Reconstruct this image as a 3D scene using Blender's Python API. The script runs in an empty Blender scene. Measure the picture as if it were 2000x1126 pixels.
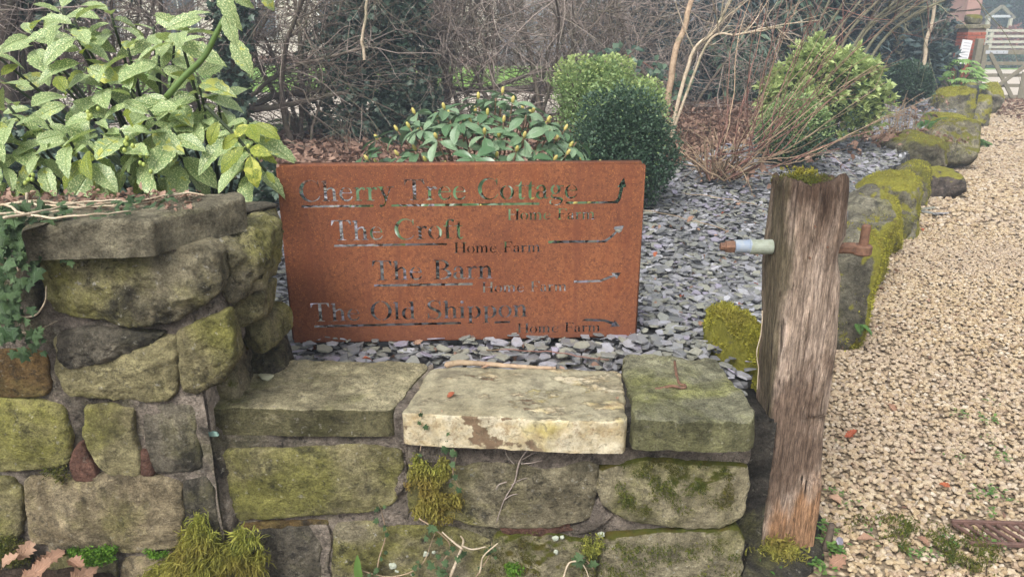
import bpy, math, random
import numpy as np
from mathutils import Vector, Matrix

R = math.radians
rng = np.random.default_rng(7)
random.seed(7)
scene = bpy.context.scene
COL = scene.collection

# ------------------------------------------------------------------ camera
PITCH = R(18.5)
CAMZ = 1.5
cam_d = bpy.data.cameras.new('camera')
cam = bpy.data.objects.new('camera', cam_d)
COL.objects.link(cam)
cam.location = (0, 0, CAMZ)
cam.rotation_euler = (R(90) - PITCH, 0, 0)
cam_d.sensor_width = 36
cam_d.lens = 27.0
cam_d.clip_start = 0.05
cam_d.clip_end = 800
scene.camera = cam

# ------------------------------------------------------------------ light
w = bpy.data.worlds.new('World')
scene.world = w
w.use_nodes = True
wn = w.node_tree
sky = wn.nodes.new('ShaderNodeTexSky')
sky.sky_type = 'NISHITA'
sky.sun_disc = False
sky.sun_elevation = R(48)
sky.sun_rotation = R(205)
sky.air_density = 1.0
sky.dust_density = 5.0
sky.ozone_density = 1.0
hsv = wn.nodes.new('ShaderNodeHueSaturation')
hsv.inputs['Saturation'].default_value = 0.22
bg = wn.nodes['Background']
bg.inputs['Strength'].default_value = 0.125
wn.links.new(sky.outputs[0], hsv.inputs['Color'])
wn.links.new(hsv.outputs[0], bg.inputs['Color'])
sd = bpy.data.lights.new('sun', 'SUN')
sd.energy = 1.5
sd.angle = R(22)
sd.color = (1.0, 0.965, 0.92)
sun = bpy.data.objects.new('sun', sd)
COL.objects.link(sun)
_az = R(205)                       # sun behind the camera, a little to the left
sv = Vector((math.sin(_az) * math.cos(R(48)), math.cos(_az) * math.cos(R(48)), math.sin(R(48))))
sun.rotation_euler = sv.to_track_quat('Z', 'Y').to_euler()
vs = scene.view_settings
vs.view_transform = 'Standard'
try:
    vs.look = 'None'
except Exception:
    pass
vs.gamma = 1.0
vs.use_curve_mapping = False
vs.exposure = 0.9
scene.cycles.max_bounces = 6
scene.cycles.diffuse_bounces = 3
scene.cycles.glossy_bounces = 2
scene.cycles.transmission_bounces = 4
scene.cycles.volume_bounces = 1
HAZE = .0075

# ------------------------------------------------------------------ helpers
CP, SP = math.cos(PITCH), math.sin(PITCH)

def P(px, py, y=None, z=None):
    """photo position -> point of the place lying on the upright plane y or on the level z"""
    a = (px - 1000) / 1500.0
    b = (py - 563) / 1500.0
    d = (a, CP - SP * b, -(SP + CP * b))
    t = y / d[1] if y is not None else (z - CAMZ) / d[2]
    return Vector((d[0] * t, d[1] * t, CAMZ + d[2] * t))

def _hash(ix, iy, iz, seed):
    h = (ix * 374761393 + iy * 668265263 + iz * 2147483647 + seed * 974711) & 0xffffffff
    h = ((h ^ (h >> 13)) * 1274126177) & 0xffffffff
    h = ((h ^ (h >> 15)) * 2246822519) & 0xffffffff
    return ((h ^ (h >> 16)) & 0xffff) / 32767.5 - 1.0

def vnoise(Pn, seed=0):
    Pn = np.asarray(Pn, float)
    i = np.floor(Pn).astype(np.int64)
    f = Pn - i
    f = f * f * (3 - 2 * f)
    r = 0
    for dx in (0, 1):
        wx = f[:, 0] if dx else 1 - f[:, 0]
        for dy in (0, 1):
            wy = f[:, 1] if dy else 1 - f[:, 1]
            for dz in (0, 1):
                wz = f[:, 2] if dz else 1 - f[:, 2]
                r = r + wx * wy * wz * _hash(i[:, 0] + dx, i[:, 1] + dy, i[:, 2] + dz, seed)
    return r

def fbm(Pn, scale, octv=4, seed=0, gain=0.5):
    Pn = np.asarray(Pn, float) * scale
    a, s, r = 1.0, 0.0, 0
    for k in range(octv):
        r = r + a * vnoise(Pn + 13.7 * k, seed + k)
        s += a
        a *= gain
        Pn = Pn * 2.03
    return r / s

def mk_mesh(name, V, faces, mats=None, smooth=True, uv=None):
    """V (n,3); faces: list of arrays (m,3)/(m,4) or list of tuples"""
    me = bpy.data.meshes.new(name)
    V = np.asarray(V, dtype=np.float32)
    if isinstance(faces, np.ndarray):
        faces = [faces]
    if len(faces) and isinstance(faces[0], np.ndarray):
        loops = np.concatenate([f.reshape(-1) for f in faces]).astype(np.int32)
        tot = np.concatenate([np.full(len(f), f.shape[1]) for f in faces]).astype(np.int32)
        st = np.concatenate([[0], np.cumsum(tot)[:-1]]).astype(np.int32)
        me.vertices.add(len(V)); me.vertices.foreach_set('co', V.reshape(-1))
        me.loops.add(len(loops)); me.loops.foreach_set('vertex_index', loops)
        me.polygons.add(len(tot)); me.polygons.foreach_set('loop_start', st)
        me.polygons.foreach_set('loop_total', tot)
        me.update(calc_edges=True)
        me.validate()
    else:
        me.from_pydata([tuple(v) for v in V], [], faces)
        loops = None
    if uv is not None:
        lay = me.uv_layers.new(name='UVMap')
        li = np.empty(len(me.loops), dtype=np.int32)
        me.loops.foreach_get('vertex_index', li)
        lay.data.foreach_set('uv', np.asarray(uv, dtype=np.float32)[li].reshape(-1))
    me.polygons.foreach_set('use_smooth', [smooth] * len(me.polygons))
    if mats:
        for m in (mats if isinstance(mats, (list, tuple)) else [mats]):
            me.materials.append(m)
    return me

def link(name, me, parent=None, loc=None, rot=None, scale=None):
    o = bpy.data.objects.new(name, me)
    COL.objects.link(o)
    if parent is not None:
        o.parent = parent
    if loc is not None: o.location = loc
    if rot is not None: o.rotation_euler = rot
    if scale is not None: o.scale = scale
    return o

def tag(o, label=None, cat=None, group=None, kind=None):
    if label: o['label'] = label
    if cat: o['category'] = cat
    if group: o['group'] = group
    if kind: o['kind'] = kind
    return o

def empty(name, loc, label=None, cat=None, group=None, rot=(0, 0, 0)):
    o = link(name, None, None, loc, rot)
    o.empty_display_size = 0.1
    return tag(o, label, cat, group)

class MB:
    """collects shapes of one mesh"""
    def __init__(s): s.V = []; s.F = []; s.n = 0
    def add(s, V, F):
        V = np.asarray(V, float)
        s.V.append(V)
        F = F if isinstance(F, list) else [F]
        for f in F:
            s.F.append(np.asarray(f, dtype=np.int64) + s.n)
        s.n += len(V)
        return s
    def box(s, c, size, rz=0, M=None, bev=0.0):
        sx, sy, sz = [v / 2 for v in size]
        if bev <= 0:
            V = np.array([(x, y, z) for x in (-sx, sx) for y in (-sy, sy) for z in (-sz, sz)], float)
            F = np.array([(0, 1, 3, 2), (4, 6, 7, 5), (0, 4, 5, 1), (2, 3, 7, 6), (0, 2, 6, 4), (1, 5, 7, 3)])
            F = [F]
        else:
            b = bev
            V = []; idx = {}
            for x in (-1, 1):
                for y in (-1, 1):
                    for z in (-1, 1):
                        for a in range(3):
                            p = [x * (sx - b), y * (sy - b), z * (sz - b)]
                            p[a] += (x, y, z)[a] * b
                            idx[(x, y, z, a)] = len(V); V.append(p)
            V = np.array(V); q = []; t = []
            for a in range(3):
                o1, o2 = [k for k in range(3) if k != a]
                for sg in (-1, 1):
                    r = []
                    for (u, v) in ((-1, -1), (1, -1), (1, 1), (-1, 1)):
                        k = [0, 0, 0]; k[a] = sg; k[o1] = u; k[o2] = v
                        r.append(idx[(*k, a)])
                    if (sg > 0) != (a == 1): pass
                    else: r = r[::-1]
                    q.append(r)
            for a in range(3):
                for b_ in range(a + 1, 3):
                    c_ = 3 - a - b_
                    for s1 in (-1, 1):
                        for s2 in (-1, 1):
                            k = [0, 0, 0]; k[a] = s1; k[b_] = s2
                            k[c_] = -1; i1 = idx[(*k, a)]; i2 = idx[(*k, b_)]
                            k[c_] = 1; i3 = idx[(*k, b_)]; i4 = idx[(*k, a)]
                            q.append((i1, i2, i3, i4))
            for x in (-1, 1):
                for y in (-1, 1):
                    for z in (-1, 1):
                        t.append([idx[(x, y, z, a)] for a in range(3)])
            F = [np.array(q), np.array(t)]
        if rz:
            cs, sn = math.cos(rz), math.sin(rz)
            V = V @ np.array([[cs, sn, 0], [-sn, cs, 0], [0, 0, 1]])
        if M is not None:
            V = V @ np.array(M)[:3, :3].T
        return s.add(V + np.array(c), F)
    def bar(s, a, b, wd, th, up=(0, 0, 1), bev=0.0):
        a = Vector(a); b = Vector(b); d = (b - a); L = d.length; d.normalize()
        u = Vector(up); sx = d.cross(u)
        if sx.length < 1e-4: sx = d.cross(Vector((1, 0, 0)))
        sx.normalize(); uu = sx.cross(d)
        M = Matrix((d, sx, uu)).transposed()
        return s.box((a + b) / 2, (L, wd, th), M=M, bev=bev)
    def tube(s, pts, rad, sides=6, cap=True):
        pts = np.asarray(pts, float); n = len(pts)
        rad = np.full(n, rad) if np.isscalar(rad) else np.asarray(rad, float)
        T = np.empty_like(pts)
        T[1:-1] = pts[2:] - pts[:-2]; T[0] = pts[1] - pts[0]; T[-1] = pts[-1] - pts[-2]
        T /= np.linalg.norm(T, axis=1, keepdims=True) + 1e-9
        ref = np.array([0.31, 0.95, 0.1]) if abs(T[0][2]) > 0.8 else np.array([0.05, 0.1, 1.0])
        A = np.cross(T, ref); A /= np.linalg.norm(A, axis=1, keepdims=True) + 1e-9
        B = np.cross(T, A)
        th = np.arange(sides) * 2 * math.pi / sides
        V = pts[:, None, :] + rad[:, None, None] * (np.cos(th)[None, :, None] * A[:, None, :] + np.sin(th)[None, :, None] * B[:, None, :])
        V = V.reshape(-1, 3)
        i = np.arange(n - 1)[:, None] * sides; j = np.arange(sides)[None, :]; k = (j + 1) % sides
        F = np.stack([i + j, i + k, i + sides + k, i + sides + j], axis=-1).reshape(-1, 4)
        Fs = [F]
        if cap:
            c0 = np.array([[0, q + 1, q] for q in range(1, sides - 1)])
            c1 = np.array([[0, q, q + 1] for q in range(1, sides - 1)]) + (n - 1) * sides
            Fs.append(np.concatenate([c0, c1]))
        return s.add(V, Fs)
    def build(s, name, mat, parent=None, smooth=False, uv=None):
        V = np.concatenate(s.V)
        q = [f for f in s.F if f.shape[1] == 4]; t = [f for f in s.F if f.shape[1] == 3]
        Fs = []
        if q: Fs.append(np.concatenate(q))
        if t: Fs.append(np.concatenate(t))
        me = mk_mesh(name, V, Fs, mat, smooth, uv)
        return link(name, me, parent)

def rotmats(ax, ay, az):
    """arrays of angles -> (n,3,3)  Rz*Ry*Rx"""
    n = len(az)
    cx, sx, cy, sy, cz, sz = np.cos(ax), np.sin(ax), np.cos(ay), np.sin(ay), np.cos(az), np.sin(az)
    M = np.empty((n, 3, 3))
    M[:, 0, 0] = cz * cy; M[:, 0, 1] = cz * sy * sx - sz * cx; M[:, 0, 2] = cz * sy * cx + sz * sx
    M[:, 1, 0] = sz * cy; M[:, 1, 1] = sz * sy * sx + cz * cx; M[:, 1, 2] = sz * sy * cx - cz * sx
    M[:, 2, 0] = -sy; M[:, 2, 1] = cy * sx; M[:, 2, 2] = cy * cx
    return M

def frames(D, up=(0, 0, 1), roll=None):
    """direction arrays (n,3) -> matrices whose X axis is D and Z axis is as near 'up' as possible"""
    D = D / (np.linalg.norm(D, axis=1, keepdims=True) + 1e-9)
    U = np.broadcast_to(np.asarray(up, float), D.shape)
    Y = np.cross(U, D); Y /= np.linalg.norm(Y, axis=1, keepdims=True) + 1e-9
    Z = np.cross(D, Y)
    if roll is not None:
        c, s_ = np.cos(roll)[:, None], np.sin(roll)[:, None]
        Y, Z = Y * c + Z * s_, Z * c - Y * s_
    return np.stack([D, Y, Z], axis=2)

def scatter(protos, pos, M, scale, pick=None):
    """joined copies of protos [(V,F tri)]"""
    n = len(pos)
    pick = rng.integers(0, len(protos), n) if pick is None else pick
    scale = np.asarray(scale, float)
    if scale.ndim == 1: scale = np.repeat(scale[:, None], 3, axis=1)
    Vs, Fs, base = [], [], 0
    for k, (V, F) in enumerate(protos):
        ix = np.nonzero(pick == k)[0]
        if not len(ix): continue
        W = V[None] * scale[ix][:, None, :]
        W = np.einsum('nij,nvj->nvi', M[ix], W) + pos[ix][:, None, :]
        Vs.append(W.reshape(-1, 3))
        Fs.append((F[None] + (np.arange(len(ix)) * len(V))[:, None, None] + base).reshape(-1, F.shape[1]))
        base += len(ix) * len(V)
    return np.concatenate(Vs), np.concatenate(Fs)

# ------------------------------------------------------------------ materials
class NT:
    def __init__(s, name, rough=0.8, spec=0.3):
        s.m = bpy.data.materials.new(name); s.m.use_nodes = True
        s.t = s.m.node_tree; s.b = s.t.nodes['Principled BSDF']
        s.b.inputs['Roughness'].default_value = rough
        s.b.inputs['Specular IOR Level'].default_value = spec
        s._c = {}
    def N(s, t, **kw):
        n = s.t.nodes.new(t)
        for k, v in kw.items(): setattr(n, k, v)
        return n
    def put(s, inp, v):
        if isinstance(v, bpy.types.NodeSocket): s.t.links.new(v, inp)
        elif isinstance(v, tuple) and len(v) == 3 and inp.type == 'RGBA': inp.default_value = (*v, 1)
        else: inp.default_value = v
    def coord(s, kind='pos'):
        if kind not in s._c:
            if kind == 'pos': s._c[kind] = s.N('ShaderNodeNewGeometry').outputs['Position']
            else: s._c[kind] = s.N('ShaderNodeTexCoord').outputs[{'obj': 'Object', 'uv': 'UV', 'gen': 'Generated'}[kind]]
        return s._c[kind]
    def vec(s, v, scale=(1, 1, 1), loc=(0, 0, 0), rot=(0, 0, 0)):
        n = s.N('ShaderNodeMapping'); s.put(n.inputs['Vector'], v)
        n.inputs['Scale'].default_value = scale; n.inputs['Location'].default_value = loc
        n.inputs['Rotation'].default_value = rot
        return n.outputs[0]
    def noise(s, scale, detail=4, rough=0.55, vec=None, dist=0.0, color=False):
        n = s.N('ShaderNodeTexNoise')
        s.put(n.inputs['Vector'], vec if vec is not None else s.coord())
        n.inputs['Scale'].default_value = scale; n.inputs['Detail'].default_value = detail
        n.inputs['Roughness'].default_value = rough; n.inputs['Distortion'].default_value = dist
        return n.outputs['Color' if color else 'Fac']
    def vor(s, scale, feature='F1', vec=None, out='Distance', rnd=1.0):
        n = s.N('ShaderNodeTexVoronoi', feature=feature)
        s.put(n.inputs['Vector'], vec if vec is not None else s.coord())
        n.inputs['Scale'].default_value = scale; n.inputs['Randomness'].default_value = rnd
        return n.outputs[out]
    def rng(s, f, lo, hi, a=0.0, b=1.0):
        n = s.N('ShaderNodeMapRange'); n.clamp = True
        s.put(n.inputs[0], f)
        for k, v in zip((1, 2, 3, 4), (lo, hi, a, b)): n.inputs[k].default_value = v
        return n.outputs[0]
    def mix(s, f, a, b, mode='MIX'):
        n = s.N('ShaderNodeMix', data_type='RGBA', blend_type=mode)
        s.put(n.inputs[0], f); s.put(n.inputs[6], a); s.put(n.inputs[7], b)
        return n.outputs[2]
    def math(s, op, a, b=0.0):
        n = s.N('ShaderNodeMath', operation=op); s.put(n.inputs[0], a); s.put(n.inputs[1], b)
        return n.outputs[0]
    def cramp(s, f, stops, interp='LINEAR'):
        n = s.N('ShaderNodeValToRGB'); r = n.color_ramp; r.interpolation = interp
        s.put(n.inputs[0], f)
        while len(r.elements) < len(stops): r.elements.new(0.5)
        for e, (p, c) in zip(r.elements, stops):
            e.position = p; e.color = (*c, 1)
        return n.outputs[0]
    def island(s): return s.N('ShaderNodeNewGeometry').outputs['Random Per Island']
    def objrand(s): return s.N('ShaderNodeObjectInfo').outputs['Random']
    def nrm(s, axis):
        n = s.N('ShaderNodeSeparateXYZ'); s.put(n.inputs[0], s.N('ShaderNodeNewGeometry').outputs['True Normal'])
        return n.outputs[axis]
    def snrm(s, axis):
        n = s.N('ShaderNodeSeparateXYZ'); s.put(n.inputs[0], s.N('ShaderNodeNewGeometry').outputs['Normal'])
        return n.outputs[axis]
    def xyz(s, v, axis):
        n = s.N('ShaderNodeSeparateXYZ'); s.put(n.inputs[0], v); return n.outputs[axis]
    def bump(s, hs, dist=0.01, strength=1.0):
        h = None
        for f, a in hs:
            t = s.math('MULTIPLY', f, a)
            h = t if h is None else s.math('ADD', h, t)
        n = s.N('ShaderNodeBump'); n.inputs['Strength'].default_value = strength
        n.inputs['Distance'].default_value = dist
        s.put(n.inputs['Height'], h); s.put(s.b.inputs['Normal'], n.outputs[0])
    def vary(s, col, f, lo=0.75, hi=1.25):
        n = s.N('ShaderNodeHueSaturation'); s.put(n.inputs['Color'], col)
        s.put(n.inputs['Value'], s.rng(f, 0, 1, lo, hi))
        return n.outputs[0]
    def done(s, col, rough=None):
        s.put(s.b.inputs['Base Color'], col)
        if rough is not None: s.put(s.b.inputs['Roughness'], rough)
        return s.m
    def translucent(s, col, amt=0.3):
        tr = s.N('ShaderNodeBsdfTranslucent'); s.put(tr.inputs['Color'], col)
        mx = s.N('ShaderNodeMixShader'); mx.inputs[0].default_value = amt
        out = [n for n in s.t.nodes if n.type == 'OUTPUT_MATERIAL'][0]
        s.t.links.new(s.b.outputs[0], mx.inputs[1]); s.t.links.new(tr.outputs[0], mx.inputs[2])
        s.t.links.new(mx.outputs[0], out.inputs['Surface'])

def stone_mat(name, c1=(.25, .205, .12), c2=(.165, .13, .075), alga=(.17, .165, .055), dark=(.035, .033, .028),
              a_amt=.5, d_amt=.5, moss=0.0, pale=.3, grain=1.0, seed=0.0, streak=False, mosscol=((.16, .17, .02), (.32, .33, .03)), mossdir=None, side=None):
    s = NT(name, .88, .2)
    v = s.vec(s.coord('pos'), loc=(seed, seed * 1.7, seed * .3))
    c = s.mix(s.rng(s.noise(4, 5, .6, v), .35, .65), c1, c2)
    c = s.mix(s.rng(s.noise(9, 6, .65, v, .6), .5, .72, 0, .55), c, tuple(min(1, k * 1.5) for k in c1))
    c = s.mix(s.rng(s.noise(3.1, 6, .62, s.vec(v, loc=(5, 1, 3)), .4), .62 - .25 * a_amt, .78 - .25 * a_amt, 0, .85), c, alga)
    if streak:
        c = s.mix(s.rng(s.noise(6, 4, .6, s.vec(v, (3, 3, .5))), .5, .66, 0, .6), c, tuple(k * .45 for k in c2))
    if side:   # darker colour mixed in on the upright faces of the slab
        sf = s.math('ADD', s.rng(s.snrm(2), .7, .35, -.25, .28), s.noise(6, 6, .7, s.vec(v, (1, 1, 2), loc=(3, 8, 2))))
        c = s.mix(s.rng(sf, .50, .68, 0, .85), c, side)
    # black lichen film and specks
    big = s.noise(5.5, 8, .7, s.vec(v, loc=(2, 7, 1)), .3)
    c = s.mix(s.rng(big, .68 - .2 * d_amt, .78 - .2 * d_amt, 0, .8), c, dark)
    sp = s.math('MULTIPLY', s.rng(s.noise(42, 6, .8, v, .3), .53, .60), s.rng(s.noise(7, 3, .5, v), .40, .56))
    c = s.mix(s.math('MULTIPLY', sp, .75 * min(1, d_amt + .3)), c, dark)
    c = s.mix(s.math('MULTIPLY', s.rng(s.noise(55, 3, .6, s.vec(v, loc=(9, 9, 9))), .63, .7), pale), c, (.48, .45, .36))
    c = s.mix(s.math('MULTIPLY', s.rng(s.noise(17, 5, .7, s.vec(v, loc=(1, 4, 9)), .8), .68, .72), pale), c, (.42, .42, .34))
    c = s.vary(c, s.rng(s.noise(22, 9, .8, s.vec(v, loc=(3, 3, 3)), .3), .34, .66), .38, 1.6)
    c = s.vary(c, s.rng(s.noise(3.2, 5, .65, s.vec(v, loc=(6, 2, 8))), .36, .64), .62, 1.3)
    c = s.vary(c, s.rng(s.noise(240, 2, .7, v), .3, .7), .72, 1.28)
    if moss:
        mc = s.mix(s.noise(60, 3, .7, v), mosscol[0], mosscol[1])
        mc = s.mix(s.rng(s.noise(14, 3, .6, v), .5, .68, 0, .55), mc, (.16, .105, .025))
        up = s.snrm(2)
        if mossdir:
            up = s.math('ADD', s.math('MULTIPLY', s.snrm(0), mossdir[0]), s.math('ADD', s.math('MULTIPLY', s.snrm(1), mossdir[1]), s.math('MULTIPLY', up, mossdir[2])))
        f = s.math('ADD', s.math('MULTIPLY', up, .35), s.noise(4.5, 6, .65, s.vec(v, loc=(4, 4, 0)), .5))
        mf = s.rng(f, .92 - .35 * moss, 1.0 - .35 * moss)
        c = s.mix(mf, c, mc)
    s.bump([(s.noise(20, 10, .78, v, .3), 1.6), (s.noise(90, 4, .75, v), .8 * grain), (s.noise(330, 2, .6, v), .16 * grain)], .022, 1.0)
    return s.done(c)

M = {}
M['mortar'] = stone_mat('lime_mortar', (.36, .30, .245), (.19, .16, .125), alga=(.15, .15, .06), a_amt=.35, d_amt=.65, pale=.6, grain=1.6, seed=3)
M['stone_olive'] = stone_mat('sandstone_olive', (.36, .32, .17), (.25, .215, .11), alga=(.27, .26, .065), a_amt=.8, d_amt=.5, seed=0, pale=.6)
M['stone_tan'] = stone_mat('sandstone_tan', (.38, .315, .20), (.25, .20, .12), alga=(.25, .24, .07), a_amt=.4, d_amt=.45, seed=8, streak=True)
M['stone_dark'] = stone_mat('sandstone_dark', (.21, .185, .135), (.125, .11, .085), a_amt=.45, d_amt=.8, seed=5, streak=True)
M['stone_brown'] = stone_mat('sandstone_brown', (.27, .165, .06), (.15, .10, .045), a_amt=.3, d_amt=.5, seed=11, streak=True)
M['stone_mossy'] = stone_mat('sandstone_mossy', (.42, .37, .24), (.28, .245, .15), alga=(.24, .235, .07), a_amt=.6, d_amt=.5, pale=.7, moss=.8, seed=2, mosscol=((.05, .07, .012), (.17, .17, .025)))
M['stone_lichen'] = stone_mat('sandstone_lichen', (.42, .37, .24), (.25, .215, .135), alga=(.29, .275, .075), a_amt=.65, d_amt=.65, pale=1.0, seed=21)
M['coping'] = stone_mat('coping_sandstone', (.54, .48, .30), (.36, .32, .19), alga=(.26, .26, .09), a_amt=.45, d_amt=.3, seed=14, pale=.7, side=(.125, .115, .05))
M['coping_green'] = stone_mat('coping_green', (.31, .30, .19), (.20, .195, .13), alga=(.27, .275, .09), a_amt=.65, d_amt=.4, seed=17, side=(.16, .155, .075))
M['coping_far'] = stone_mat('coping_tall', (.40, .36, .25), (.29, .255, .17), alga=(.26, .26, .09), a_amt=.45, d_amt=.35, seed=27)
M['red_stone'] = stone_mat('red_sandstone', (.23, .12, .085), (.14, .075, .055), a_amt=.1, d_amt=.25, seed=31)
M['dark_mortar'] = stone_mat('blackened_mortar', (.09, .08, .066), (.045, .042, .036), a_amt=.3, d_amt=.9, pale=.3, grain=1.8, seed=41)  # mortar with a much darker base colour
MY = ((.12, .125, .018), (.46, .43, .07))
M['boulder'] = stone_mat('boulder', (.27, .245, .17), (.155, .14, .10), a_amt=.5, d_amt=.6, moss=.85, seed=6, mosscol=((.08, .085, .018), (.28, .27, .05)), mossdir=(.55, -.25, .8))
M['boulder_yellow'] = stone_mat('boulder_yellow_moss', (.27, .25, .18), (.16, .145, .11), a_amt=.4, d_amt=.5, moss=1.05, seed=16, mosscol=MY, mossdir=(1.5, -.3, .0))
M['boulder_top'] = stone_mat('boulder_top_moss', (.28, .26, .19), (.165, .15, .11), a_amt=.4, d_amt=.5, moss=1.1, seed=26, mosscol=MY, mossdir=(.35, .0, 1.0))
M['boulder_full'] = stone_mat('boulder_all_moss', (.2, .18, .12), (.12, .11, .08), moss=1.9, seed=56, mosscol=MY)
M['boulder_grey'] = stone_mat('boulder_grey', (.11, .115, .11), (.065, .068, .065), a_amt=.3, d_amt=.4, moss=.5, seed=36, mosscol=MY)
M['boulder_brown'] = stone_mat('boulder_brown', (.15, .12, .10), (.08, .065, .055), a_amt=.3, d_amt=.5, moss=.6, seed=46, mosscol=MY)

# painted coping stone
s = NT('flaking_painted_stone', .8, .25)
v = s.coord('pos')
c = s.mix(s.rng(s.noise(6, 5, .6, v), .35, .65), (.34, .31, .21), (.24, .21, .13))
c = s.mix(s.rng(s.noise(9, 6, .7, v, .4), .52, .66, 0, .7), c, (.10, .085, .06))
c = s.vary(c, s.noise(160, 3, .7), .6, 1.4)
paint = s.mix(s.rng(s.noise(16, 5, .65), .40, .64), (.56, .50, .36), (.40, .32, .18))
paint = s.mix(s.rng(s.noise(30, 6, .75), .53, .66, 0, .85), paint, (.20, .13, .06))
paint = s.mix(s.rng(s.noise(9, 5, .7, s.vec(v, (1, 1, 2.5), loc=(0, 3, 0))), .52, .70, 0, .6), paint, (.36, .26, .13))
paint = s.mix(s.rng(s.noise(5, 3, .6, s.vec(v, loc=(2, 2, 2))), .56, .66, 0, .55), paint, (.42, .36, .10))
front = s.rng(s.snrm(2), .25, .75, .32, 0.01)
right = s.rng(s.xyz(v, 0), -.15, .3, -.07, .03)
f = s.math('ADD', s.math('ADD', s.noise(7.5, 9, .72, s.vec(v, (1, 1.8, 1)), .2), front), right)
pf = s.math('MULTIPLY', s.rng(f, .515, .565), s.rng(s.noise(60, 4, .75), .30, .45, .35, 1.0))
bare = s.math('MULTIPLY', s.rng(s.noise(8, 5, .6, s.vec(v, loc=(7.3, 0, 4))), .57, .60), s.rng(s.xyz(v, 0), .12, .05))
c = s.mix(s.math('MULTIPLY', pf, s.math('SUBTRACT', 1, bare)), c, paint)
c = s.mix(s.math('MULTIPLY', bare, pf), c, (.17, .115, .07))
c = s.vary(c, s.rng(s.noise(26, 8, .8), .34, .66), .60, 1.32)
s.bump([(pf, .6), (s.noise(40, 6, .7), .6), (s.noise(250, 2, .7), .15)], .006, .9)
M['coping_paint'] = s.done(c)

# rusted steel
s = NT('weathered_rusty_steel', .82, .25)
v = s.coord('pos')
c = s.mix(s.rng(s.noise(3, 4, .6), .35, .65), (.27, .102, .045), (.185, .066, .032))
c = s.mix(s.rng(s.noise(85, 6, .85), .46, .57, 0, .9), c, (.12, .042, .024))
c = s.mix(s.rng(s.noise(6, 6, .7, s.vec(v, loc=(3, 0, 1))), .50, .68, 0, .55), c, (.19, .062, .03))
c = s.mix(s.rng(s.noise(260, 2, .7, s.vec(v, loc=(4, 4, 4))), .58, .7, 0, .7), c, (.52, .20, .055))
c = s.mix(s.rng(s.noise(14, 5, .7, s.vec(v, (1, 1, .45))), .52, .7, 0, .5), c, (.20, .058, .024))
c = s.mix(s.rng(s.noise(22, 3, .7, s.vec(v, (1, 1, .05))), .55, .70, 0, .6), c, (.15, .05, .028))
c = s.mix(s.rng(s.math('ADD', s.xyz(v, 2), s.math('MULTIPLY', s.noise(9, 5, .7), .10)), .64, .53, 0, .65), c, (.15, .055, .032))
s.bump([(s.noise(150, 4, .7), 1.0)], .0015, .6)
M['rust'] = s.done(c)

s = NT('dark_rusty_iron', .75, .4)
c = s.mix(s.rng(s.noise(90, 4, .7), .35, .65), (.11, .06, .04), (.22, .115, .07))
c = s.mix(s.rng(s.noise(25, 3, .6), .55, .7, 0, .7), c, (.05, .035, .03))
s.bump([(s.noise(120, 4, .7), 1)], .002, .8)
M['iron'] = s.done(c)

s = NT('galvanised_blue_sleeve', .5, .5)
c = s.mix(s.rng(s.noise(60, 4, .6), .4, .7), (.23, .28, .36), (.32, .34, .34))
M['sleeve_blue'] = s.done(c)
s = NT('grey_green_sleeve', .6, .4)
c = s.mix(s.rng(s.noise(60, 4, .6), .4, .7), (.30, .33, .27), (.22, .24, .18))
M['sleeve_green'] = s.done(c)

# weathered oak
s = NT('weathered_oak', .85, .2)
v = s.coord('obj')
g1 = s.noise(26, 6, .65, s.vec(v, (1, 1, .05)), .25)
g2 = s.noise(85, 5, .7, s.vec(v, (1, 1, .03)), .1)
c = s.mix(s.rng(g1, .35, .65), (.50, .39, .31), (.36, .27, .20))
c = s.mix(s.rng(g2, .48, .64, 0, .75), c, (.12, .08, .055))
c = s.mix(s.rng(s.noise(120, 3, .6, s.vec(v, (1, 1, .05), loc=(3, 3, 3))), .55, .7, 0, .6), c, (.46, .36, .29))
z = s.xyz(v, 2); x = s.math('ADD', s.xyz(v, 0), s.math('MULTIPLY', s.xyz(v, 2), .04))
low = s.math('ADD', s.rng(z, .75, .1, -.14, .10), s.noise(5, 5, .6, s.vec(v, (1.3, 1, .4))))
c = s.mix(s.rng(low, .53, .63, 0, .75), c, (.33, .165, .07))
st = s.math('ADD', s.noise(4.2, 6, .65, s.vec(v, (1.5, 1, .6), loc=(2.4, 0, 1.1)), .3), 0)
c = s.mix(s.rng(st, .50, .60, 0, .85), c, (.15, .10, .07))
c = s.mix(s.rng(s.noise(7, 6, .7, s.vec(v, (2.2, 1, .25), loc=(8, 1, 2))), .56, .70, 0, .75), c, (.52, .43, .36))
topd = s.math('ADD', s.rng(z, .97, 1.12, -.1, .36), s.noise(12, 5, .7, s.vec(v, (1, 1, .35))))
c = s.mix(s.rng(topd, .55, .75, 0, .85), c, (.07, .042, .028))
grn = s.math('ADD', s.rng(x, -.05, -.085, -.12, .14), s.noise(7, 5, .6, s.vec(v, (1, 1, .3))))
c = s.mix(s.rng(grn, .52, .66, 0, .8), c, (.10, .085, .045))
c = s.vary(c, s.rng(s.noise(190, 5, .85, s.vec(v, (1, 1, .11))), .36, .64), .40, 1.5)
c = s.mix(s.rng(s.noise(70, 4, .7, s.vec(v, (1, 1, .22), loc=(7, 1, 0))), .62, .68, 0, .75), c, (.07, .045, .032))
c = s.vary(c, s.rng(s.noise(30, 8, .8, s.vec(v, (1, 1, .4), loc=(1, 2, 3))), .34, .66), .6, 1.3)
crk = s.rng(s.noise(34, 3, .6, s.vec(v, (1, 1, .035), loc=(5, 5, 0)), .15), .66, .70)
c = s.mix(crk, c, (.03, .02, .015))
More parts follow.
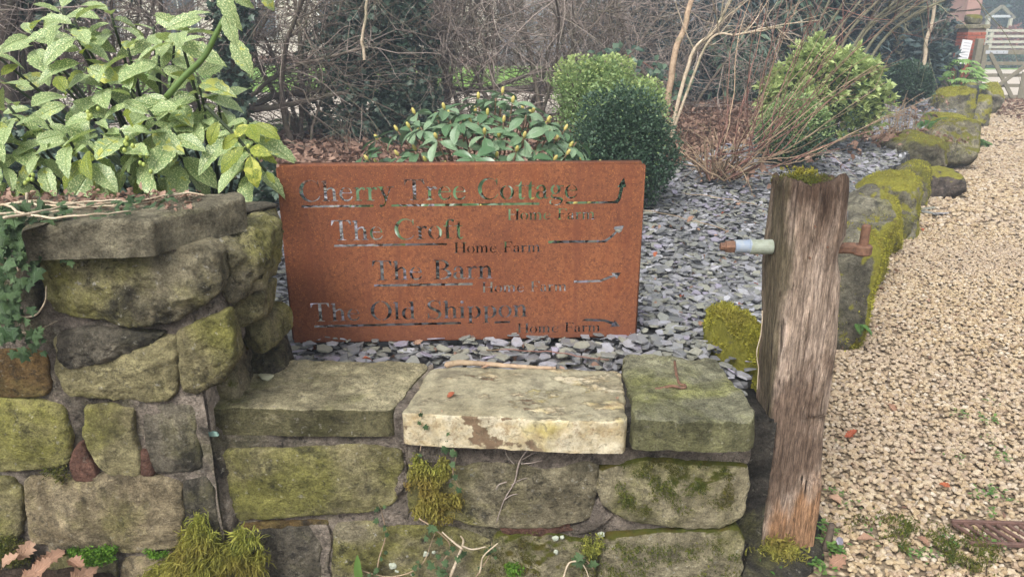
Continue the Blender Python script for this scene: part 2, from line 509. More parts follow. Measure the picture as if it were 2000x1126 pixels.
s.bump([(g2, 1.2), (g1, 1.2), (s.noise(200, 3, .7, s.vec(v, (1, 1, .08))), .5), (crk, -1.5)], .014, 1.0)
M['oak'] = s.done(c)

# slate chips and gravel
SLATE = [(0, (.165, .168, .18)), (.14, (.25, .25, .275)), (.30, (.215, .22, .20)), (.44, (.32, .32, .355)), (.52, (.14, .145, .15)),
         (.66, (.25, .25, .205)), (.78, (.27, .25, .315)), (.86, (.185, .19, .197)), (.95, (.42, .42, .45))]
def slate_m(name, f):
    s = NT(name, .55, .45)
    c = s.cramp(f(s), SLATE, 'CONSTANT')
    c = s.mix(s.rng(s.noise(30, 4, .6), .45, .7, 0, .5), c, (.21, .20, .15))
    c = s.vary(c, s.noise(110, 3, .7), .7, 1.3)
    s.bump([(s.noise(90, 4, .7, s.vec(s.coord('pos'), (1, 1, 3))), 1)], .003, .7)
    return s.done(c)
M['slate'] = slate_m('slate_chips', lambda s: s.island())
M['slate_one'] = slate_m('slate_chip_single', lambda s: s.objrand())
s = NT('slate_dust_ground', .9)
c = s.cramp(s.vor(24, out='Color'), [(0, (.05, .05, .052)), (.5, (.11, .11, .112)), (1, (.17, .17, .175))])
c = s.cramp(s.xyz(s.vor(24, out='Color'), 0), [(0, (.04, .04, .042)), (.5, (.10, .10, .103)), (1, (.20, .20, .205))])
s.bump([(s.vor(24), 1)], .03, 1)
M['slate_base'] = s.done(c)

s = NT('gravel_stones', .8, .3)
c = s.cramp(s.island(), [(0, (.44, .33, .19)), (.16, (.56, .45, .29)), (.34, (.36, .26, .15)), (.48, (.50, .41, .31)), (.60, (.62, .52, .37)),
                         (.72, (.27, .19, .125)), (.82, (.42, .32, .23)), (.92, (.68, .61, .50)), (.97, (.26, .22, .19))], 'CONSTANT')
c = s.vary(c, s.noise(85, 4, .7), .72, 1.25)
far = s.rng(s.noise(.9, 5, .65), .44, .64, 0, .5)
c = s.mix(.42, c, (.30, .225, .145))
c = s.mix(far, c, (.36, .285, .22))
s.bump([(s.noise(130, 4, .7), 1)], .003, .6)
M['gravel'] = s.done(c)
s = NT('gravel_bed', .9)
vc = s.xyz(s.vor(38, out='Color'), 0)
c = s.cramp(vc, [(0, (.20, .15, .10)), (.35, (.27, .20, .125)), (.7, (.42, .335, .225)), (1, (.58, .48, .34))])
c = s.mix(s.rng(s.vor(38), .28, .55, 0, .7), c, (.16, .12, .08))
s.bump([(s.vor(38), -1)], .02, 1)
M['gravel_base'] = s.done(c)

def leaf_mat(name, c1, c2, c3=None, rough=.45, trans=.25, mode='island', uvvein=False, spec=.4):
    s = NT(name, rough, spec)
    f = s.island() if mode == 'island' else s.objrand()
    c = s.mix(f, c1, c2)
    if c3: c = s.mix(s.rng(s.noise(3.5, 3, .6), .45, .7, 0, .8), c, c3)
    if uvvein:
        u = s.coord('uv')
        vv = s.math('ABSOLUTE', s.math('SUBTRACT', s.xyz(u, 1), .5))
        c = s.mix(s.rng(vv, .03, .008, 0, .6), c, tuple(min(1, k * 1.9 + .03) for k in c1))
        wv = s.N('ShaderNodeTexWave'); wv.inputs['Scale'].default_value = 3.2; wv.inputs['Distortion'].default_value = .6
        sk = s.N('ShaderNodeCombineXYZ')
        s.put(sk.inputs[0], s.math('SUBTRACT', s.xyz(u, 0), s.math('MULTIPLY', vv, .55)))
        s.put(wv.inputs['Vector'], sk.outputs[0])
        s.bump([(wv.outputs['Fac'], .6), (s.rng(vv, .0, .05), .8)], .0022, .7)
    c = s.vary(c, s.noise(40, 2, .6), .8, 1.2)
    s.put(s.b.inputs['Base Color'], c)
    if trans: s.translucent(s.mix(.5, c, tuple(min(1, k * 1.6) for k in c2)), trans)
    return s.m

# spotted laurel leaf
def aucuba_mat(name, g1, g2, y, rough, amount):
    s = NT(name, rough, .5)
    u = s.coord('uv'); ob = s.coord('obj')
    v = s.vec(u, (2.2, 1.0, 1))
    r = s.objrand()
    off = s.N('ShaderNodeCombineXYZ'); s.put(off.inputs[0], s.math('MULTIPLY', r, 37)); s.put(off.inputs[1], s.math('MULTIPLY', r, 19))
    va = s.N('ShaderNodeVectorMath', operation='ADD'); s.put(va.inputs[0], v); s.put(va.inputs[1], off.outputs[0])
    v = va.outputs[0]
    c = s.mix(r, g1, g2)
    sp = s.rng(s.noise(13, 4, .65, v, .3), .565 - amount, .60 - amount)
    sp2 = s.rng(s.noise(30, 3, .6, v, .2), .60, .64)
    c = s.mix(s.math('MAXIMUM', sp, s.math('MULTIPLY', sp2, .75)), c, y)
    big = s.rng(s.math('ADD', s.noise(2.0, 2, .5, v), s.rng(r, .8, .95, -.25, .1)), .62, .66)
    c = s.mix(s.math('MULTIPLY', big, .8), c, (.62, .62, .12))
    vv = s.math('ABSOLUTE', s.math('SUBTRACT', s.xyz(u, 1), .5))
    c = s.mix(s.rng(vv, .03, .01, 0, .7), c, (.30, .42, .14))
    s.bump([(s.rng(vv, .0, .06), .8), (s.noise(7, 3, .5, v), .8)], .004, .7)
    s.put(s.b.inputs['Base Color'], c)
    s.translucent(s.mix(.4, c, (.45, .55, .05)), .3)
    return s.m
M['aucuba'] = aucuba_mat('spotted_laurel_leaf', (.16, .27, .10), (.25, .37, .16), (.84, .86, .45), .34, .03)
M['aucuba_shade'] = aucuba_mat('spotted_laurel_leaf_yellow_shade', (.11, .17, .022), (.17, .23, .035), (.56, .56, .09), .45, .02)  # darker yellow-green leaf copy, shade of the low leaves put into its colour
M['green_stem'] = leaf_mat('green_stem', (.10, .17, .04), (.14, .21, .05), trans=0, mode='obj')
M['dark_stem'] = leaf_mat('dark_green_stem', (.03, .045, .02), (.045, .06, .025), trans=0, mode='obj')
M['berry'] = leaf_mat('green_berry', (.28, .36, .08), (.36, .42, .10), trans=0, mode='obj', rough=.35)
M['rhodo'] = leaf_mat('rhododendron_leaf', (.08, .16, .07), (.24, .34, .20), rough=.3, trans=.12, mode='obj', uvvein=True, spec=.55)
M['rhodo_stem'] = leaf_mat('rhododendron_twig', (.14, .09, .055), (.18, .12, .07), trans=0, mode='obj', rough=.8)
M['bud'] = leaf_mat('yellow_bud', (.42, .38, .10), (.52, .42, .14), trans=0, mode='obj')
M['ivy'] = leaf_mat('ivy_leaf', (.03, .065, .022), (.10, .165, .065), rough=.5, trans=.1, mode='obj', uvvein=True)
M['ivy_mass'] = leaf_mat('ivy_foliage', (.022, .05, .030), (.12, .17, .125), rough=.4, trans=.1)
M['box_dark'] = leaf_mat('box_leaf_dark', (.022, .05, .024), (.085, .15, .085), (.032, .075, .04), rough=.5, trans=.15, spec=.5)
M['box_light'] = leaf_mat('box_leaf_light', (.11, .19, .06), (.36, .47, .20), (.20, .30, .11), rough=.45, trans=.25)
M['lime_leaf'] = leaf_mat('lime_green_leaf', (.14, .21, .07), (.56, .64, .27), (.30, .40, .14), rough=.5, trans=.3)
M['conifer'] = leaf_mat('dark_evergreen_leaf', (.014, .034, .036), (.085, .125, .12), (.03, .06, .06), rough=.45, trans=.1)
M['evergreen2'] = leaf_mat('mid_evergreen_leaf', (.025, .06, .04), (.13, .19, .12), (.045, .09, .06), rough=.45, trans=.1)
M['fatsia'] = leaf_mat('palmate_leaf', (.13, .27, .06), (.33, .46, .16), rough=.4, trans=.25)
M['fern'] = leaf_mat('fern_leaf', (.045, .12, .03), (.12, .22, .06), rough=.6, trans=.25)
M['moss_blade'] = leaf_mat('moss_strand', (.09, .12, .02), (.44, .44, .09), (.22, .12, .035), rough=.8, trans=.3)
M['moss_dark'] = leaf_mat('dark_moss_strand', (.03, .055, .01), (.15, .16, .02), (.10, .065, .02), rough=.85, trans=.2)
M['moss_bright'] = leaf_mat('bright_cushion_moss', (.05, .14, .01), (.16, .30, .03), rough=.8, trans=.2)
M['moss_yellow'] = leaf_mat('yellow_moss_strand', (.13, .14, .015), (.50, .47, .06), (.16, .13, .025), rough=.85, trans=.25)
M['weed'] = leaf_mat('weed_leaf', (.06, .15, .03), (.17, .28, .07), rough=.5, trans=.25)
M['dead_leaf'] = leaf_mat('dead_leaf', (.10, .055, .038), (.40, .26, .19), (.17, .09, .06), rough=.7, trans=.15, spec=.3)
M['dead_leaf_pale'] = leaf_mat('pale_dead_leaf', (.30, .17, .11), (.44, .28, .19), rough=.65, trans=.15, mode='obj', uvvein=True)
M['dead_leaf_red'] = leaf_mat('red_dead_leaf', (.32, .08, .04), (.42, .13, .06), rough=.65, trans=.15, mode='obj', uvvein=True)
def bark(name, a, b, sc=30):
    s = NT(name, .9, .2)
    c = s.mix(s.rng(s.noise(sc, 4, .7), .35, .65), a, b)
    c = s.mix(s.rng(s.noise(sc * .2, 3, .6), .5, .68, 0, .5), c, (.10, .12, .06))
    c = s.vary(c, s.island(), .65, 1.4)
    s.bump([(s.noise(sc * 2, 4, .7), 1)], .008, .7)
    return s.done(c)
M['bark_grey'] = bark('grey_bark', (.20, .165, .13), (.11, .088, .07))
M['bark_dark'] = bark('dark_bark', (.13, .10, .078), (.055, .044, .036))
M['twig_grey'] = bark('grey_brown_twig', (.36, .30, .265), (.20, .16, .135))
M['twig_tan'] = bark('tan_twig', (.42, .31, .21), (.26, .18, .12))
M['twig_pale'] = bark('pale_twig', (.52, .44, .33), (.36, .28, .19))
M['twig_red'] = bark('red_brown_twig', (.26, .14, .11), (.15, .08, .065))
M['twig_green'] = bark('lichen_green_twig', (.30, .29, .19), (.19, .17, .12))
s = NT('soil', .95)
c = s.mix(s.rng(s.noise(8, 6, .7), .35, .65), (.045, .032, .022), (.10, .065, .045))
s.bump([(s.noise(30, 5, .7), 1)], .03, 1)
M['soil'] = s.done(c)
s = NT('lawn_grass', .9)
c = s.mix(s.rng(s.noise(2, 5, .7), .3, .7), (.14, .27, .04), (.21, .36, .06))
M['lawn'] = s.done(s.vary(c, s.noise(60, 3, .7), .7, 1.3))
s = NT('pale_gravel_path', .9)
c = s.mix(s.rng(s.noise(40, 4, .7), .3, .7), (.42, .36, .29), (.62, .56, .47))
M['path'] = s.done(c)

def plain(name, a, b, sc=20, rough=.8, bumpd=.002, st=(1, 1, 1)):
    s = NT(name, rough, .3)
    v = s.vec(s.coord('pos'), st)
    c = s.mix(s.rng(s.noise(sc, 5, .65, v), .3, .7), a, b)
    s.bump([(s.noise(sc * 4, 3, .7, v), 1)], bumpd, .6)
    return s.done(c)
M['gate_wood'] = plain('weathered_gate_wood', (.25, .22, .165), (.16, .15, .10), 12)
M['fence_wood'] = plain('pale_fence_wood', (.50, .47, .38), (.37, .35, .27), 10)
M['brick'] = plain('red_brick', (.40, .12, .07), (.29, .085, .05), 14)
M['brick_mortar'] = plain('brick_mortar', (.36, .28, .22), (.28, .21, .17), 20)
M['white_board'] = plain('white_board', (.80, .80, .80), (.74, .75, .76), 4, .4)
M['print_grey'] = plain('faded_print', (.45, .46, .50), (.50, .51, .55), 9, .6)
M['black_plastic'] = plain('black_plastic', (.02, .02, .022), (.03, .03, .03), 9, .5)
M['zinc'] = plain('galvanised_plate', (.50, .52, .54), (.42, .44, .46), 30, .4)
M['render_wall'] = plain('cream_render', (.58, .51, .42), (.66, .60, .52), 3)
M['glass_dark'] = plain('dark_window_glass', (.04, .045, .055), (.06, .065, .08), 2, .1)
M['white_frame'] = plain('white_frame', (.78, .78, .76), (.7, .7, .69), 9, .5)
M['roof_tile'] = plain('roof_tile', (.20, .11, .085), (.13, .08, .065), 5)
M['far_brick'] = plain('far_brick', (.36, .22, .18), (.30, .18, .145), 4)
M['drain_iron'] = plain('rusty_drain_iron', (.17, .095, .075), (.10, .06, .05), 40, .8)
M['horn'] = plain('pale_shell', (.50, .50, .36), (.40, .40, .27), 30, .35)
M['teal_lichen'] = plain('teal_lichen', (.25, .42, .36), (.34, .50, .42), 60, .9)
M['white_lichen'] = plain('white_lichen', (.46, .49, .40), (.33, .36, .28), 80, .95)
M['rust_shrub'] = leaf_mat('rust_red_leaf', (.22, .08, .06), (.36, .15, .11), rough=.7)

# ------------------------------------------------------------------ shape builders
def chaikin(p, it=2):
    p = np.asarray(p, float)
    for _ in range(it):
        q = np.roll(p, -1, axis=0)
        a = p * .90 + q * .10; b = p * .10 + q * .90
        p = np.stack([a, b], 1).reshape(-1, p.shape[1])
    return p

def resample(p, n):
    q = np.vstack([p, p[:1]])
    d = np.concatenate([[0], np.cumsum(np.linalg.norm(np.diff(q, axis=0), axis=1))])
    t = np.linspace(0, d[-1], n, endpoint=False)
    return np.stack([np.interp(t, d, q[:, k]) for k in range(q.shape[1])], 1)

def pillow(poly, depth, bulge, rnd, mapf, seed=0, amp=.004, rough=.004, N=180, K=26, smooth_it=2, tilt=None, nscale=9, back=True):
    """stone slab: outline poly (u,v), thickness along w from 0 to depth; mapf(U,V,W)->xyz"""
    p = resample(chaikin(poly, smooth_it), N)
    c = p.mean(axis=0)
    rr = np.linalg.norm(p - c, axis=1, keepdims=True)
    wig = (fbm(np.c_[p, np.zeros(N)], 30, 4, seed + 50) + fbm(np.c_[p, np.zeros(N)], 11, 2, seed + 51)) * rough
    p = p + (p - c) / rr * wig[:, None]
    rows = []
    ns = 5
    for k in range(ns): rows.append((1.0, 0.0, (depth - rnd) * k / (ns - 1)))
    for k in range(1, 5):
        a = k / 5 * math.pi / 2
        rows.append((1.0, rnd * (1 - math.cos(a)), depth - rnd + rnd * math.sin(a)))
    rows.append((1.0, rnd, depth))
    for k in range(1, K): rows.append((1 - k / K, rnd * (1 - k / K), depth))
    V = []; top = []
    for (sc, ins, wv) in rows:
        q = c + (p - c) * sc * (1 - np.clip(ins / rr / max(sc, 1e-3), 0, .9))
        s_eff = np.clip(np.linalg.norm(q - c, axis=1) / rr[:, 0], 0, 1)
        W = np.full(N, wv) + (bulge * (1 - s_eff ** 2.5) if wv >= depth - rnd else 0)
        if tilt is not None: W = W + ((q - c) @ np.array(tilt)) * (wv / depth)
        V.append(np.c_[q, W])
    V.append(np.array([[c[0], c[1], depth + bulge]]))
    V = np.concatenate(V)
    n1 = (fbm(V, nscale, 6, seed, .64) + .9 * (.32 - np.abs(fbm(V, nscale * .8, 5, seed + 31, .64))) ) * amp * 1.25
    n2 = fbm(V, nscale, 5, seed + 9, .55) * amp
    fade = np.clip(V[:, 2] / depth, 0, 1)
    V[:, 2] += n1 * fade * 1.6
    dirs = V[:, :2] - c
    L = np.linalg.norm(dirs, axis=1, keepdims=True) + 1e-6
    V[:, :2] += dirs / L * (n2 * 1.0)[:, None] * np.clip(L / rr.mean(), 0, 1)
    nr = len(rows)
    i = np.arange(nr - 1)[:, None] * N; j = np.arange(N)[None, :]; k = (j + 1) % N
    F = np.stack([i + j, i + k, i + N + k, i + N + j], -1).reshape(-1, 4)
    last = (nr - 1) * N; ctr = nr * N
    T = np.array([(last + a, last + (a + 1) % N, ctr) for a in range(N)])
    X = mapf(V[:, 0], V[:, 1], V[:, 2])
    return X, [F, T]

def icosphere(sub):
    t = (1 + 5 ** .5) / 2
    V = [(-1, t, 0), (1, t, 0), (-1, -t, 0), (1, -t, 0), (0, -1, t), (0, 1, t), (0, -1, -t), (0, 1, -t), (t, 0, -1), (t, 0, 1), (-t, 0, -1), (-t, 0, 1)]
    V = [np.array(v) / np.linalg.norm(v) for v in V]
    F = [(0, 11, 5), (0, 5, 1), (0, 1, 7), (0, 7, 10), (0, 10, 11), (1, 5, 9), (5, 11, 4), (11, 10, 2), (10, 7, 6), (7, 1, 8),
         (3, 9, 4), (3, 4, 2), (3, 2, 6), (3, 6, 8), (3, 8, 9), (4, 9, 5), (2, 4, 11), (6, 2, 10), (8, 6, 7), (9, 8, 1)]
    for _ in range(sub):
        mid = {}; G = []
        def m(a, b):
            k = (min(a, b), max(a, b))
            if k not in mid:
                v = V[a] + V[b]; V.append(v / np.linalg.norm(v)); mid[k] = len(V) - 1
            return mid[k]
        for a, b, c in F:
            ab, bc, ca = m(a, b), m(b, c), m(c, a)
            G += [(a, ab, ca), (b, bc, ab), (c, ca, bc), (ab, bc, ca)]
        F = G
    return np.array(V), np.array(F)
ICO = {k: icosphere(k) for k in (0, 1, 2, 3, 4, 5)}

def rock(size, seed, sub=4, p=11, ncut=7, amp=.05, cuts=None, ns=2.2):
    """rounded polytope rock, half sizes 'size', centred on the origin"""
    D, F = ICO[sub]
    r = np.random.default_rng(seed)
    pl = [((1, 0, 0), 1), ((-1, 0, 0), 1), ((0, 1, 0), 1), ((0, -1, 0), 1), ((0, 0, 1), 1), ((0, 0, -1), 1)]
    pl = [(np.array(n, float) + r.normal(0, .16, 3), d * r.uniform(.86, 1.0)) for n, d in pl]
    for k in range(ncut):
        n = r.normal(0, 1, 3); n /= np.linalg.norm(n)
        pl.append((n, r.uniform(1.0, 1.25)))
    for n, d in (cuts or []): pl.append((np.array(n, float), d))
    acc = 0
    for n, d in pl:
        n = n / np.linalg.norm(n)
        acc = acc + (np.clip(D @ n, 0, None) / d) ** p
    rad = acc ** (-1 / p)
    V = D * rad[:, None] * np.array(size)
    m = float(np.mean(size))
    n = fbm(V / m, ns, 5, seed + 3, .55) + .8 * (.3 - np.abs(fbm(V / m, ns * .9, 4, seed + 23, .6)))
    n2 = fbm(V / m, ns * 3.3, 4, seed + 13, .6)
    V = V + D * ((n * amp + n2 * amp * .35) * m * 1.6)[:, None]
    return V, F

def leaf_shape(L=1.0, W=.42, nl=8, fold=.18, curl=.25, serr=0.0, shape=.42, petiole=.08, wav=0.0, seed=0, nw=2):
    """leaf along +X, upper side +Z"""
    V, uv = [], []
    for i in range(nl + 1):
        t = i / nl
        e = (math.sin(math.pi * min(1, t ** (math.log(.5) / math.log(shape))))) ** .82 if 0 < t < 1 else 0
        wd = W * .5 * e
        if serr and 0 < i < nl: wd *= 1 + serr * (1 if i % 2 else -1) * (t > .3)
        for j in range(-nw, nw + 1):
            q = j / nw
            x = petiole + t * L
            y = q * wd
            z = abs(q) * wd * fold * 2 - curl * t * t * L + wav * L * math.sin(t * 9 + seed + (2 if j > 0 else 0)) * abs(q)
            V.append((x - curl * .25 * t * t * L, y, z)); uv.append((t, .5 + q * .5))
    m = 2 * nw + 1
    F = []
    for i in range(nl):
        for j in range(m - 1):
            a = i * m + j
            F.append((a, a + m, a + m + 1, a + 1))
    V = np.array(V); F = np.array(F)
    n0 = len(V)
    pr = W * .022
    V = np.vstack([V, [(0, -pr, 0), (0, pr, 0), (petiole + .05 * L, pr, 0), (petiole + .05 * L, -pr, 0)]])
    uv += [(.5, .5)] * 4
    F = np.vstack([F, [(n0, n0 + 3, n0 + 2, n0 + 1)]])
    return V, F, np.array(uv)

def ivy_shape(seed=0, narrow=1.0):
    r = np.random.default_rng(seed)
    pts = [(0, 0), (-.10, .22), (.02, .50), (.24, .30), (.52, .52), (.60, .24), (1.0, 0), (.60, -.24), (.52, -.52), (.24, -.30), (.02, -.50), (-.10, -.22)]
    V = [(x + r.normal(0, .02), y * narrow + r.normal(0, .02), -abs(y) * .15 - x * x * .12 + .0) for x, y in pts]
    V.append((.32, 0, .05))
    F = [(k, (k + 1) % 12, 12) for k in range(12)]
    V = np.array(V)
    uv = np.c_[np.clip(V[:, 0], 0, 1), V[:, 1] + .5]
    F = np.array(F)[:, ::-1]
    return V, F, uv

def oak_leaf(seed=0, L=1.0):
    r = np.random.default_rng(seed)
    V, uv = [], []
    nl = 11
    for i in range(nl + 1):
        t = i / nl
        wd = .34 * math.sin(math.pi * min(1, t * .93 + .05)) * (1.0 if i % 2 else .62) * r.uniform(.85, 1.1)
        if i in (0,): wd = .02
        for q in (-1, -.5, 0, .5, 1):
            z = .10 * math.sin(t * 5 + seed) + abs(q) ** 2 * wd * r.uniform(.3, .9) * (.9 if seed % 2 else .5)
            V.append((t * L, q * wd, z)); uv.append((t, .5 + q / 2))
    F = []
    for i in range(nl):
        for j in range(4):
            a = i * 5 + j; F.append((a, a + 5, a + 6, a + 1))
    return np.array(V), np.array(F), np.array(uv)

def tri(F):
    return F if F.shape[1] == 3 else np.concatenate([F[:, [0, 1, 2]], F[:, [0, 2, 3]]])

def simple_leaf(asp=.5, fold=.12):
    V = np.array([(0, 0, 0), (.45, asp / 2, fold), (1, 0, -.08), (.45, -asp / 2, fold), (.45, 0, 0)])
    F = np.array([(0, 4, 1), (4, 2, 1), (0, 3, 4), (3, 2, 4)])[:, ::-1]
    return V, F
SL = [simple_leaf(.5, .1), simple_leaf(.65, .14), simple_leaf(.42, .05)]
SLr = [simple_leaf(.8, .1), simple_leaf(.7, .16), simple_leaf(.9, .05)]
DL = [(lambda a: (a[0], tri(a[1])))(leaf_shape(1, .6, 3, .3, .35, wav=.1, seed=k, nw=1)) for k in range(5)]

def blob_points(n, lobes, shell=.75, seed=0, la=.26, lf=3.1):
    """points in and near the skin of a few ellipsoids [(c, r)] with outward directions"""
    r = np.random.default_rng(seed)
    wts = np.array([lb[1][0] * lb[1][1] + lb[1][1] * lb[1][2] for lb in lobes]); wts = wts / wts.sum()
    k = r.choice(len(lobes), n, p=wts)
    D = r.normal(0, 1, (n, 3)); D /= np.linalg.norm(D, axis=1, keepdims=True)
    rad = 1 - (1 - shell) * r.random(n) ** 1.6
    C = np.array([lb[0] for lb in lobes])[k]; S = np.array([lb[1] for lb in lobes])[k]
    lump = 1 + la * fbm(D * 1.0 + k[:, None] * 7.3, lf, 4, seed) + .0
    Pp = C + D * S * (rad * lump)[:, None]
    return Pp, D

def foliage(n, lobes, size, protos, seed, shell=.7, up=.35, jit=.7, zmin=None, la=.42, lf=3.6):
    Pp, D = blob_points(n, lobes, shell, seed, la, lf)
    r = np.random.default_rng(seed + 1)
    if zmin is not None:
        k = Pp[:, 2] > zmin; Pp, D = Pp[k], D[k]
    n = len(Pp)
    d = D + r.normal(0, jit, (n, 3)) + np.array([0, 0, up])
    Mx = frames(d, roll=r.normal(0, .6, n))
    sz = size * r.uniform(.6, 1.3, n)
    return scatter(protos, Pp, Mx, sz)

def grow(mb, p, d, L, r0, depth, rs, wander=.25, grav=0.0, kids=(3, 5), spread=.7, sides=4, shrink=.62, nseg=7, minr=.0012, kmin=.25):
    p = np.array(p, float); d = np.array(d, float); d /= np.linalg.norm(d)
    pts = [p.copy()]; step = L / nseg
    dirs = [d.copy()]
    for k in range(nseg):
        d = d + rs.normal(0, wander, 3) * .45 + np.array([0, 0, grav])
        d /= np.linalg.norm(d)
        p = p + d * step
        pts.append(p.copy()); dirs.append(d.copy())
    rad = np.linspace(r0, max(r0 * .42, minr), nseg + 1)
    mb.tube(pts, rad, sides if r0 > .006 else 3, cap=False)
    if depth > 0:
        for _ in range(rs.integers(kids[0], kids[1] + 1)):
            i = rs.integers(max(1, int(nseg * kmin)), nseg + 1)
            nd = dirs[i] + rs.normal(0, spread, 3)
            grow(mb, pts[i], nd, L * shrink * rs.uniform(.6, 1.2), max(rad[i] * .62, minr), depth - 1, rs, wander, grav, kids, spread, sides, shrink, nseg, minr, kmin)

def poly_path(pts, n=24, jit=0.0, seed=0):
    """smooth path through points (Catmull-Rom)"""
    p = np.array([tuple(q) for q in pts], float)
    p = np.vstack([2 * p[0] - p[1], p, 2 * p[-1] - p[-2]])
    out = []
    m = len(p) - 3
    for i in range(n):
        t = i / (n - 1) * m; k = min(int(t), m - 1); f = t - k
        a, b, c, d = p[k:k + 4]
        out.append(.5 * ((2 * b) + (-a + c) * f + (2 * a - 5 * b + 4 * c - d) * f * f + (-a + 3 * b - 3 * c + d) * f ** 3))
    out = np.array(out)
    if jit: out += fbm(out, 14, 3, seed)[:, None] * jit * np.array([1, .6, .8])
    return out

# ================================================================== THE SETTING
ZB = 0.47      # level of the raised bed
def sheet(name, poly, z, mat, holes=None):
    me = mk_mesh(name, [(x, y, z) for x, y in poly], [tuple(range(len(poly)))], mat, False)
    return tag(link(name, me), kind='structure')

LINE = [(.72, 2.16), (1.54, 3.6), (2.34, 5.25), (3.32, 6.8), (4.75, 8.9), (6.4, 11.4), (8.4, 14.6), (10.25, 18.1)]
def _sm(a, b, v): t = np.clip((v - a) / (b - a), 0, 1); return t * t * (3 - 2 * t)
def hb(x, y):
    """level of the slate bed: it dips towards the boulders"""
    x = np.atleast_1d(np.asarray(x, float)); y = np.atleast_1d(np.asarray(y, float))
    d = np.full(x.shape, 9.0)
    for (ax, ay), (bx, by) in zip(LINE[:-1], LINE[1:]):
        vx, vy = bx - ax, by - ay
        t = np.clip(((x - ax) * vx + (y - ay) * vy) / (vx * vx + vy * vy), 0, 1)
        d = np.minimum(d, np.hypot(x - ax - t * vx, y - ay - t * vy))
    return ZB - .15 * _sm(1.5, .25, d) * _sm(2.5, 3.8, y)
sheet('ground', [(-300, -60), (300, -60), (300, 400), (-300, 400)], -.035, M['soil'])
sheet('driveway', [(.70, -1), (40, -1), (40, 18.4), (10.3, 18.4), (.70, 2.05)], -.008, M['gravel_base'])
BACK = [(8.4, 14.75), (6.9, 14.8), (4.1, 10.6), (2.3, 7.7), (1.3, 6.3), (0, 5.7), (-1.8, 5.0), (-1.3, 3.2)]
sheet('garden_ground', [(-60, 1.98), (-.82, 1.98)] + BACK[::-1] + [(10.2, 18.1), (10.2, 26), (-60, 60)], ZB - .03, M['soil'])
sheet('garden_ground', [(-60, 1.99), (-60, 60), (10.2, 26), (10.2, 18.1), (8.4, 14.75), (6.9, 14.8), (4.1, 10.6), (2.3, 7.7)], .10, M['soil'])
SB = [(-.82, 1.99), (.66, 1.99)] + LINE[:7] + BACK
from mathutils.geometry import delaunay_2d_cdt
def bed_mesh(poly, step, mat):
    pts = []
    n = len(poly)
    for i in range(n):
        a, b = np.array(poly[i]), np.array(poly[(i + 1) % n]); m = max(1, int(np.hypot(*(b - a)) / (step * 1.5)))
        pts += [tuple(a + (b - a) * k / m) for k in range(m)]
    ring = len(pts)
    gx, gy = np.meshgrid(np.arange(-2, 9, step), np.arange(2, 15, step)); gx = gx.ravel() + .011; gy = gy.ravel() + .017
    k = inside(poly, gx, gy); pts += list(zip(gx[k], gy[k]))
    v, e, f, *_ = delaunay_2d_cdt([Vector(p) for p in pts], [(i, (i + 1) % ring) for i in range(ring)], [list(range(ring))], 1, 1e-4)
    V = np.array([(q.x, q.y) for q in v]); z = hb(V[:, 0], V[:, 1]) - .018
    VV = np.vstack([np.c_[V, z], np.c_[V[:ring], np.full(ring, -.04)]])
    F = [tuple(t) for t in f] + [(i, i + len(V), (i + 1) % ring + len(V), (i + 1) % ring) for i in range(ring)]
    return mk_mesh('slate_bed', VV, F, mat, False)
def inside(poly, X, Y):
    r = np.zeros(len(X), bool)
    n = len(poly)
    for i in range(n):
        x0, y0 = poly[i]; x1, y1 = poly[(i + 1) % n]
        if y0 == y1: continue
        c = ((y0 > Y) != (y1 > Y)) & (X < (x1 - x0) * (Y - y0) / (y1 - y0) + x0)
        r ^= c
    return r
bed = tag(link('slate_bed', bed_mesh(SB, .2, M['slate_base'])), kind='structure')
sheet('lawn', [(-60, 12.5), (-1.0, 14.5), (2, 19), (2, 25.5), (-60, 25.5)], ZB - .02, M['lawn'])
sheet('path', [(-30, 7.6), (-4.0, 8.1), (.6, 10.6), (3.2, 13.6), (-1.0, 14.45), (-30, 12.45)], ZB - .022, M['path'])
sheet('courtyard', [(10.5, 18.45), (60, 18.45), (60, 33), (10.5, 33)], -.006, M['path'])
sheet('verge', [(10.5, 33.05), (60, 33.05), (60, 60), (10.5, 60)], -.006, M['lawn'])

def inside(poly, X, Y):
    r = np.zeros(len(X), bool)
    n = len(poly)
    for i in range(n):
        x0, y0 = poly[i]; x1, y1 = poly[(i + 1) % n]
        if y0 == y1: continue
        c = ((y0 > Y) != (y1 > Y)) & (X < (x1 - x0) * (Y - y0) / (y1 - y0) + x0)
        r ^= c
    return r

def scatter_xy(poly, dens, y0, y1, seed, margin=1.15):
    r = np.random.default_rng(seed)
    xs = [p[0] for p in poly]
    x0, x1 = min(xs), max(xs)
    n = int(dens * (x1 - x0) * (y1 - y0))
    X = r.uniform(x0, x1, n); Y = r.uniform(y0, y1, n)
    k = inside(poly, X, Y) & (np.abs(X) < .70 * margin * Y + .45)
    return X[k], Y[k]

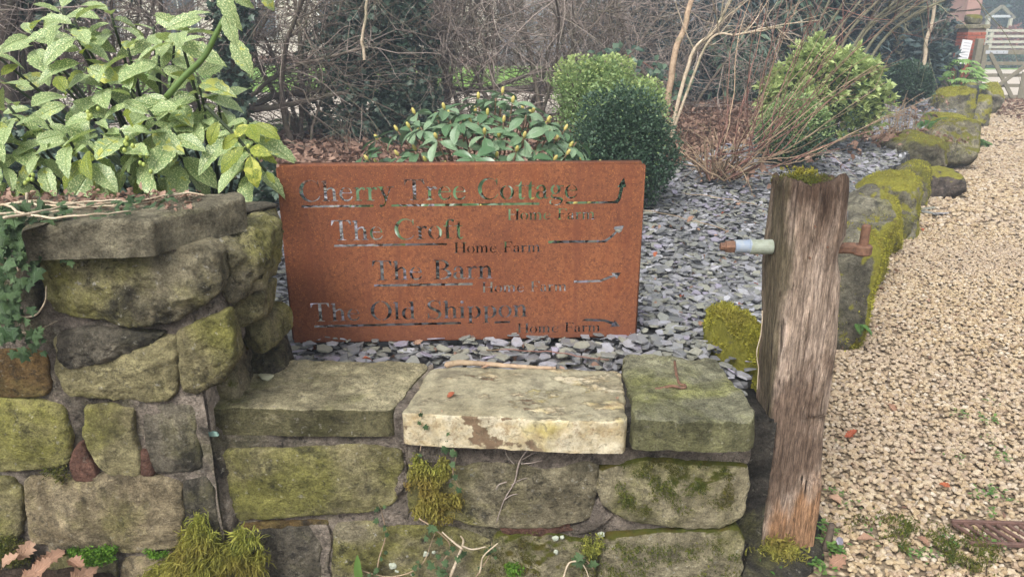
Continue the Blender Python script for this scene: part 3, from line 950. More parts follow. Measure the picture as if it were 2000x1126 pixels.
# slate chips ------------------------------------------------------
def chip(seed):
    r = np.random.default_rng(seed); n = int(r.integers(4, 8))
    th = np.sort((np.arange(n) + r.uniform(-.38, .38, n)) * 2 * math.pi / n)
    rad = r.uniform(.70, 1.15, n); a = r.uniform(.42, .80)
    hx, hy = np.cos(th) * rad, np.sin(th) * rad * a
    t = r.uniform(.05, .11)
    V = np.vstack([np.c_[hx * .96, hy * .96, np.full(n, t) + r.normal(0, .02, n)], np.c_[hx, hy, np.full(n, -t)], [[0, 0, t * 1.05]]])
    F = [(i, (i + 1) % n, 2 * n) for i in range(n)]
    for i in range(n):
        j = (i + 1) % n
        F += [(i, i + n, j + n), (i, j + n, j)]
    return V, np.array(F)
CH = [chip(k) for k in range(14)]
Vs, Fs, base = [], [], 0
for (dens, a, b, s0, s1, sd_) in ((1250, 2.0, 3.6, .014, .038, 1), (950, 3.6, 6.5, .018, .041, 2), (480, 6.5, 15.0, .028, .052, 3)):
    X, Y = scatter_xy(SB, dens, a, b, sd_)
    n = len(X); r = np.random.default_rng(sd_ + 20)
    z = hb(X, Y) - .012 + r.random(n) ** 1.2 * .034 + .018 * fbm(np.c_[X, Y, X * 0], 1.6, 3, 4)
    k = (np.abs(Y - 2.18) > .0)
    Mx = rotmats(r.normal(0, .22, n), r.normal(0, .22, n), r.uniform(0, 6.28, n))
    sc = s0 + (s1 - s0) * r.random(n) ** 1.4
    a_, b_ = scatter(CH, np.c_[X, Y, z], Mx, sc)
    Vs.append(a_); Fs.append(b_ + base); base += len(a_)
tag(link('slate_chips', mk_mesh('slate_chips', np.concatenate(Vs), np.concatenate(Fs), M['slate'], False)),
    'grey and purple slate chippings covering the raised bed', 'slate chips', kind='stuff')
# the largest chips, lying in front of and beside the rusty sign, one by one
chip_me = [mk_mesh('slate_chip', V, [F], M['slate_one'], False) for V, F in CH]
r = np.random.default_rng(77)
cnt = 0
while cnt < 270:
    x = r.uniform(-.78, .98); y = 2.17 + r.random() ** .8 * .62
    if x > .6 + (y - 2.2) * .4: continue
    o = link('slate_chip', chip_me[cnt % len(CH)], bed)
    o.location = (x, y, ZB + .022 + r.random() * .016)
    o.rotation_euler = (r.normal(0, .15), r.normal(0, .15), r.uniform(0, 6.28))
    s_ = r.uniform(.022, .040); o.scale = (s_, s_, s_ * .8)
    cnt += 1

# gravel -----------------------------------------------------------
GP = [(.74, .9), (30, .9), (30, 18.3), (10.4, 18.3)] + LINE[::-1][1:-1] + [(.98, 2.12), (.98, 1.75), (.70, 1.75)]
def pebble(sub, seed, p=6):
    D, F = ICO[sub]
    r = np.random.default_rng(seed)
    V = D * (1 + r.uniform(-.22, .16, len(D)))[:, None] * np.array([1.0, r.uniform(.62, .9), r.uniform(.42, .68)])
    return V, F
P1 = [pebble(0, k) for k in range(12)]
OC = (np.array([(1, 0, 0), (0, 1, 0), (-1, 0, 0), (0, -1, 0), (0, 0, 1)], float) * [1, .8, .6],
      np.array([(0, 1, 4), (1, 2, 4), (2, 3, 4), (3, 0, 4)]))
Vs, Fs, base = [], [], 0
for (dens, a, b, s0, s1, pr, sd_) in ((4300, 1.2, 3.2, .0075, .0160, P1, 5), (3200, 3.2, 6.0, .0095, .0165, P1, 6),
                                      (900, 6.0, 10.5, .017, .028, P1[:4], 7), (330, 10.5, 18.3, .028, .045, [OC], 8)):
    X, Y = scatter_xy(GP, dens, a, b, sd_, 1.05)
    n = len(X); r = np.random.default_rng(sd_ + 40)
    z = r.random(n) * .009
    Mx = rotmats(r.normal(0, .22, n), r.normal(0, .22, n), r.uniform(0, 6.28, n))
    a_, b_ = scatter(pr, np.c_[X, Y, z], Mx, s0 + (s1 - s0) * r.random(n) ** 1.5)
    Vs.append(a_); Fs.append(b_ + base); base += len(a_)
tag(link('gravel', mk_mesh('gravel', np.concatenate(Vs), np.concatenate(Fs), M['gravel'], False)),
    'loose golden limestone gravel spread over the driveway', 'gravel', kind='stuff')

# leaf litter ------------------------------------------------------
def litter(name, label, poly, dens, y0, y1, size, seed, z=ZB, mat='dead_leaf', thick=.05):
    X, Y = scatter_xy(poly, dens, y0, y1, seed, 1.2)
    n = len(X); r = np.random.default_rng(seed)
    Mx = rotmats(r.normal(0, .5, n), r.normal(0, .5, n), r.uniform(0, 6.28, n))
    V, F = scatter(DL, np.c_[X, Y, z + r.random(n) * thick + .03 * fbm(np.c_[X, Y, X * 0], 2, 3, seed)], Mx, size * r.uniform(.6, 1.3, n))
    return tag(link(name, mk_mesh(name, V, F, M[mat], True)), label, 'fallen leaves', kind='stuff')
litter('leaf_litter', 'brown fallen leaves carpeting the soil under the bare hedge',
       [(-6.5, 3.2), (-1.2, 3.2), (-1.8, 5.0), (0, 5.6), (1.3, 6.2), (2.3, 7.6), (4.1, 10.4), (6.6, 14.6), (4.6, 14.0), (2.6, 11.2), (.2, 9.4), (-2.8, 7.5), (-6.5, 6.6)], 520, 3.2, 14.6, .085, 31)
litter('leaf_litter', 'thin drift of brown leaves along the foot of the boulder row',
       [(9.2, 13.6), (10.4, 15.6), (13.5, 18.0), (10.6, 18.0), (8.9, 14.4)], 90, 13, 18, .09, 33, z=.02, thick=.02)
litter('leaf_litter', 'sparse brown leaves strewn over the far slate chippings', [(1.5, 5), (2.6, 5.8), (4.4, 8.4), (7.8, 13.6), (6.7, 14.2), (3.9, 10.2), (2.2, 7.5), (1.2, 6)], 16, 5, 14, .075, 35, z=ZB + .03, thick=.02)

# ================================================================== THE WALLS
def wall_core(x0, x1, z0, z1, y, seed, amp=.012, step=.012, depth=.3, name='mortar', parent=None, mat='mortar'):
    nx = max(4, int((x1 - x0) / step)); nz = max(4, int((z1 - z0) / step))
    X, Z = np.meshgrid(np.linspace(x0, x1, nx), np.linspace(z0, z1, nz))
    Pn = np.c_[X.ravel(), np.zeros(X.size), Z.ravel()]
    d = fbm(Pn, 7, 5, seed) * amp + fbm(Pn, 30, 3, seed + 4) * amp * .35
    V = np.c_[X.ravel(), y + d, Z.ravel()]
    i = np.arange(nz - 1)[:, None] * nx; j = np.arange(nx - 1)[None, :]
    F = np.stack([i + j, i + j + 1, i + nx + j + 1, i + nx + j], -1).reshape(-1, 4)
    mb = MB().add(V, F)
    m = .02
    mb.box(((x0 + x1) / 2, y + m + depth / 2, (z0 + z1) / 2), (x1 - x0 - .004, depth, z1 - z0 - .004))
    return mb.build(name, M[mat], parent, True)

def stone(parent, pts, mat, yf=1.85, depth=.05, bulge=.012, rnd=.014, seed=0, name='stone', tilt=None, amp=.007, rough=.007, grow_=.006, **kw):
    q = [P(a, b, y=yf) for a, b in pts]
    poly = np.array([(v.x, v.z) for v in q]); cc = poly.mean(axis=0); dd = poly - cc
    poly = poly + dd / np.linalg.norm(dd, axis=1, keepdims=True) * grow_
    rnd = min(rnd, .5 * rnd + .003); bulge = bulge * .75
    X, F = pillow(poly, depth, bulge, rnd, lambda u, v, w: np.c_[u, yf + depth - w, v], seed, amp, rough, tilt=tilt, **kw)
    me = mk_mesh(name, X, F, M[mat], True)
    return link(name, me, parent)

low = empty('low_wall', (0, 0, 0), 'low mossy sandstone wall with three coping slabs in front of the rusty sign', 'wall')
wall_core(-.86, .60, -.05, .465, 1.861, 3, parent=low)
# mortar band below the coping
def band(parent, pts, yf, depth, mat, seed, **kw):
    return stone(parent, pts, mat, yf, depth, .002, .006, seed, name='mortar_band', amp=.005, rough=.004, **kw)
band(low, [(405, 856), (600, 862), (775, 866), (790, 885), (600, 888), (410, 884)], 1.856, .03, 'mortar', 5)
band(low, [(800, 868), (1000, 872), (1180, 880), (1165, 905), (1080, 920), (960, 912), (880, 905), (800, 898)], 1.852, .03, 'mortar', 6)
band(low, [(1165, 875), (1300, 862), (1462, 858), (1460, 905), (1430, 912), (1300, 898), (1230, 905), (1165, 905)], 1.846, .04, 'mortar', 7)
# middle course
stone(low, [(428, 880), (600, 878), (700, 872), (786, 878), (782, 930), (770, 985), (700, 1002), (560, 1008), (470, 1018), (440, 995), (425, 930)], 'stone_olive', 1.843, .05, .010, .014, 11)
stone(low, [(885, 915), (975, 902), (1085, 915), (1140, 900), (1170, 905), (1166, 960), (1150, 1015), (1060, 1030), (970, 1030), (895, 1018), (800, 1005), (800, 915)], 'stone_lichen', 1.846, .05, .010, .016, 12)
stone(low, [(1178, 915), (1260, 898), (1340, 904), (1460, 905), (1466, 950), (1450, 1010), (1400, 1032), (1300, 1028), (1220, 1012), (1178, 985), (1170, 950)], 'stone_mossy', 1.838, .055, .014, .016, 13)
# bottom course
stone(low, [(495, 1038), (600, 1030), (625, 1060), (632, 1160), (500, 1170), (486, 1100)], 'stone_dark', 1.848, .045, .008, .014, 14)
stone(low, [(650, 1025), (760, 1022), (900, 1040), (960, 1060), (955, 1170), (650, 1170)], 'stone_lichen', 1.850, .045, .010, .014, 15)
stone(low, [(965, 1045), (1060, 1042), (1150, 1060), (1160, 1100), (1150, 1170), (960, 1170)], 'stone_mossy', 1.846, .045, .010, .014, 16)
stone(low, [(1180, 1048), (1300, 1040), (1440, 1030), (1452, 1060), (1440, 1170), (1170, 1170)], 'stone_mossy', 1.842, .05, .012, .016, 17)
# low course hidden below the picture's edge
stone(low, [(500, 1190), (980, 1190), (980, 1290), (500, 1290)], 'stone_tan', 1.85, .045, .01, .014, 18)
stone(low, [(1000, 1190), (1430, 1190), (1425, 1290), (1000, 1290)], 'stone_tan', 1.85, .045, .01, .014, 19)
# small packing stones and smears of pale mortar in the joints
for k, (pts, mt) in enumerate([
    ([(772, 905), (792, 900), (796, 940), (782, 960), (770, 990), (762, 975), (778, 930)], 'mortar'),
    ([(755, 975), (795, 985), (800, 1030), (740, 1032), (745, 1000)], 'mortar'),
    ([(1165, 975), (1180, 985), (1185, 1000), (1200, 1005), (1160, 1035), (1120, 1045), (1105, 1030), (1150, 1015)], 'mortar'),
    ([(600, 1026), (640, 1026), (648, 1060), (640, 1110), (655, 1140), (628, 1140), (625, 1080)], 'mortar'),
    ([(980, 1028), (1100, 1022), (1120, 1034), (1060, 1044), (985, 1042)], 'red_stone'),
    ([(470, 1022), (560, 1018), (640, 1016), (640, 1028), (560, 1030), (480, 1032)], 'stone_brown')]):
    stone(low, pts, mt, 1.853, .03, .006, .008, 60 + k, name='packing_stone', K=8, N=64)

# coping slabs
def coping(parent, toppx, z, th, mat, seed, rnd=.010, amp=.005, rough=.006, name='coping_stone', bulge=.004, zf=None):
    q = [P(a, b, z=z) for a, b in toppx]
    poly = [(v.x, v.y) for v in q]
    X, F = pillow(poly, th, bulge, rnd, lambda u, v, w: np.c_[u, v, z - th + w], seed, amp, rough, N=170, K=22, smooth_it=2, nscale=11)
    return link(name, mk_mesh(name, X, F, M[mat], True), parent)
# the underside and edges lie over the wall face: slabs stand 2 cm proud of it
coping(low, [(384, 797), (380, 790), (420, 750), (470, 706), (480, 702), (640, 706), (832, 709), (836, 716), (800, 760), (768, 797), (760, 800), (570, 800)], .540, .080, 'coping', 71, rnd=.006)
coping(low, [(784, 805), (790, 797), (818, 755), (838, 722), (845, 717), (1020, 718), (1205, 724), (1213, 727), (1219, 770), (1222, 815), (1216, 824), (1000, 818), (792, 808)], .545, .092, 'coping_paint', 72, rnd=.008, amp=.004, rough=.008)
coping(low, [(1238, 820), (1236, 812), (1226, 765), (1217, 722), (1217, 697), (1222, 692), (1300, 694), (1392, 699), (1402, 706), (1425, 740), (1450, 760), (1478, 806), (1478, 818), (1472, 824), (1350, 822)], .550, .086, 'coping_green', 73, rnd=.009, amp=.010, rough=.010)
for k, pts in enumerate([[(768, 812), (772, 795), (826, 720), (848, 712), (842, 740), (806, 800), (800, 812)], [(1218, 818), (1216, 790), (1211, 728), (1228, 728), (1236, 790), (1246, 818)],
                         [(356, 800), (362, 788), (440, 715), (465, 700), (480, 704), (400, 790), (392, 805)]]):
    q = [P(a, b, z=.53) for a, b in pts]
    X, F = pillow([(v.x, v.y) for v in q], .085, .002, .01, lambda u, v, w: np.c_[u, v, .532 - .085 + w], 80 + k, .007, .006, N=70, K=6)
    link('mortar_joint', mk_mesh('mortar_joint', X, F, M['dark_mortar' if k == 1 else 'mortar'], True), low)
# dark fill between the wall's end and the gatepost
wall_core(.585, .745, -.05, .46, 1.925, 23, amp=.03, depth=.2, name='rough_end_fill', parent=low, mat='dark_mortar')
# teal lichen flake
X, F = pillow([(P(a, b, y=1.83).x, P(a, b, y=1.83).z) for a, b in [(390, 842), (402, 838), (425, 840), (432, 848), (415, 851), (398, 849)]], .006, .002, .002,
              lambda u, v, w: np.c_[u, 1.826 - w, v], 5, .002, .004, N=40, K=4)
link('lichen_flake', mk_mesh('lichen_flake', X, F, M['teal_lichen'], True), low)

# tall wall ----------------------------------------------------------
tall = empty('tall_wall', (0, 0, 0), 'taller rough sandstone wall end at the left with ivy over its top slab', 'wall')
YT = 1.79
wall_core(-1.75, -.80, -.05, 1.0, YT + .012, 33, amp=.014, parent=tall, depth=.38)
def tst(pts, mat, seed, yf=None, **kw):
    return stone(tall, pts, mat, (yf or YT), seed=seed, **kw)
coping(tall, [(40, 450), (44, 438), (200, 434), (296, 432), (310, 426), (400, 404), (478, 388), (482, 384), (470, 380), (330, 382), (150, 390), (60, 396)], 1.085, .085, 'coping_far', 171, rnd=.010, amp=.006)
tst([(86, 500), (140, 490), (250, 502), (330, 488), (390, 478), (420, 500), (425, 545), (418, 580), (370, 610), (320, 632), (250, 634), (180, 624), (110, 608), (82, 560)], 'stone_lichen', 101, depth=.06, bulge=.035, rnd=.02, amp=.014)
tst([(-120, 500), (70, 498), (76, 560), (70, 620), (-120, 630)], 'stone_dark', 102, depth=.05)
tst([(108, 662), (150, 650), (220, 648), (290, 655), (340, 660), (345, 700), (350, 760), (330, 785), (220, 782), (130, 768), (112, 720)], 'stone_olive', 103, depth=.05, bulge=.012, amp=.012)
tst([(110, 655), (180, 645), (260, 650), (320, 652), (300, 672), (240, 690), (200, 706), (140, 722), (112, 700)], 'stone_dark', 104, YT - .012, depth=.05, bulge=.014, rnd=.012, amp=.012)
tst([(352, 655), (400, 625), (440, 608), (458, 650), (462, 700), (440, 740), (385, 770), (356, 760), (348, 700)], 'stone_olive', 105, YT + .004, depth=.05, bulge=.02, rnd=.02, amp=.012)
tst([(-120, 682), (40, 684), (84, 690), (95, 740), (88, 776), (-120, 772)], 'stone_brown', 106, depth=.05)
tst([(-120, 782), (20, 778), (80, 786), (120, 800), (140, 860), (130, 905), (60, 918), (-120, 915)], 'stone_olive', 107, depth=.05, bulge=.016)
tst([(162, 795), (220, 792), (262, 800), (262, 850), (275, 900), (268, 928), (210, 925), (185, 900), (160, 850)], 'stone_olive', 108, depth=.045)
tst([(278, 792), (340, 782), (385, 786), (385, 850), (392, 910), (350, 925), (300, 920), (285, 860)], 'stone_dark', 109, YT + .01, depth=.045, bulge=.014)
tst([(150, 872), (158, 868), (184, 920), (182, 936), (146, 936), (138, 905)], 'red_stone', 110, YT - .002, depth=.03, rnd=.006, bulge=.004, name='packing_stone', N=60, K=8, smooth_it=1)
tst([(275, 880), (290, 885), (298, 925), (280, 930), (266, 905)], 'red_stone', 111, YT + .002, depth=.03, rnd=.006, name='packing_stone', N=60, K=8)
tst([(48, 935), (150, 936), (230, 930), (300, 936), (345, 945), (352, 1010), (345, 1070), (240, 1078), (140, 1068), (60, 1058), (50, 1000)], 'stone_tan', 112, YT - .004, depth=.05, bulge=.012, rnd=.012)
tst([(-120, 935), (20, 936), (40, 960), (42, 1040), (20, 1062), (-120, 1060)], 'stone_olive', 113, depth=.045)
tst([(360, 945), (400, 935), (418, 960), (424, 1030), (430, 1090), (360, 1100), (356, 1010)], 'stone_dark', 114, YT + .006, depth=.045)
tst([(-120, 1085), (60, 1082), (65, 1170), (-120, 1170)], 'stone_dark', 115)
tst([(76, 1088), (180, 1082), (220, 1100), (225, 1180), (76, 1180)], 'stone_mossy', 116)
tst([(238, 1092), (330, 1088), (420, 1110), (430, 1180), (238, 1180)], 'stone_tan', 117)
tst([(95, 1060), (118, 1058), (136, 1072), (120, 1080), (96, 1076)], 'stone_tan', 118, YT - .01, depth=.02, name='packing_stone', N=50, K=6)
# return side of the tall wall: rough blocks seen at its right
def block(parent, c, half, seed, mat, rz=0.0, sub=4, name='stone', amp=.07, **kw):
    V, F = rock(half, seed, sub, amp=amp, **kw)
    o = link(name, mk_mesh(name, V, [F], M[mat], True), parent)
    o.location = c; o.rotation_euler = (0, 0, rz)
    return o
block(tall, (-.748, 2.02, .925), (.092, .185, .092), 201, 'stone_lichen', .1, amp=.14)
block(tall, (-.715, 2.0, .795), (.050, .09, .046), 202, 'stone_olive', .1)
block(tall, (-.705, 2.06, .70), (.048, .09, .052), 203, 'stone_olive', -.1)
block(tall, (-.80, 1.96, .80), (.060, .16, .13), 204, 'mortar', .05, amp=.14)
block(tall, (-.815, 2.05, .60), (.045, .14, .10), 205, 'stone_mossy', .05, amp=.12)
block(tall, (-.74, 2.16, .54), (.060, .10, .07), 206, 'stone_dark', .2)
block(tall, (-.815, 1.93, .30), (.045, .12, .22), 207, 'mortar', .0, amp=.10)
block(tall, (-1.3, 2.06, 1.0), (.50, .17, .045), 208, 'stone_dark', .0)

# ================================================================== MOSS ON THE WALLS
def tuft_mesh(pts, nrm, per, length, spread, seed, width=.16, droop=.5, var=.5):
    r = np.random.default_rng(seed)
    n = len(pts) * per
    Pp = np.repeat(pts, per, axis=0) + r.normal(0, spread, (n, 3))
    D = np.repeat(nrm, per, axis=0) + r.normal(0, .55, (n, 3))
    D[:, 2] -= droop * r.random(n)
    Bl = [(np.array([(0, -w_, 0), (0, w_, 0), (.55, w_ * .9, .10), (.55, -w_ * .9, .10), (1, 0, -.12)]),
           np.array([(0, 1, 2), (0, 2, 3), (3, 2, 4)])) for w_ in (width, width * .7)]
    return scatter(Bl, Pp, frames(D, roll=r.uniform(0, 6.28, n)), length * r.uniform(1 - var, 1 + var, n))

def wall_moss(name, label, pxpoly, yf, nclump, per, length, mat, seed, thick=.02, droop=.7, width=.16, spread=.006):
    r = np.random.default_rng(seed)
    q = [(P(a, b, y=yf).x, P(a, b, y=yf).z) for a, b in pxpoly]
    xs = [a for a, _ in q]; zs = [b for _, b in q]
    X = r.uniform(min(xs), max(xs), nclump * 4); Z = r.uniform(min(zs), max(zs), nclump * 4)
    k = inside(q, X, Z) & (fbm(np.c_[X, X * 0, Z], 22, 3, seed) > (-.06 if nclump > 400 else -.5))
    X, Z = X[k][:nclump], Z[k][:nclump]
    c = np.array([np.mean(xs), np.mean(zs)]); e = max(max(xs) - min(xs), max(zs) - min(zs)) * .55
    h = np.clip(1 - np.hypot(X - c[0], Z - c[1]) / e, .15, 1) * thick * (1 + .5 * fbm(np.c_[X, X * 0, Z], 30, 2, seed + 1))
    pts = np.c_[X, yf - h, Z]
    V, F = tuft_mesh(pts, np.tile([0, -1, .25], (len(pts), 1)), per, length, spread, seed, width, droop)
    return tag(link(name, mk_mesh(name, V, F, M[mat], False)), label, 'moss', kind='stuff')

wall_moss('feathery_moss', 'shaggy yellow green moss clump where the tall and low walls meet',
          [(405, 990), (440, 1000), (462, 1020), (500, 1040), (515, 1080), (500, 1126), (490, 1170), (300, 1170), (290, 1110), (335, 1090), (345, 1060), (375, 1040), (385, 1010)], 1.80, 1100, 11, .030, 'moss_blade', 301, .055, 1.0, .055, .010)
wall_moss('cushion_moss', 'bright green cushion moss on the ledge of the tall wall', [(135, 1072), (170, 1066), (225, 1064), (226, 1088), (190, 1096), (140, 1086)], 1.775, 240, 10, .0065, 'moss_bright', 302, .018, .2, .3, .004)
wall_moss('cushion_moss', 'small strip of bright cushion moss near the shaggy moss', [(284, 1072), (330, 1074), (332, 1085), (290, 1084)], 1.78, 70, 9, .0055, 'moss_bright', 303, .012, .2, .3, .003)
wall_moss('wall_moss', 'hanging olive moss below the left end of the painted coping', [(808, 885), (850, 878), (880, 900), (900, 960), (895, 1005), (860, 1020), (815, 1005), (795, 960)], 1.842, 520, 8, .013, 'moss_blade', 304, .022, .8, .12, .006)
wall_moss('wall_moss', 'dark moss patches across the stone beside the gatepost', [(1215, 905), (1300, 900), (1400, 902), (1440, 930), (1430, 985), (1330, 1000), (1290, 960), (1260, 1005), (1215, 985), (1200, 930)], 1.824, 520, 7, .0075, 'moss_dark', 305, .005, .4, .16, .006)
wall_moss('wall_moss', 'dark green moss over the bottom stones of the low wall', [(960, 1050), (1050, 1040), (1160, 1060), (1300, 1060), (1440, 1050), (1440, 1150), (960, 1150)], 1.834, 560, 7, .008, 'moss_dark', 306, .005, .4, .16, .006)
wall_moss('wall_moss', 'green moss tuft on the joint above the bottom course', [(1140, 1045), (1170, 1035), (1180, 1065), (1160, 1085), (1138, 1075)], 1.836, 90, 8, .009, 'moss_blade', 307, .010, .4, .14, .004)
wall_moss('wall_moss', 'mossy fringe at the lower left corner of the tall wall', [(0, 1040), (30, 1050), (60, 1065), (60, 1095), (0, 1100)], YT - .01, 170, 8, .010, 'moss_dark', 308, .012, .5, .14, .005)
wall_moss('cushion_moss', 'fringe of green moss in the joint under the two square stones', [(85, 918), (130, 905), (140, 925), (125, 938), (90, 935)], YT - .002, 70, 7, .006, 'moss_dark', 309, .008, .3, .2, .004)
wall_moss('cushion_moss', 'tiny bright fern-like moss between stones at the bottom', [(985, 1100), (1015, 1095), (1022, 1115), (995, 1122)], 1.832, 60, 8, .008, 'moss_bright', 310, .012, .2, .25, .004)

# ================================================================== BOULDERS BESIDE THE DRIVE
def surf_tufts(V, F, n, cond, length, seed, spread=.004, per=1, width=.2, droop=.3):
    a, b, c = V[F[:, 0]], V[F[:, 1]], V[F[:, 2]]
    cr = np.cross(b - a, c - a); ar = np.linalg.norm(cr, axis=1); nn = cr / (ar[:, None] + 1e-12)
    ctr = (a + b + c) / 3
    ar = ar * cond(ctr, nn)
    r = np.random.default_rng(seed)
    k = r.choice(len(F), n, p=ar / ar.sum())
    u = r.random((n, 2)); m = u.sum(1) > 1; u[m] = 1 - u[m]
    pts = a[k] + (b - a)[k] * u[:, :1] + (c - a)[k] * u[:, 1:]
    return tuft_mesh(pts, nn[k], per, length, spread, seed, width, droop)

def boulder(label, x0, y0, x1, y1, depth, mat, seed, yaw=-.5, zb=-.04, base=None, amp=.09, moss=0, cuts=None, p=16, tuft='moss_yellow', lean=(0, 0), sub=4, mdir=(.6, -.1, .9), mlen=.010, ncut=10, name='boulder', ext=.11):
    bz = 0.0 if base is None else base
    B = P((x0 + x1) / 2, y1, z=bz)
    yc = B.y + depth * .45
    a, b = P(x0, y1, y=yc).x, P(x1, y1, y=yc).x
    zt = P((x0 + x1) / 2, y0, y=B.y + depth * .6).z
    zb = bz + zb
    hw = (b - a) / 2 * 1.06
    zt += .09 * (zt - zb)
    # footprint turned by yaw: choose half sizes that keep the seen width
    hx = max(.05, (hw - depth / 2 * abs(math.sin(yaw)) * .75))
    if ext:
        # the bed side runs on below the slate
        hx += ext; cuts = (cuts or []) + [((-.62, 0, .78), .98)]
    V, F = rock((hx, depth / 2, (zt - zb) / 2), seed, sub, p=p, amp=amp, cuts=cuts, ncut=ncut)
    V = V - np.array([ext, 0, 0])
    o = link(name, mk_mesh(name, V, [F], M[mat], True))
    o.location = ((a + b) / 2, yc, (zt + zb) / 2); o.rotation_euler = (lean[0], lean[1], yaw)
    tag(o, label, 'boulder', 'mossy boulders edging the driveway')
    if moss:
        cs, sn = math.cos(yaw), math.sin(yaw)
        dl = np.array([mdir[0] * cs + mdir[1] * sn, -mdir[0] * sn + mdir[1] * cs, mdir[2]])
        dl = dl / np.linalg.norm(dl)
        A, G = surf_tufts(V, F, moss, lambda c, nn: np.clip((nn @ dl) - .35 + .9 * fbm(c, 7, 4, seed), 0, 1) ** .7 + 1e-9, mlen, seed + 1)
        link('moss', mk_mesh('moss', A, G, M[tuft], False), o)
    return o

boulder('low boulder smothered in yellow moss between the coping and the gatepost', 1372, 622, 1500, 750, .34, 'boulder_full', 501, .2, base=.42, zb=-.3, moss=9500, mdir=(0, -.7, .8), mlen=.011, ext=0)
boulder('thin upright yellow-mossed stone directly behind the gatepost', 1632, 455, 1698, 693, .34, 'boulder_yellow', 502, -.35, moss=4200, mdir=(1, -.5, .3))
boulder('mossy stone behind the rusty hinge pin with slate on its shoulder', 1672, 436, 1727, 592, .50, 'boulder_yellow', 503, -.45, moss=3600, mdir=(1, -.4, .3))
boulder('square dark boulder whose drive side is coated in yellow moss', 1668, 386, 1763, 508, .50, 'boulder_yellow', 504, -.42, moss=4200, mdir=(1, -.25, .1), p=14)
boulder('long grey-brown boulder with yellow moss on its flat top', 1688, 347, 1803, 468, .62, 'boulder_top', 505, -.45, moss=3600, mdir=(.3, 0, 1), p=12)
boulder('pointed stone with a white lichen ridge standing behind the flat-topped boulder', 1768, 320, 1828, 408, .62, 'boulder', 506, -.5, moss=1800, p=12, amp=.10)
boulder('low reddish brown stone tucked beside the white-ridged stone', 1806, 331, 1870, 388, .55, 'boulder_brown', 507, -.3)
boulder('wedge-shaped brown boulder with a pointed top on the bed side', 1752, 266, 1845, 334, .7, 'boulder', 508, -.2, base=.12, moss=1500, mdir=(.2, 0, 1))
boulder('largest rounded boulder of the row bulging over the gravel', 1812, 240, 1912, 336, 1.0, 'boulder', 509, -.45, amp=.06, moss=3600, mdir=(0, -.1, 1), sub=5)
boulder('domed boulder with moss and fern behind the largest boulder', 1818, 222, 1880, 290, .8, 'boulder_top', 510, -.3, base=.05, moss=2200, mdir=(0, -.2, 1))
boulder('moss-capped boulder left of the dark upright slab', 1834, 177, 1898, 250, .8, 'boulder_top', 511, -.3, base=.05, moss=3000, mdir=(-.2, -.3, 1), mlen=.016)
boulder('tall smooth dark slab leaning among the far boulders', 1870, 166, 1916, 252, .9, 'boulder_grey', 512, -.5, amp=.03, p=7)
boulder('yellow-green stone right of the dark upright slab', 1908, 190, 1935, 250, .8, 'boulder_top', 513, -.5, moss=900, mdir=(.3, 0, 1), mlen=.016)
boulder('farthest boulder of the row under thick moss near the gate', 1914, 168, 1954, 224, .9, 'boulder_top', 514, -.3, moss=1600, mdir=(0, -.2, 1), mlen=.018)
boulder('small stone filling the gap below the flat-topped boulder', 1752, 415, 1776, 470, .3, 'boulder', 515, -.4, moss=500)

for k, (x, y, hx, hy, hz_, lab) in enumerate([(.99, 2.62, .12, .26, .23, 'mossy boulder hidden close behind the gatepost'), (1.22, 3.06, .13, .25, .22, 'second mossy boulder behind the gatepost, before the upright stone')]):
    V, F = rock((hx, hy, hz_), 530 + k, 4, p=14, amp=.09, ncut=10)
    o = link('boulder', mk_mesh('boulder', V, [F], M['boulder_yellow'], True), None, (x, y, hz_ - .03)); o.rotation_euler = (0, 0, -.5)
    tag(o, lab, 'boulder', 'mossy boulders edging the driveway')

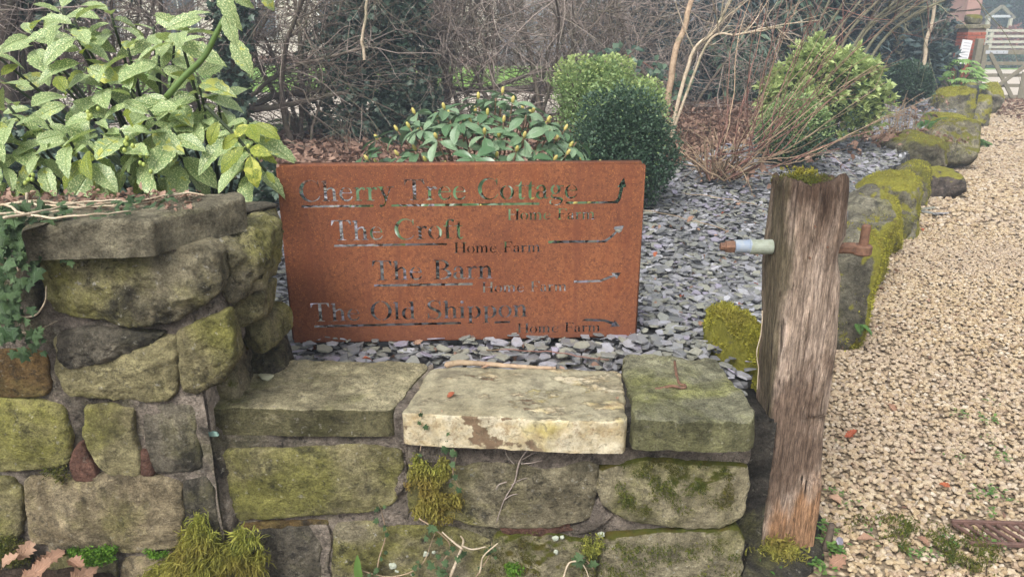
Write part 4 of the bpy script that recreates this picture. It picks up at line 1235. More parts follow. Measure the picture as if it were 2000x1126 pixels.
# ================================================================== GATEPOST
def gatepost():
    root = empty('gatepost', (.838, 2.025, 0), 'old weathered oak gatepost leaning at the end of the low wall', 'post')
    Na, Nz = 96, 110
    V = []
    H = 1.13
    th = np.arange(Na) * 2 * math.pi / Na
    e = 2 / 6.0
    cx, cy = np.sign(np.cos(th)) * np.abs(np.cos(th)) ** e, np.sign(np.sin(th)) * np.abs(np.sin(th)) ** e
    def ring(z, k=1.0):
        t = z / 1.15
        hw, hd = .089 - .003 * t, .078 + .006 * t
        ox = -.009 - .036 * t + .004 * math.sin(z * 4)
        X, Y = cx * hw * k, cy * hd * k
        Q = np.c_[X * 1.0, Y, np.full(Na, z)]
        g = fbm(np.c_[cx * hw * 38, cy * hd * 38, np.full(Na, z * 2.6)], 1, 5, 3) * .0055 - np.clip(fbm(np.c_[cx * hw * 42, cy * hd * 42, np.full(Na, z * 1.6)], 1, 3, 23) - .22, 0, 1) * .035
        b = fbm(np.c_[cx * 1.3, cy * 1.3, np.full(Na, z * 4.5)], 1, 4, 8) * .011
        d = g + b
        rad = np.hypot(X, Y) + 1e-6
        Q[:, 0] += X / rad * d; Q[:, 1] += Y / rad * d
        # broken shoulder low on the drive side, hollow beside the hinge bolt
        if .24 < z < .46:
            m = np.clip((X - .018 - (.46 - z) * .05) / .01, 0, 1) * np.clip((z - .24) / .03, 0, 1) * np.clip((-Y) / .05, 0, 1)
            Q[:, 1] += m * .012
        if .88 < z < .99:
            m = np.clip((X - .05) / .02, 0, 1) * math.sin((z - .88) / .11 * math.pi)
            Q[:, 0] -= m * .012
        Q[:, 0] += ox
        return Q, rad
    zs = np.linspace(-.12, H - .015, Nz)
    for z in zs:
        V.append(ring(z)[0])
    # worn top edge and rotten hollow
    for k, dz in ((.97, .0), (.90, .004), (.80, .0), (.66, -.010), (.50, -.018), (.32, -.022), (.15, -.024)):
        Q, _ = ring(H - .012, k)
        nz = fbm(Q * [1, 1, 0], 34, 4, 12) * .018 + fbm(Q * [1, 1, 0], 12, 2, 15) * .026
        Q[:, 2] = H + dz + nz + (.006 if k > .85 else 0)
        V.append(Q)
    V[Nz - 1][:, 2] += fbm(V[Nz - 1] * [1, 1, 0], 30, 3, 12) * .014
    c = V[-1].mean(axis=0, keepdims=True)
    nr = len(V)
    VV = np.concatenate(V + [c])
    i = np.arange(nr - 1)[:, None] * Na; j = np.arange(Na)[None, :]; k = (j + 1) % Na
    Fq = np.stack([i + j, i + k, i + Na + k, i + Na + j], -1).reshape(-1, 4)
    Ft = np.array([((nr - 1) * Na + a, (nr - 1) * Na + (a + 1) % Na, nr * Na) for a in range(Na)])
    link('timber', mk_mesh('timber', VV, [Fq, Ft], M['oak'], True), root)
    r = np.random.default_rng(5)
    # moss in the hollow
    n = 300
    px_ = -.045 + r.normal(-.015, .032, n); py_ = r.normal(.01, .03, n)
    V2, F2 = tuft_mesh(np.c_[px_, py_, H - .012 + r.random(n) * .016], np.tile([0, 0, 1.], (n, 1)), 5, .008, .004, 6, .13, .1)
    link('moss', mk_mesh('moss', V2, F2, M['moss_dark'], False), root)
    n = 40
    V2, F2 = tuft_mesh(np.c_[-.058 + r.normal(0, .018, n), .03 + r.normal(0, .012, n), H + .004 + r.random(n) * .014], np.tile([0, 0, 1.], (n, 1)), 6, .009, .004, 7, .16, .1)
    link('moss', mk_mesh('moss', V2, F2, M['moss_yellow'], False), root)
    # hinge bolt: stub with sleeves on the bed side, pin on the drive side
    zb = .945
    def lathe_x(prof, z, name, mat, y=-.01, parent=root, sides=20):
        pts = [(x, y, z) for x, _ in prof]
        mb = MB(); mb.tube(pts, [q for _, q in prof], sides, True)
        return mb.build(name, M[mat], parent, False)
    X0 = -.838
    bolt = lathe_x([(.600 + X0, .012), (.93 + X0, .012)], zb, 'hinge_bolt', 'iron')
    lathe_x([(.645 + X0, .0195), (.646 + X0, .0205), (.706 + X0, .0205), (.707 + X0, .0195)], zb, 'sleeve', 'sleeve_green')
    lathe_x([(.604 + X0, .0165), (.605 + X0, .0185), (.643 + X0, .0185), (.6435 + X0, .020), (.648 + X0, .020), (.649 + X0, .018)], zb + .001, 'sleeve', 'sleeve_blue')
    lathe_x([(.578 + X0, .010), (.580 + X0, .0165), (.603 + X0, .0175), (.604 + X0, .014)], zb + .001, 'nut', 'iron', sides=6)
    lathe_x([(.566 + X0, .009), (.568 + X0, .0105), (.580 + X0, .0105)], zb + .001, 'bolt_end', 'iron', sides=10)
    lathe_x([(.862 + X0, .030), (.866 + X0, .031), (.872 + X0, .030)], zb - .005, 'washer', 'iron')
    lathe_x([(.870 + X0, .0105), (.93 + X0, .0115)], zb - .008, 'hinge_arm', 'iron', sides=12)
    mb = MB(); mb.tube([(.952 + X0, -.01, zb - .022), (.952 + X0, -.01, zb - .018), (.952 + X0, -.01, zb + .002), (.952 + X0, -.01, zb + .006)], [.021, .026, .026, .022], 20)
    mb.build('hinge_eye', M['iron'], root)
    mb = MB(); mb.tube([(.954 + X0, -.01, zb), (.955 + X0, -.01, zb + .058), (.955 + X0, -.01, zb + .062)], [.0125, .0118, .008], 16)
    mb.build('hinge_pin', M['iron'], root)
    for (x, z) in ((-.052, 1.02), (-.055, .935), (-.012, .965)):
        mb = MB(); mb.tube([(x, -.088, z), (x, -.0815, z)], [.0028, .0028], 8); mb.build('nail', M['iron'], root)
    # dry ivy stem clinging to the bed side
    pts = [P(1490, 605, y=1.93), P(1489, 640, y=1.93), P(1478, 690, y=1.93), P(1481, 720, y=1.93), P(1478, 760, y=1.925)]
    o = MB().tube(poly_path(pts, 26, .006, 2), np.linspace(.0018, .0012, 26), 5).build('climbing_stem', M['twig_pale'])
    tag(o, 'thin pale dry creeper stem clinging to the left side of the gatepost', 'stem')
gatepost()
V, F = tuft_mesh(*(lambda r_: (np.c_[.795 + r_.normal(0, .026, 420), 1.925 + r_.normal(0, .018, 420), .006 + np.abs(r_.normal(0, .022, 420))], np.tile([0, -.5, .6], (420, 1))))(np.random.default_rng(3)), 7, .019, .007, 11, .12, .2)
tag(link('post_moss', mk_mesh('post_moss', V, F, M['moss_blade'], False)), 'shaggy moss clump at the foot of the gatepost', 'moss', kind='stuff')
# concrete haunch round the post foot
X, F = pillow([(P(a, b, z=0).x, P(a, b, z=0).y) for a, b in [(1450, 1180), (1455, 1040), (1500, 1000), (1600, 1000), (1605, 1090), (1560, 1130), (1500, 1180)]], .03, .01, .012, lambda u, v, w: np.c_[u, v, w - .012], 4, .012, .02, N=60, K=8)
tag(link('post_footing', mk_mesh('post_footing', X, F, M['dark_mortar'], True)), 'dark crumbling footing on the ground under the gatepost', 'footing')

# ================================================================== THE RUSTY SIGN
SZ = .492
B1, B2 = P(575, 668, z=SZ), P(1240, 655, z=SZ)
SW = (B2 - B1).length
SH = .60
def homog(src, dst):
    A, b = [], []
    for (x, y), (u, v) in zip(src, dst):
        A.append([x, y, 1, 0, 0, 0, -u * x, -u * y]); b.append(u)
        A.append([0, 0, 0, x, y, 1, -v * x, -v * y]); b.append(v)
    h = np.linalg.solve(np.array(A, float), np.array(b, float))
    return np.append(h, 1).reshape(3, 3)
HM = homog([(60, 48), (1941, 48), (1890, 928), (135, 965)], [(0, SH), (SW, SH), (SW, 0), (0, 0)])
def S(x, y):
    v = HM @ np.array([x, y, 1.0]); return np.array([v[0] / v[2], v[1] / v[2]])

# glyphs: (width, function of X,Y -> mask), cap height 100
def Rc(x0, y0, x1, y1): return lambda X, Y: (X >= x0) & (X <= x1) & (Y >= y0) & (Y <= y1)
def El(cx, cy, rx, ry): return lambda X, Y: ((X - cx) / rx) ** 2 + ((Y - cy) / ry) ** 2 <= 1
def Pg(*pts): return lambda X, Y: inside(list(pts), X.ravel(), Y.ravel()).reshape(X.shape)
def St(pts, ws):
    q = poly_path([(a, b, 0) for a, b in pts], 40)[:, :2]
    wz = np.interp(np.linspace(0, 1, 40), np.linspace(0, 1, len(ws)), ws) / 2
    def f(X, Y):
        m = np.zeros(X.shape, bool)
        for k in range(39):
            ax, ay = q[k]; bx, by = q[k + 1]
            dx, dy = bx - ax, by - ay; L = dx * dx + dy * dy + 1e-9
            t = np.clip(((X - ax) * dx + (Y - ay) * dy) / L, 0, 1)
            w_ = wz[k] + (wz[k + 1] - wz[k]) * t
            m |= (X - ax - t * dx) ** 2 + (Y - ay - t * dy) ** 2 <= w_ * w_
        return m
    return f
def U(*fs): return lambda X, Y: np.logical_or.reduce([f(X, Y) for f in fs])
def D_(a, *bs):
    return lambda X, Y: a(X, Y) & ~np.logical_or.reduce([b(X, Y) for b in bs])
def serif(x0, x1, y, t=4.5): return Rc(x0, y, x1, y + t)
def stem(x, y0, y1, w_=13): return Rc(x, y0, x + w_, y1)
def flag(x, y, w_=13): return Pg((x, y), (x - 9, y - 5), (x - 9, y - 8), (x, y - 8))
GL = {
 'H': (104, U(stem(14, 0, 100, 15), stem(75, 0, 100, 15), serif(3, 40, 0), serif(3, 40, 95.5), serif(64, 101, 0), serif(64, 101, 95.5), Rc(29, 48, 75, 53))),
 'T': (92, U(stem(38, 0, 100, 15), serif(26, 65, 0), Rc(4, 94.5, 88, 100), Pg((4, 100), (2, 74), (6, 74), (16, 95)), Pg((88, 100), (90, 74), (86, 74), (76, 95)))),
 'C': (96, U(D_(El(50, 50, 47, 53), El(57, 50, 37, 47.5), Rc(78, 24, 120, 78), Rc(60, 30, 120, 70)), Rc(84, 68, 88, 100), St([(90, 24), (80, 10), (64, 2), (50, 0)], [4, 4.5, 5, 5]))),
 'B': (88, D_(U(stem(14, 0, 100, 15), D_(El(36, 74, 38, 26), El(34, 74, 25, 21), Rc(-50, 0, 28, 200)), D_(El(40, 26, 44, 27), El(37, 27, 30, 22), Rc(-50, -50, 28, 200)), serif(3, 30, 0), serif(3, 30, 95.5)), Rc(29, 45, 34, 56), Rc(29, -2, 34, 8))),
 'F': (80, U(stem(14, 0, 100, 15), Rc(3, 95, 76, 100), Pg((76, 100), (78, 76), (74, 76), (66, 96)), Rc(29, 49, 58, 54), Rc(56, 40, 59.5, 63), serif(3, 42, 0))),
 'O': (106, D_(D_(El(52, 50, 49, 53), El(52, 50, 33, 48.5)), Rc(48.5, 60, 55.5, 120), Rc(48.5, -20, 55.5, 40))),
 'S': (76, U(St([(64, 82), (56, 94), (40, 99), (22, 94), (13, 78), (20, 62), (40, 50), (58, 38), (64, 22), (54, 5), (36, 0), (18, 6), (10, 20)], [4, 4, 5, 8, 13, 15, 15, 15, 13, 8, 5, 4, 4]), Rc(63, 68, 67, 100), Rc(7, 0, 11, 32))),
 'h': (74, U(stem(12, 0, 98), flag(12, 98), serif(3, 34, 0), St([(24, 50), (34, 60), (46, 63), (55, 52), (56, 40)], [4, 7, 9, 12, 13]), stem(49.5, 0, 46), serif(41, 71, 0))),
 'n': (74, U(stem(12, 0, 64), flag(12, 66), Rc(12, 60, 24, 66), serif(3, 34, 0), St([(24, 50), (34, 60), (46, 63), (55, 52), (56, 40)], [4, 7, 9, 12, 13]), stem(49.5, 0, 46), serif(41, 71, 0))),
 'm': (114, U(stem(12, 0, 64), flag(12, 66), serif(3, 34, 0), St([(24, 50), (34, 60), (44, 63), (53, 52), (54, 40)], [4, 7, 9, 12, 13]), stem(47.5, 0, 46), serif(40, 68, 0),
               St([(60, 50), (70, 60), (82, 63), (91, 52), (92, 40)], [4, 7, 9, 12, 13]), stem(85.5, 0, 46), serif(77, 107, 0))),
 'r': (52, U(stem(12, 0, 64), flag(12, 66), serif(3, 36, 0), St([(24, 46), (32, 58), (40, 62), (47, 58)], [4, 7, 8, 9]), El(45, 57, 6, 6))),
 'e': (64, D_(U(D_(El(32, 32, 28, 34), El(35, 33, 19, 30), Rc(36, 10, 100, 37)), Rc(16, 36, 59, 41), St([(30, 2), (42, 4), (52, 10), (58, 20)], [9, 8, 6, 4])), Rc(30, 50, 35, 80))),
 'o': (68, D_(D_(El(34, 32, 31, 34), El(34, 32, 18, 30.5)), Rc(31, 42, 37, 80), Rc(31, -10, 37, 22))),
 'a': (62, D_(U(D_(El(25, 18, 21, 20), El(29, 19, 12, 15), Rc(42, -50, 100, 100)), stem(37, 8, 46), St([(11, 50), (16, 60), (28, 64), (39, 60), (43.5, 48), (43.5, 40)], [9, 6, 5, 8, 12, 13]), El(12, 50, 6, 6), St([(43, 8), (50, 2), (60, 6)], [12, 6, 4])), Rc(22, 24, 27, 48))),
 't': (44, U(Pg((17, 8), (30, 8), (30, 86), (27, 86), (17, 66)), Rc(4, 61, 42, 66), St([(23.5, 12), (27, 2), (35, 1), (43, 8)], [13, 10, 7, 4]))),
 'g': (66, D_(U(D_(El(29, 44, 22, 23), El(29, 44, 10, 19)), St([(44, 58), (54, 60), (64, 60)], [5, 5, 6]), St([(20, 26), (12, 16), (16, 6), (36, 2), (54, -2), (58, -14), (46, -28), (28, -31), (10, -26), (6, -14), (16, -4)], [4, 6, 9, 12, 12, 9, 6, 6, 6, 6, 4])), Rc(26.5, 52, 31.5, 80), Rc(20, -40, 25, -22))),
 'y': (68, U(Pg((8, 64), (22, 64), (42, 6), (34, -6)), St([(56, 62), (36, 4), (27, -20), (14, -28)], [5, 5, 7, 6]), El(13, -26, 7, 7), serif(0, 31, 62), serif(43, 70, 62))),
 'f': (46, U(stem(14, 0, 76), St([(20.5, 70), (22, 86), (32, 96), (44, 92)], [13, 10, 6, 6]), El(45, 90, 6.5, 6.5), Rc(3, 61, 40, 66), serif(4, 40, 0))),
 'l': (38, U(stem(12, 0, 98), flag(12, 98), serif(3, 35, 0))),
 'i': (38, U(stem(12, 0, 64), flag(12, 66), serif(3, 35, 0), El(18, 88, 8, 8))),
 'd': (72, D_(U(D_(El(31, 32, 27, 34), El(34, 32, 16, 30), Rc(46, -50, 100, 100)), stem(46, 4, 98), flag(46, 98), Rc(52, 0, 70, 5)), Rc(29, 44, 34, 80))),
 'p': (74, D_(U(stem(12, -28, 62), flag(12, 66), serif(3, 36, -30), D_(El(40, 32, 28, 34), El(37, 32, 16, 30), Rc(-50, -50, 25, 100))), Rc(36, 44, 41, 80))),
}
def text_boxes(txt, a, b, cap):
    """letters along the base line a->b (sign metres)"""
    adv = [GL[c][0] if c != ' ' else 46 for c in txt]
    a = np.array(a); b = np.array(b)
    L = np.linalg.norm(b - a); ex = (b - a) / L; ey = np.array([-ex[1], ex[0]])
    sx = L / (sum(adv) - 6); sy = cap / 100
    out = []; x = 0
    for c, w_ in zip(txt, adv):
        if c != ' ':
            out.append((GL[c][1], a, ex, ey, sx, sy, x, w_))
        x += w_
    return out
RES = .0006
nx, nz = int(SW / RES) + 1, int(SH / RES) + 1
FLD = np.zeros((nz, nx), np.float32)
def raster(fn, lo, hi, inv):
    i0, i1 = max(0, int(lo[1] / RES)), min(nz, int(hi[1] / RES) + 2)
    j0, j1 = max(0, int(lo[0] / RES)), min(nx, int(hi[0] / RES) + 2)
    X, Z = np.meshgrid(np.arange(j0, j1) * RES, np.arange(i0, i1) * RES)
    u, v = inv(X, Z)
    FLD[i0:i1, j0:j1] = np.maximum(FLD[i0:i1, j0:j1], fn(u, v))
LINES = [('Cherry Tree Cottage', (172, 229), (1600, 221), .068), ('The Croft', (338, 433), (1012, 425), .068), ('The Barn', (548, 641), (1165, 632), .068),
         ('The Old Shippon', (225, 856), (1340, 830), .066), ('Home Farm', (1243, 331), (1690, 329), .037), ('Home Farm', (970, 501), (1412, 496), .037),
         ('Home Farm', (1110, 705), (1546, 697), .037), ('Home Farm', (1290, 915), (1714, 906), .036)]
for txt, a, b, cap in LINES:
    for fn, o, ex, ey, sx, sy, x, w_ in text_boxes(txt, S(*a), S(*b), cap):
        c0 = o + ex * (x - 10) * sx - ey * 36 * sy; c1 = o + ex * (x + w_ + 12) * sx + ey * 108 * sy
        lo = np.minimum(c0, c1) - .004; hi = np.maximum(c0, c1) + .004
        def inv(X, Z, o=o, ex=ex, ey=ey, sx=sx, sy=sy, x=x):
            return ((X - o[0]) * ex[0] + (Z - o[1]) * ex[1]) / sx - x, ((X - o[0]) * ey[0] + (Z - o[1]) * ey[1]) / sy
        raster(fn, lo, hi, inv)
def cut_poly(pts):
    q = [S(*p) for p in pts]
    lo = np.min(q, axis=0); hi = np.max(q, axis=0)
    raster(Pg(*[tuple(k) for k in q]), lo, hi, lambda X, Z: (X, Z))
def slot(x0, y0, x1, y1, t=12):
    cut_poly([(x0, y0 - t / 2), (x1, y1 - t / 2), (x1, y1 + t / 2), (x0, y0 + t / 2)])
slot(183, 255, 557, 254); slot(650, 253, 1410, 248)
slot(350, 460, 935, 454); slot(555, 668, 1065, 661, 13); slot(240, 882, 1003, 863, 13); slot(1175, 860, 1255, 857, 11)
cut_poly([(1545, 239), (1790, 237), (1806, 222), (1818, 166), (1804, 166), (1838, 116), (1850, 167), (1836, 167), (1822, 228), (1808, 249), (1545, 251)])
cut_poly([(1453, 439), (1738, 436), (1768, 416), (1796, 388), (1784, 378), (1790, 368), (1838, 361), (1826, 392), (1812, 402), (1804, 396), (1778, 424), (1744, 449), (1453, 452)])
cut_poly([(1583, 644), (1714, 640), (1780, 614), (1770, 604), (1822, 603), (1800, 636), (1788, 624), (1718, 652), (1583, 657)])
cut_poly([(1620, 852), (1640, 840), (1738, 843), (1784, 858), (1786, 846), (1815, 880), (1764, 884), (1774, 872), (1736, 856), (1640, 853)])
FLD[:8] = 0; FLD[-8:] = 0; FLD[:, :8] = 0; FLD[:, -8:] = 0
for _ in range(2):
    FLD[1:-1] = (FLD[:-2] + 2 * FLD[1:-1] + FLD[2:]) / 4
    FLD[:, 1:-1] = (FLD[:, :-2] + 2 * FLD[:, 1:-1] + FLD[:, 2:]) / 4

def contours(Fd, lv=.5):
    b = (Fd > lv)
    code = b[:-1, :-1] * 1 + b[:-1, 1:] * 2 + b[1:, 1:] * 4 + b[1:, :-1] * 8
    ys, xs = np.nonzero((code != 0) & (code != 15))
    E = {1: [(3, 0)], 2: [(0, 1)], 3: [(3, 1)], 4: [(1, 2)], 5: [(3, 2), (1, 0)], 6: [(0, 2)], 7: [(3, 2)], 8: [(2, 3)], 9: [(2, 0)], 10: [(0, 3), (2, 1)], 11: [(2, 1)], 12: [(1, 3)], 13: [(1, 0)], 14: [(0, 3)]}
    nxt = {}
    def ek(y, x, e):
        return (y, x, 0) if e == 0 else (y, x + 1, 1) if e == 1 else (y + 1, x, 0) if e == 2 else (y, x, 1)
    for y, x in zip(ys.tolist(), xs.tolist()):
        for a, c in E[int(code[y, x])]:
            nxt[ek(y, x, a)] = ek(y, x, c)
    def pos(k):
        y, x, t = k
        if t == 0:
            a, c = Fd[y, x], Fd[y, x + 1]; f = (lv - a) / (c - a); return (x + f, y)
        a, c = Fd[y, x], Fd[y + 1, x]; f = (lv - a) / (c - a); return (x, y + f)
    loops = []
    while nxt:
        st, cur = nxt.popitem(); lp = [st]
        while cur != st and cur in nxt:
            lp.append(cur); cur = nxt.pop(cur)
        loops.append(np.array([pos(k) for k in lp], float))
    return loops
def rdp(p, eps):
    n = len(p)
    if n < 8: return p
    keep = np.zeros(n, bool); far = int(np.argmax(np.hypot(*(p - p[0]).T)))
    keep[0] = keep[far] = True
    q = np.vstack([p, p[:1]])
    stack = [(0, far), (far, n)]
    while stack:
        a, b = stack.pop()
        if b - a < 2: continue
        d = q[b] - q[a]; L = np.hypot(*d) + 1e-9
        seg = q[a + 1:b] - q[a]
        dist = np.abs(seg[:, 0] * d[1] - seg[:, 1] * d[0]) / L
        k = int(np.argmax(dist))
        if dist[k] > eps:
            m = a + 1 + k; keep[m % n] = True
            stack += [(a, m), (m, b)]
    return p[keep]
loops = [rdp(l, .45) * RES for l in contours(FLD) if len(l) > 14]
cu = bpy.data.curves.new('sign_plate', 'CURVE'); cu.dimensions = '2D'; cu.fill_mode = 'BOTH'; cu.extrude = .0015
def spl(pts):
    sp = cu.splines.new('POLY'); sp.points.add(len(pts) - 1); sp.use_cyclic_u = True
    sp.points.foreach_set('co', np.c_[pts, np.zeros(len(pts)), np.ones(len(pts))].astype(np.float32).ravel())
spl(np.array([(0, 0), (SW, 0), (SW, SH), (0, SH)]))
for l in loops: spl(l)
tmp = bpy.data.objects.new('tmp', cu); COL.objects.link(tmp)
dg = bpy.context.evaluated_depsgraph_get()
pm = bpy.data.meshes.new_from_object(tmp.evaluated_get(dg))
bpy.data.objects.remove(tmp); bpy.data.curves.remove(cu)
pm.name = 'plate'; pm.materials.clear(); pm.materials.append(M['rust'])
yaw = math.atan2(B2.y - B1.y, B2.x - B1.x)
sign = empty('house_name_sign', B1, 'rusted steel house name sign with cut out lettering and arrows standing on slate chips', 'sign', rot=(0, 0, yaw))
pl = link('plate', pm, sign); pl.rotation_euler = (R(90), 0, 0)
def flange(path, length_axis, a, b, name='flange'):
    """folded return: path in (offset, back) swept"""
    V = []
    for t in (a, b):
        for (o_, k_) in path:
            V.append((t, k_, o_) if length_axis == 'x' else (o_, k_, t))
    m = len(path)
    F = np.array([(i, i + 1, m + i + 1, m + i) for i in range(m - 1)])
    me = mk_mesh(name, V, F, M['rust'], True)
    o = link(name, me, sign)
    md = o.modifiers.new('t', 'SOLIDIFY'); md.thickness = .003; md.offset = 0
    return o
arc = [(math.sin(a) * .006, .006 - math.cos(a) * .006) for a in np.linspace(0, math.pi / 2, 6)]
flange([(SH - .001 + o_, k_) for o_, k_ in arc] + [(SH + .005, .038)], 'x', .006, SW - .008)
flange([(SW - .001 + o_, k_) for o_, k_ in arc] + [(SW + .005, .038)], 'z', 0, SH - .006)
flange([(.001 - o_, k_) for o_, k_ in arc] + [(-.005, .038)], 'z', .01, SH - .006)
flange([(.001 - o_, k_) for o_, k_ in arc] + [(-.005, .030)], 'x', .02, SW - .02)
for x in (.05, SW - .012):
    MB().box((x, .03, -.10), (.03, .006, .34)).build('ground_spike', M['rust'], sign)

# ================================================================== SMALL THINGS ON THE WALL AND IN THE BED
hk = [P(1318, 705, z=.556), P(1321, 728, z=.556), P(1327, 748, z=.556), P(1338, 752, z=.558), P(1335, 757, z=.560), P(1312, 753, z=.558), P(1296, 757, z=.556), P(1279, 759, z=.556)]
tag(MB().tube(poly_path(hk, 40, .001), np.linspace(.0042, .0045, 40), 8).build('iron_hook', M['iron'], smooth=True), 'bent rusty iron hook lying on the right coping stone', 'hook')
st_ = [P(868, 713, z=.550), P(900, 708, z=.556), P(980, 712, z=.554), P(1085, 719, z=.551)]
tag(MB().tube(poly_path(st_, 20, .004), [.003] + list(np.linspace(.0105, .0052, 19)), 8).build('broken_stick', M['twig_tan'], smooth=True), 'peeled brown stick lying behind the painted coping stone', 'stick')
st_ = [P(386, 772, z=.548), P(430, 738, z=.556), P(480, 712, z=.556), P(535, 700, z=.553)]
tag(MB().tube(poly_path(st_, 26, .004), np.linspace(.0018, .0036, 26), 6).build('dry_twig', M['twig_grey'], smooth=True), 'thin grey twig lying across the left end of the coping', 'twig')
V, F = rock((.024, .012, .008), 9, 3, p=4, amp=.1)
o = link('pale_shell', mk_mesh('pale_shell', V, [F], M['horn'], True), None, P(518, 735, z=.549)); o.rotation_euler = (0, 0, -.3)
tag(o, 'small pale glossy shell on the left coping stone', 'shell')
for k, (a, b, c_, d, lab) in enumerate([(950, 682, 1190, 701, 'long thin reddish twig lying on the slate in front of the sign'), (1255, 410, 1420, 450, 'thin straw coloured stalk across the slate beside the sign'),
                                   (1480, 400, 1330, 378, 'long dry stalk lying on the slate below the bare shrub')]):
    st_ = [P(a, b, z=ZB + .04), P((a + c_) / 2, (b + d) / 2 - 3, z=ZB + .045), P(c_, d, z=ZB + .04)]
    tag(MB().tube(poly_path(st_, 20, .01, k), .0022, 5).build('fallen_stalk', M['twig_red' if k == 0 else 'twig_tan']), lab, 'twig')
# the thin dry creeper over the face of the low wall
cr = MB()
for k, pts in enumerate([[(1040, 865), (1015, 900), (1005, 940), (985, 975), (970, 1020)], [(1015, 900), (1050, 880), (1085, 872)], [(1005, 905), (990, 890), (985, 875)], [(1000, 945), (1018, 935), (1030, 932)],
                         [(985, 975), (1000, 965), (1012, 963)], [(1018, 905), (1040, 902), (1060, 898)], [(990, 940), (975, 945), (968, 955)]]):
    cr.tube(poly_path([P(a, b, y=1.832 + .002 * (k % 2)) for a, b in pts], 22, .005, k), np.linspace(.0032 if k == 0 else .0017, .0011, 22), 5)
tag(cr.build('dead_creeper', M['twig_grey'], smooth=True), 'dry branching creeper stem stuck to the middle of the low wall', 'creeper')
dr = MB()
for k, pts in enumerate([[(870, 1150), (885, 1110), (905, 1060), (900, 1045)], [(905, 1062), (925, 1070), (950, 1066)], [(900, 1075), (880, 1055), (862, 1040)], [(1095, 1150), (1108, 1105), (1120, 1095), (1138, 1102), (1150, 1130)],
                         [(935, 1120), (945, 1085), (972, 1060)]]):
    dr.tube(poly_path([P(a, b, y=1.80 - .01 * (k % 3)) for a, b in pts], 20, .006, k + 9), np.linspace(.0065 if k == 0 else .0032, .0018, 20), 6)
tag(dr.build('dead_branch', M['twig_pale'], smooth=True), 'pale forked dead branch against the bottom of the low wall', 'branch')
# white lichen dots on the wall
for k, (a, b, rr, yy) in enumerate([(1290, 955, 7, 1.826), (1330, 915, 5, 1.826), (1312, 922, 3, 1.826), (1085, 1052, 8, 1.834), (1098, 1050, 5, 1.834), (1086, 1078, 6, 1.834), (1175, 1045, 9, 1.838), (832, 1083, 8, 1.838), (768, 1105, 9, 1.84),
                                (775, 1115, 6, 1.84), (1316, 943, 3, 1.826), (1364, 952, 4, 1.828), (847, 1079, 5, 1.838), (1352, 982, 4, 1.828)]):
    q = P(a, b, y=yy); s_ = rr / 1500 * 1.7
    V, F = rock((s_, .004, s_), 600 + k, 2, p=4, amp=.35)
    o = link('lichen_spot', mk_mesh('lichen_spot', V, [F], M['white_lichen'], True), low, (q.x, q.y + .004, q.z))

# ================================================================== PLANTS
def leaf_meshes(name, mat, shapes):
    return [mk_mesh(name, V, [F], M[mat], True, uv) for V, F, uv in shapes]
def put_leaf(me, parent, pos, d, scale, up=(0, 0, 1), roll=0.0, name='leaf'):
    o = bpy.data.objects.new(name, me); COL.objects.link(o); o.parent = parent
    Mx = frames(np.array([d], float), up, np.array([roll]))[0]
    m = Matrix([list(Mx[k]) + [0] for k in range(3)] + [[0, 0, 0, 1]])
    o.matrix_local = Matrix.Translation(Vector(pos)) @ m @ Matrix.Scale(scale, 4)
    return o

# spotted laurel behind the tall wall --------------------------------
AU = [leaf_shape(1, .44, 12, .16, .16, .07, .45, .07, .012, k) for k in range(3)] + [leaf_shape(1, .50, 12, .10, .28, .06, .47, .07, .015, k) for k in range(3)] + [leaf_shape(1, .38, 12, .22, .34, .08, .42, .08, .012, k) for k in range(2)]
au_me = leaf_meshes('leaf', 'aucuba', AU); au_sh = leaf_meshes('leaf', 'aucuba_shade', AU)
AB = Vector((-1.28, 2.75, ZB))
auc = empty('spotted_laurel', AB, 'large yellow spotted laurel bush leaning over the tall wall at the left', 'bush')
r = np.random.default_rng(12)
tips = [(60, 60, 2.7), (120, 18, 2.6), (215, 22, 2.65), (145, 42, 2.5), (300, 52, 2.7), (95, 120, 2.75), (160, 100, 2.5), (250, 95, 2.55), (345, 48, 2.45), (200, 160, 2.55), (130, 175, 2.5), (310, 110, 2.55),
        (15, 205, 2.45), (60, 205, 2.6), (255, 180, 2.45), (330, 175, 2.5), (385, 150, 2.5), (90, 235, 2.45), (190, 230, 2.4), (290, 215, 2.4), (365, 215, 2.5), (425, 190, 2.55), (30, 265, 2.45), (130, 262, 2.35),
        (235, 255, 2.35), (335, 250, 2.4), (400, 225, 2.5), (10, 325, 2.4), (80, 300, 2.4), (170, 285, 2.3), (270, 285, 2.35), (350, 290, 2.45), (450, 240, 2.45), (485, 235, 2.4), (55, 345, 2.45), (240, 320, 2.45), (300, 330, 2.5),
        (480, 290, 2.35), (500, 262, 2.4), (-30, 240, 2.4), (-40, 300, 2.4), (-30, 350, 2.4), (175, 330, 2.5), (120, 350, 2.5), (340, 90, 2.6), (0, 150, 2.6), (-30, 90, 2.6)]
stems = MB()
trunk_tops = [Vector((.02, -.1, .35)), Vector((-.22, -.08, .38)), Vector((.24, -.1, .36)), Vector((-.1, .1, .5))]
for t in trunk_tops:
    stems.tube(poly_path([Vector((t.x * .4, t.y * .4, 0)), t * .55, t], 8), np.linspace(.013, .010, 8), 7)
nleaf = 0
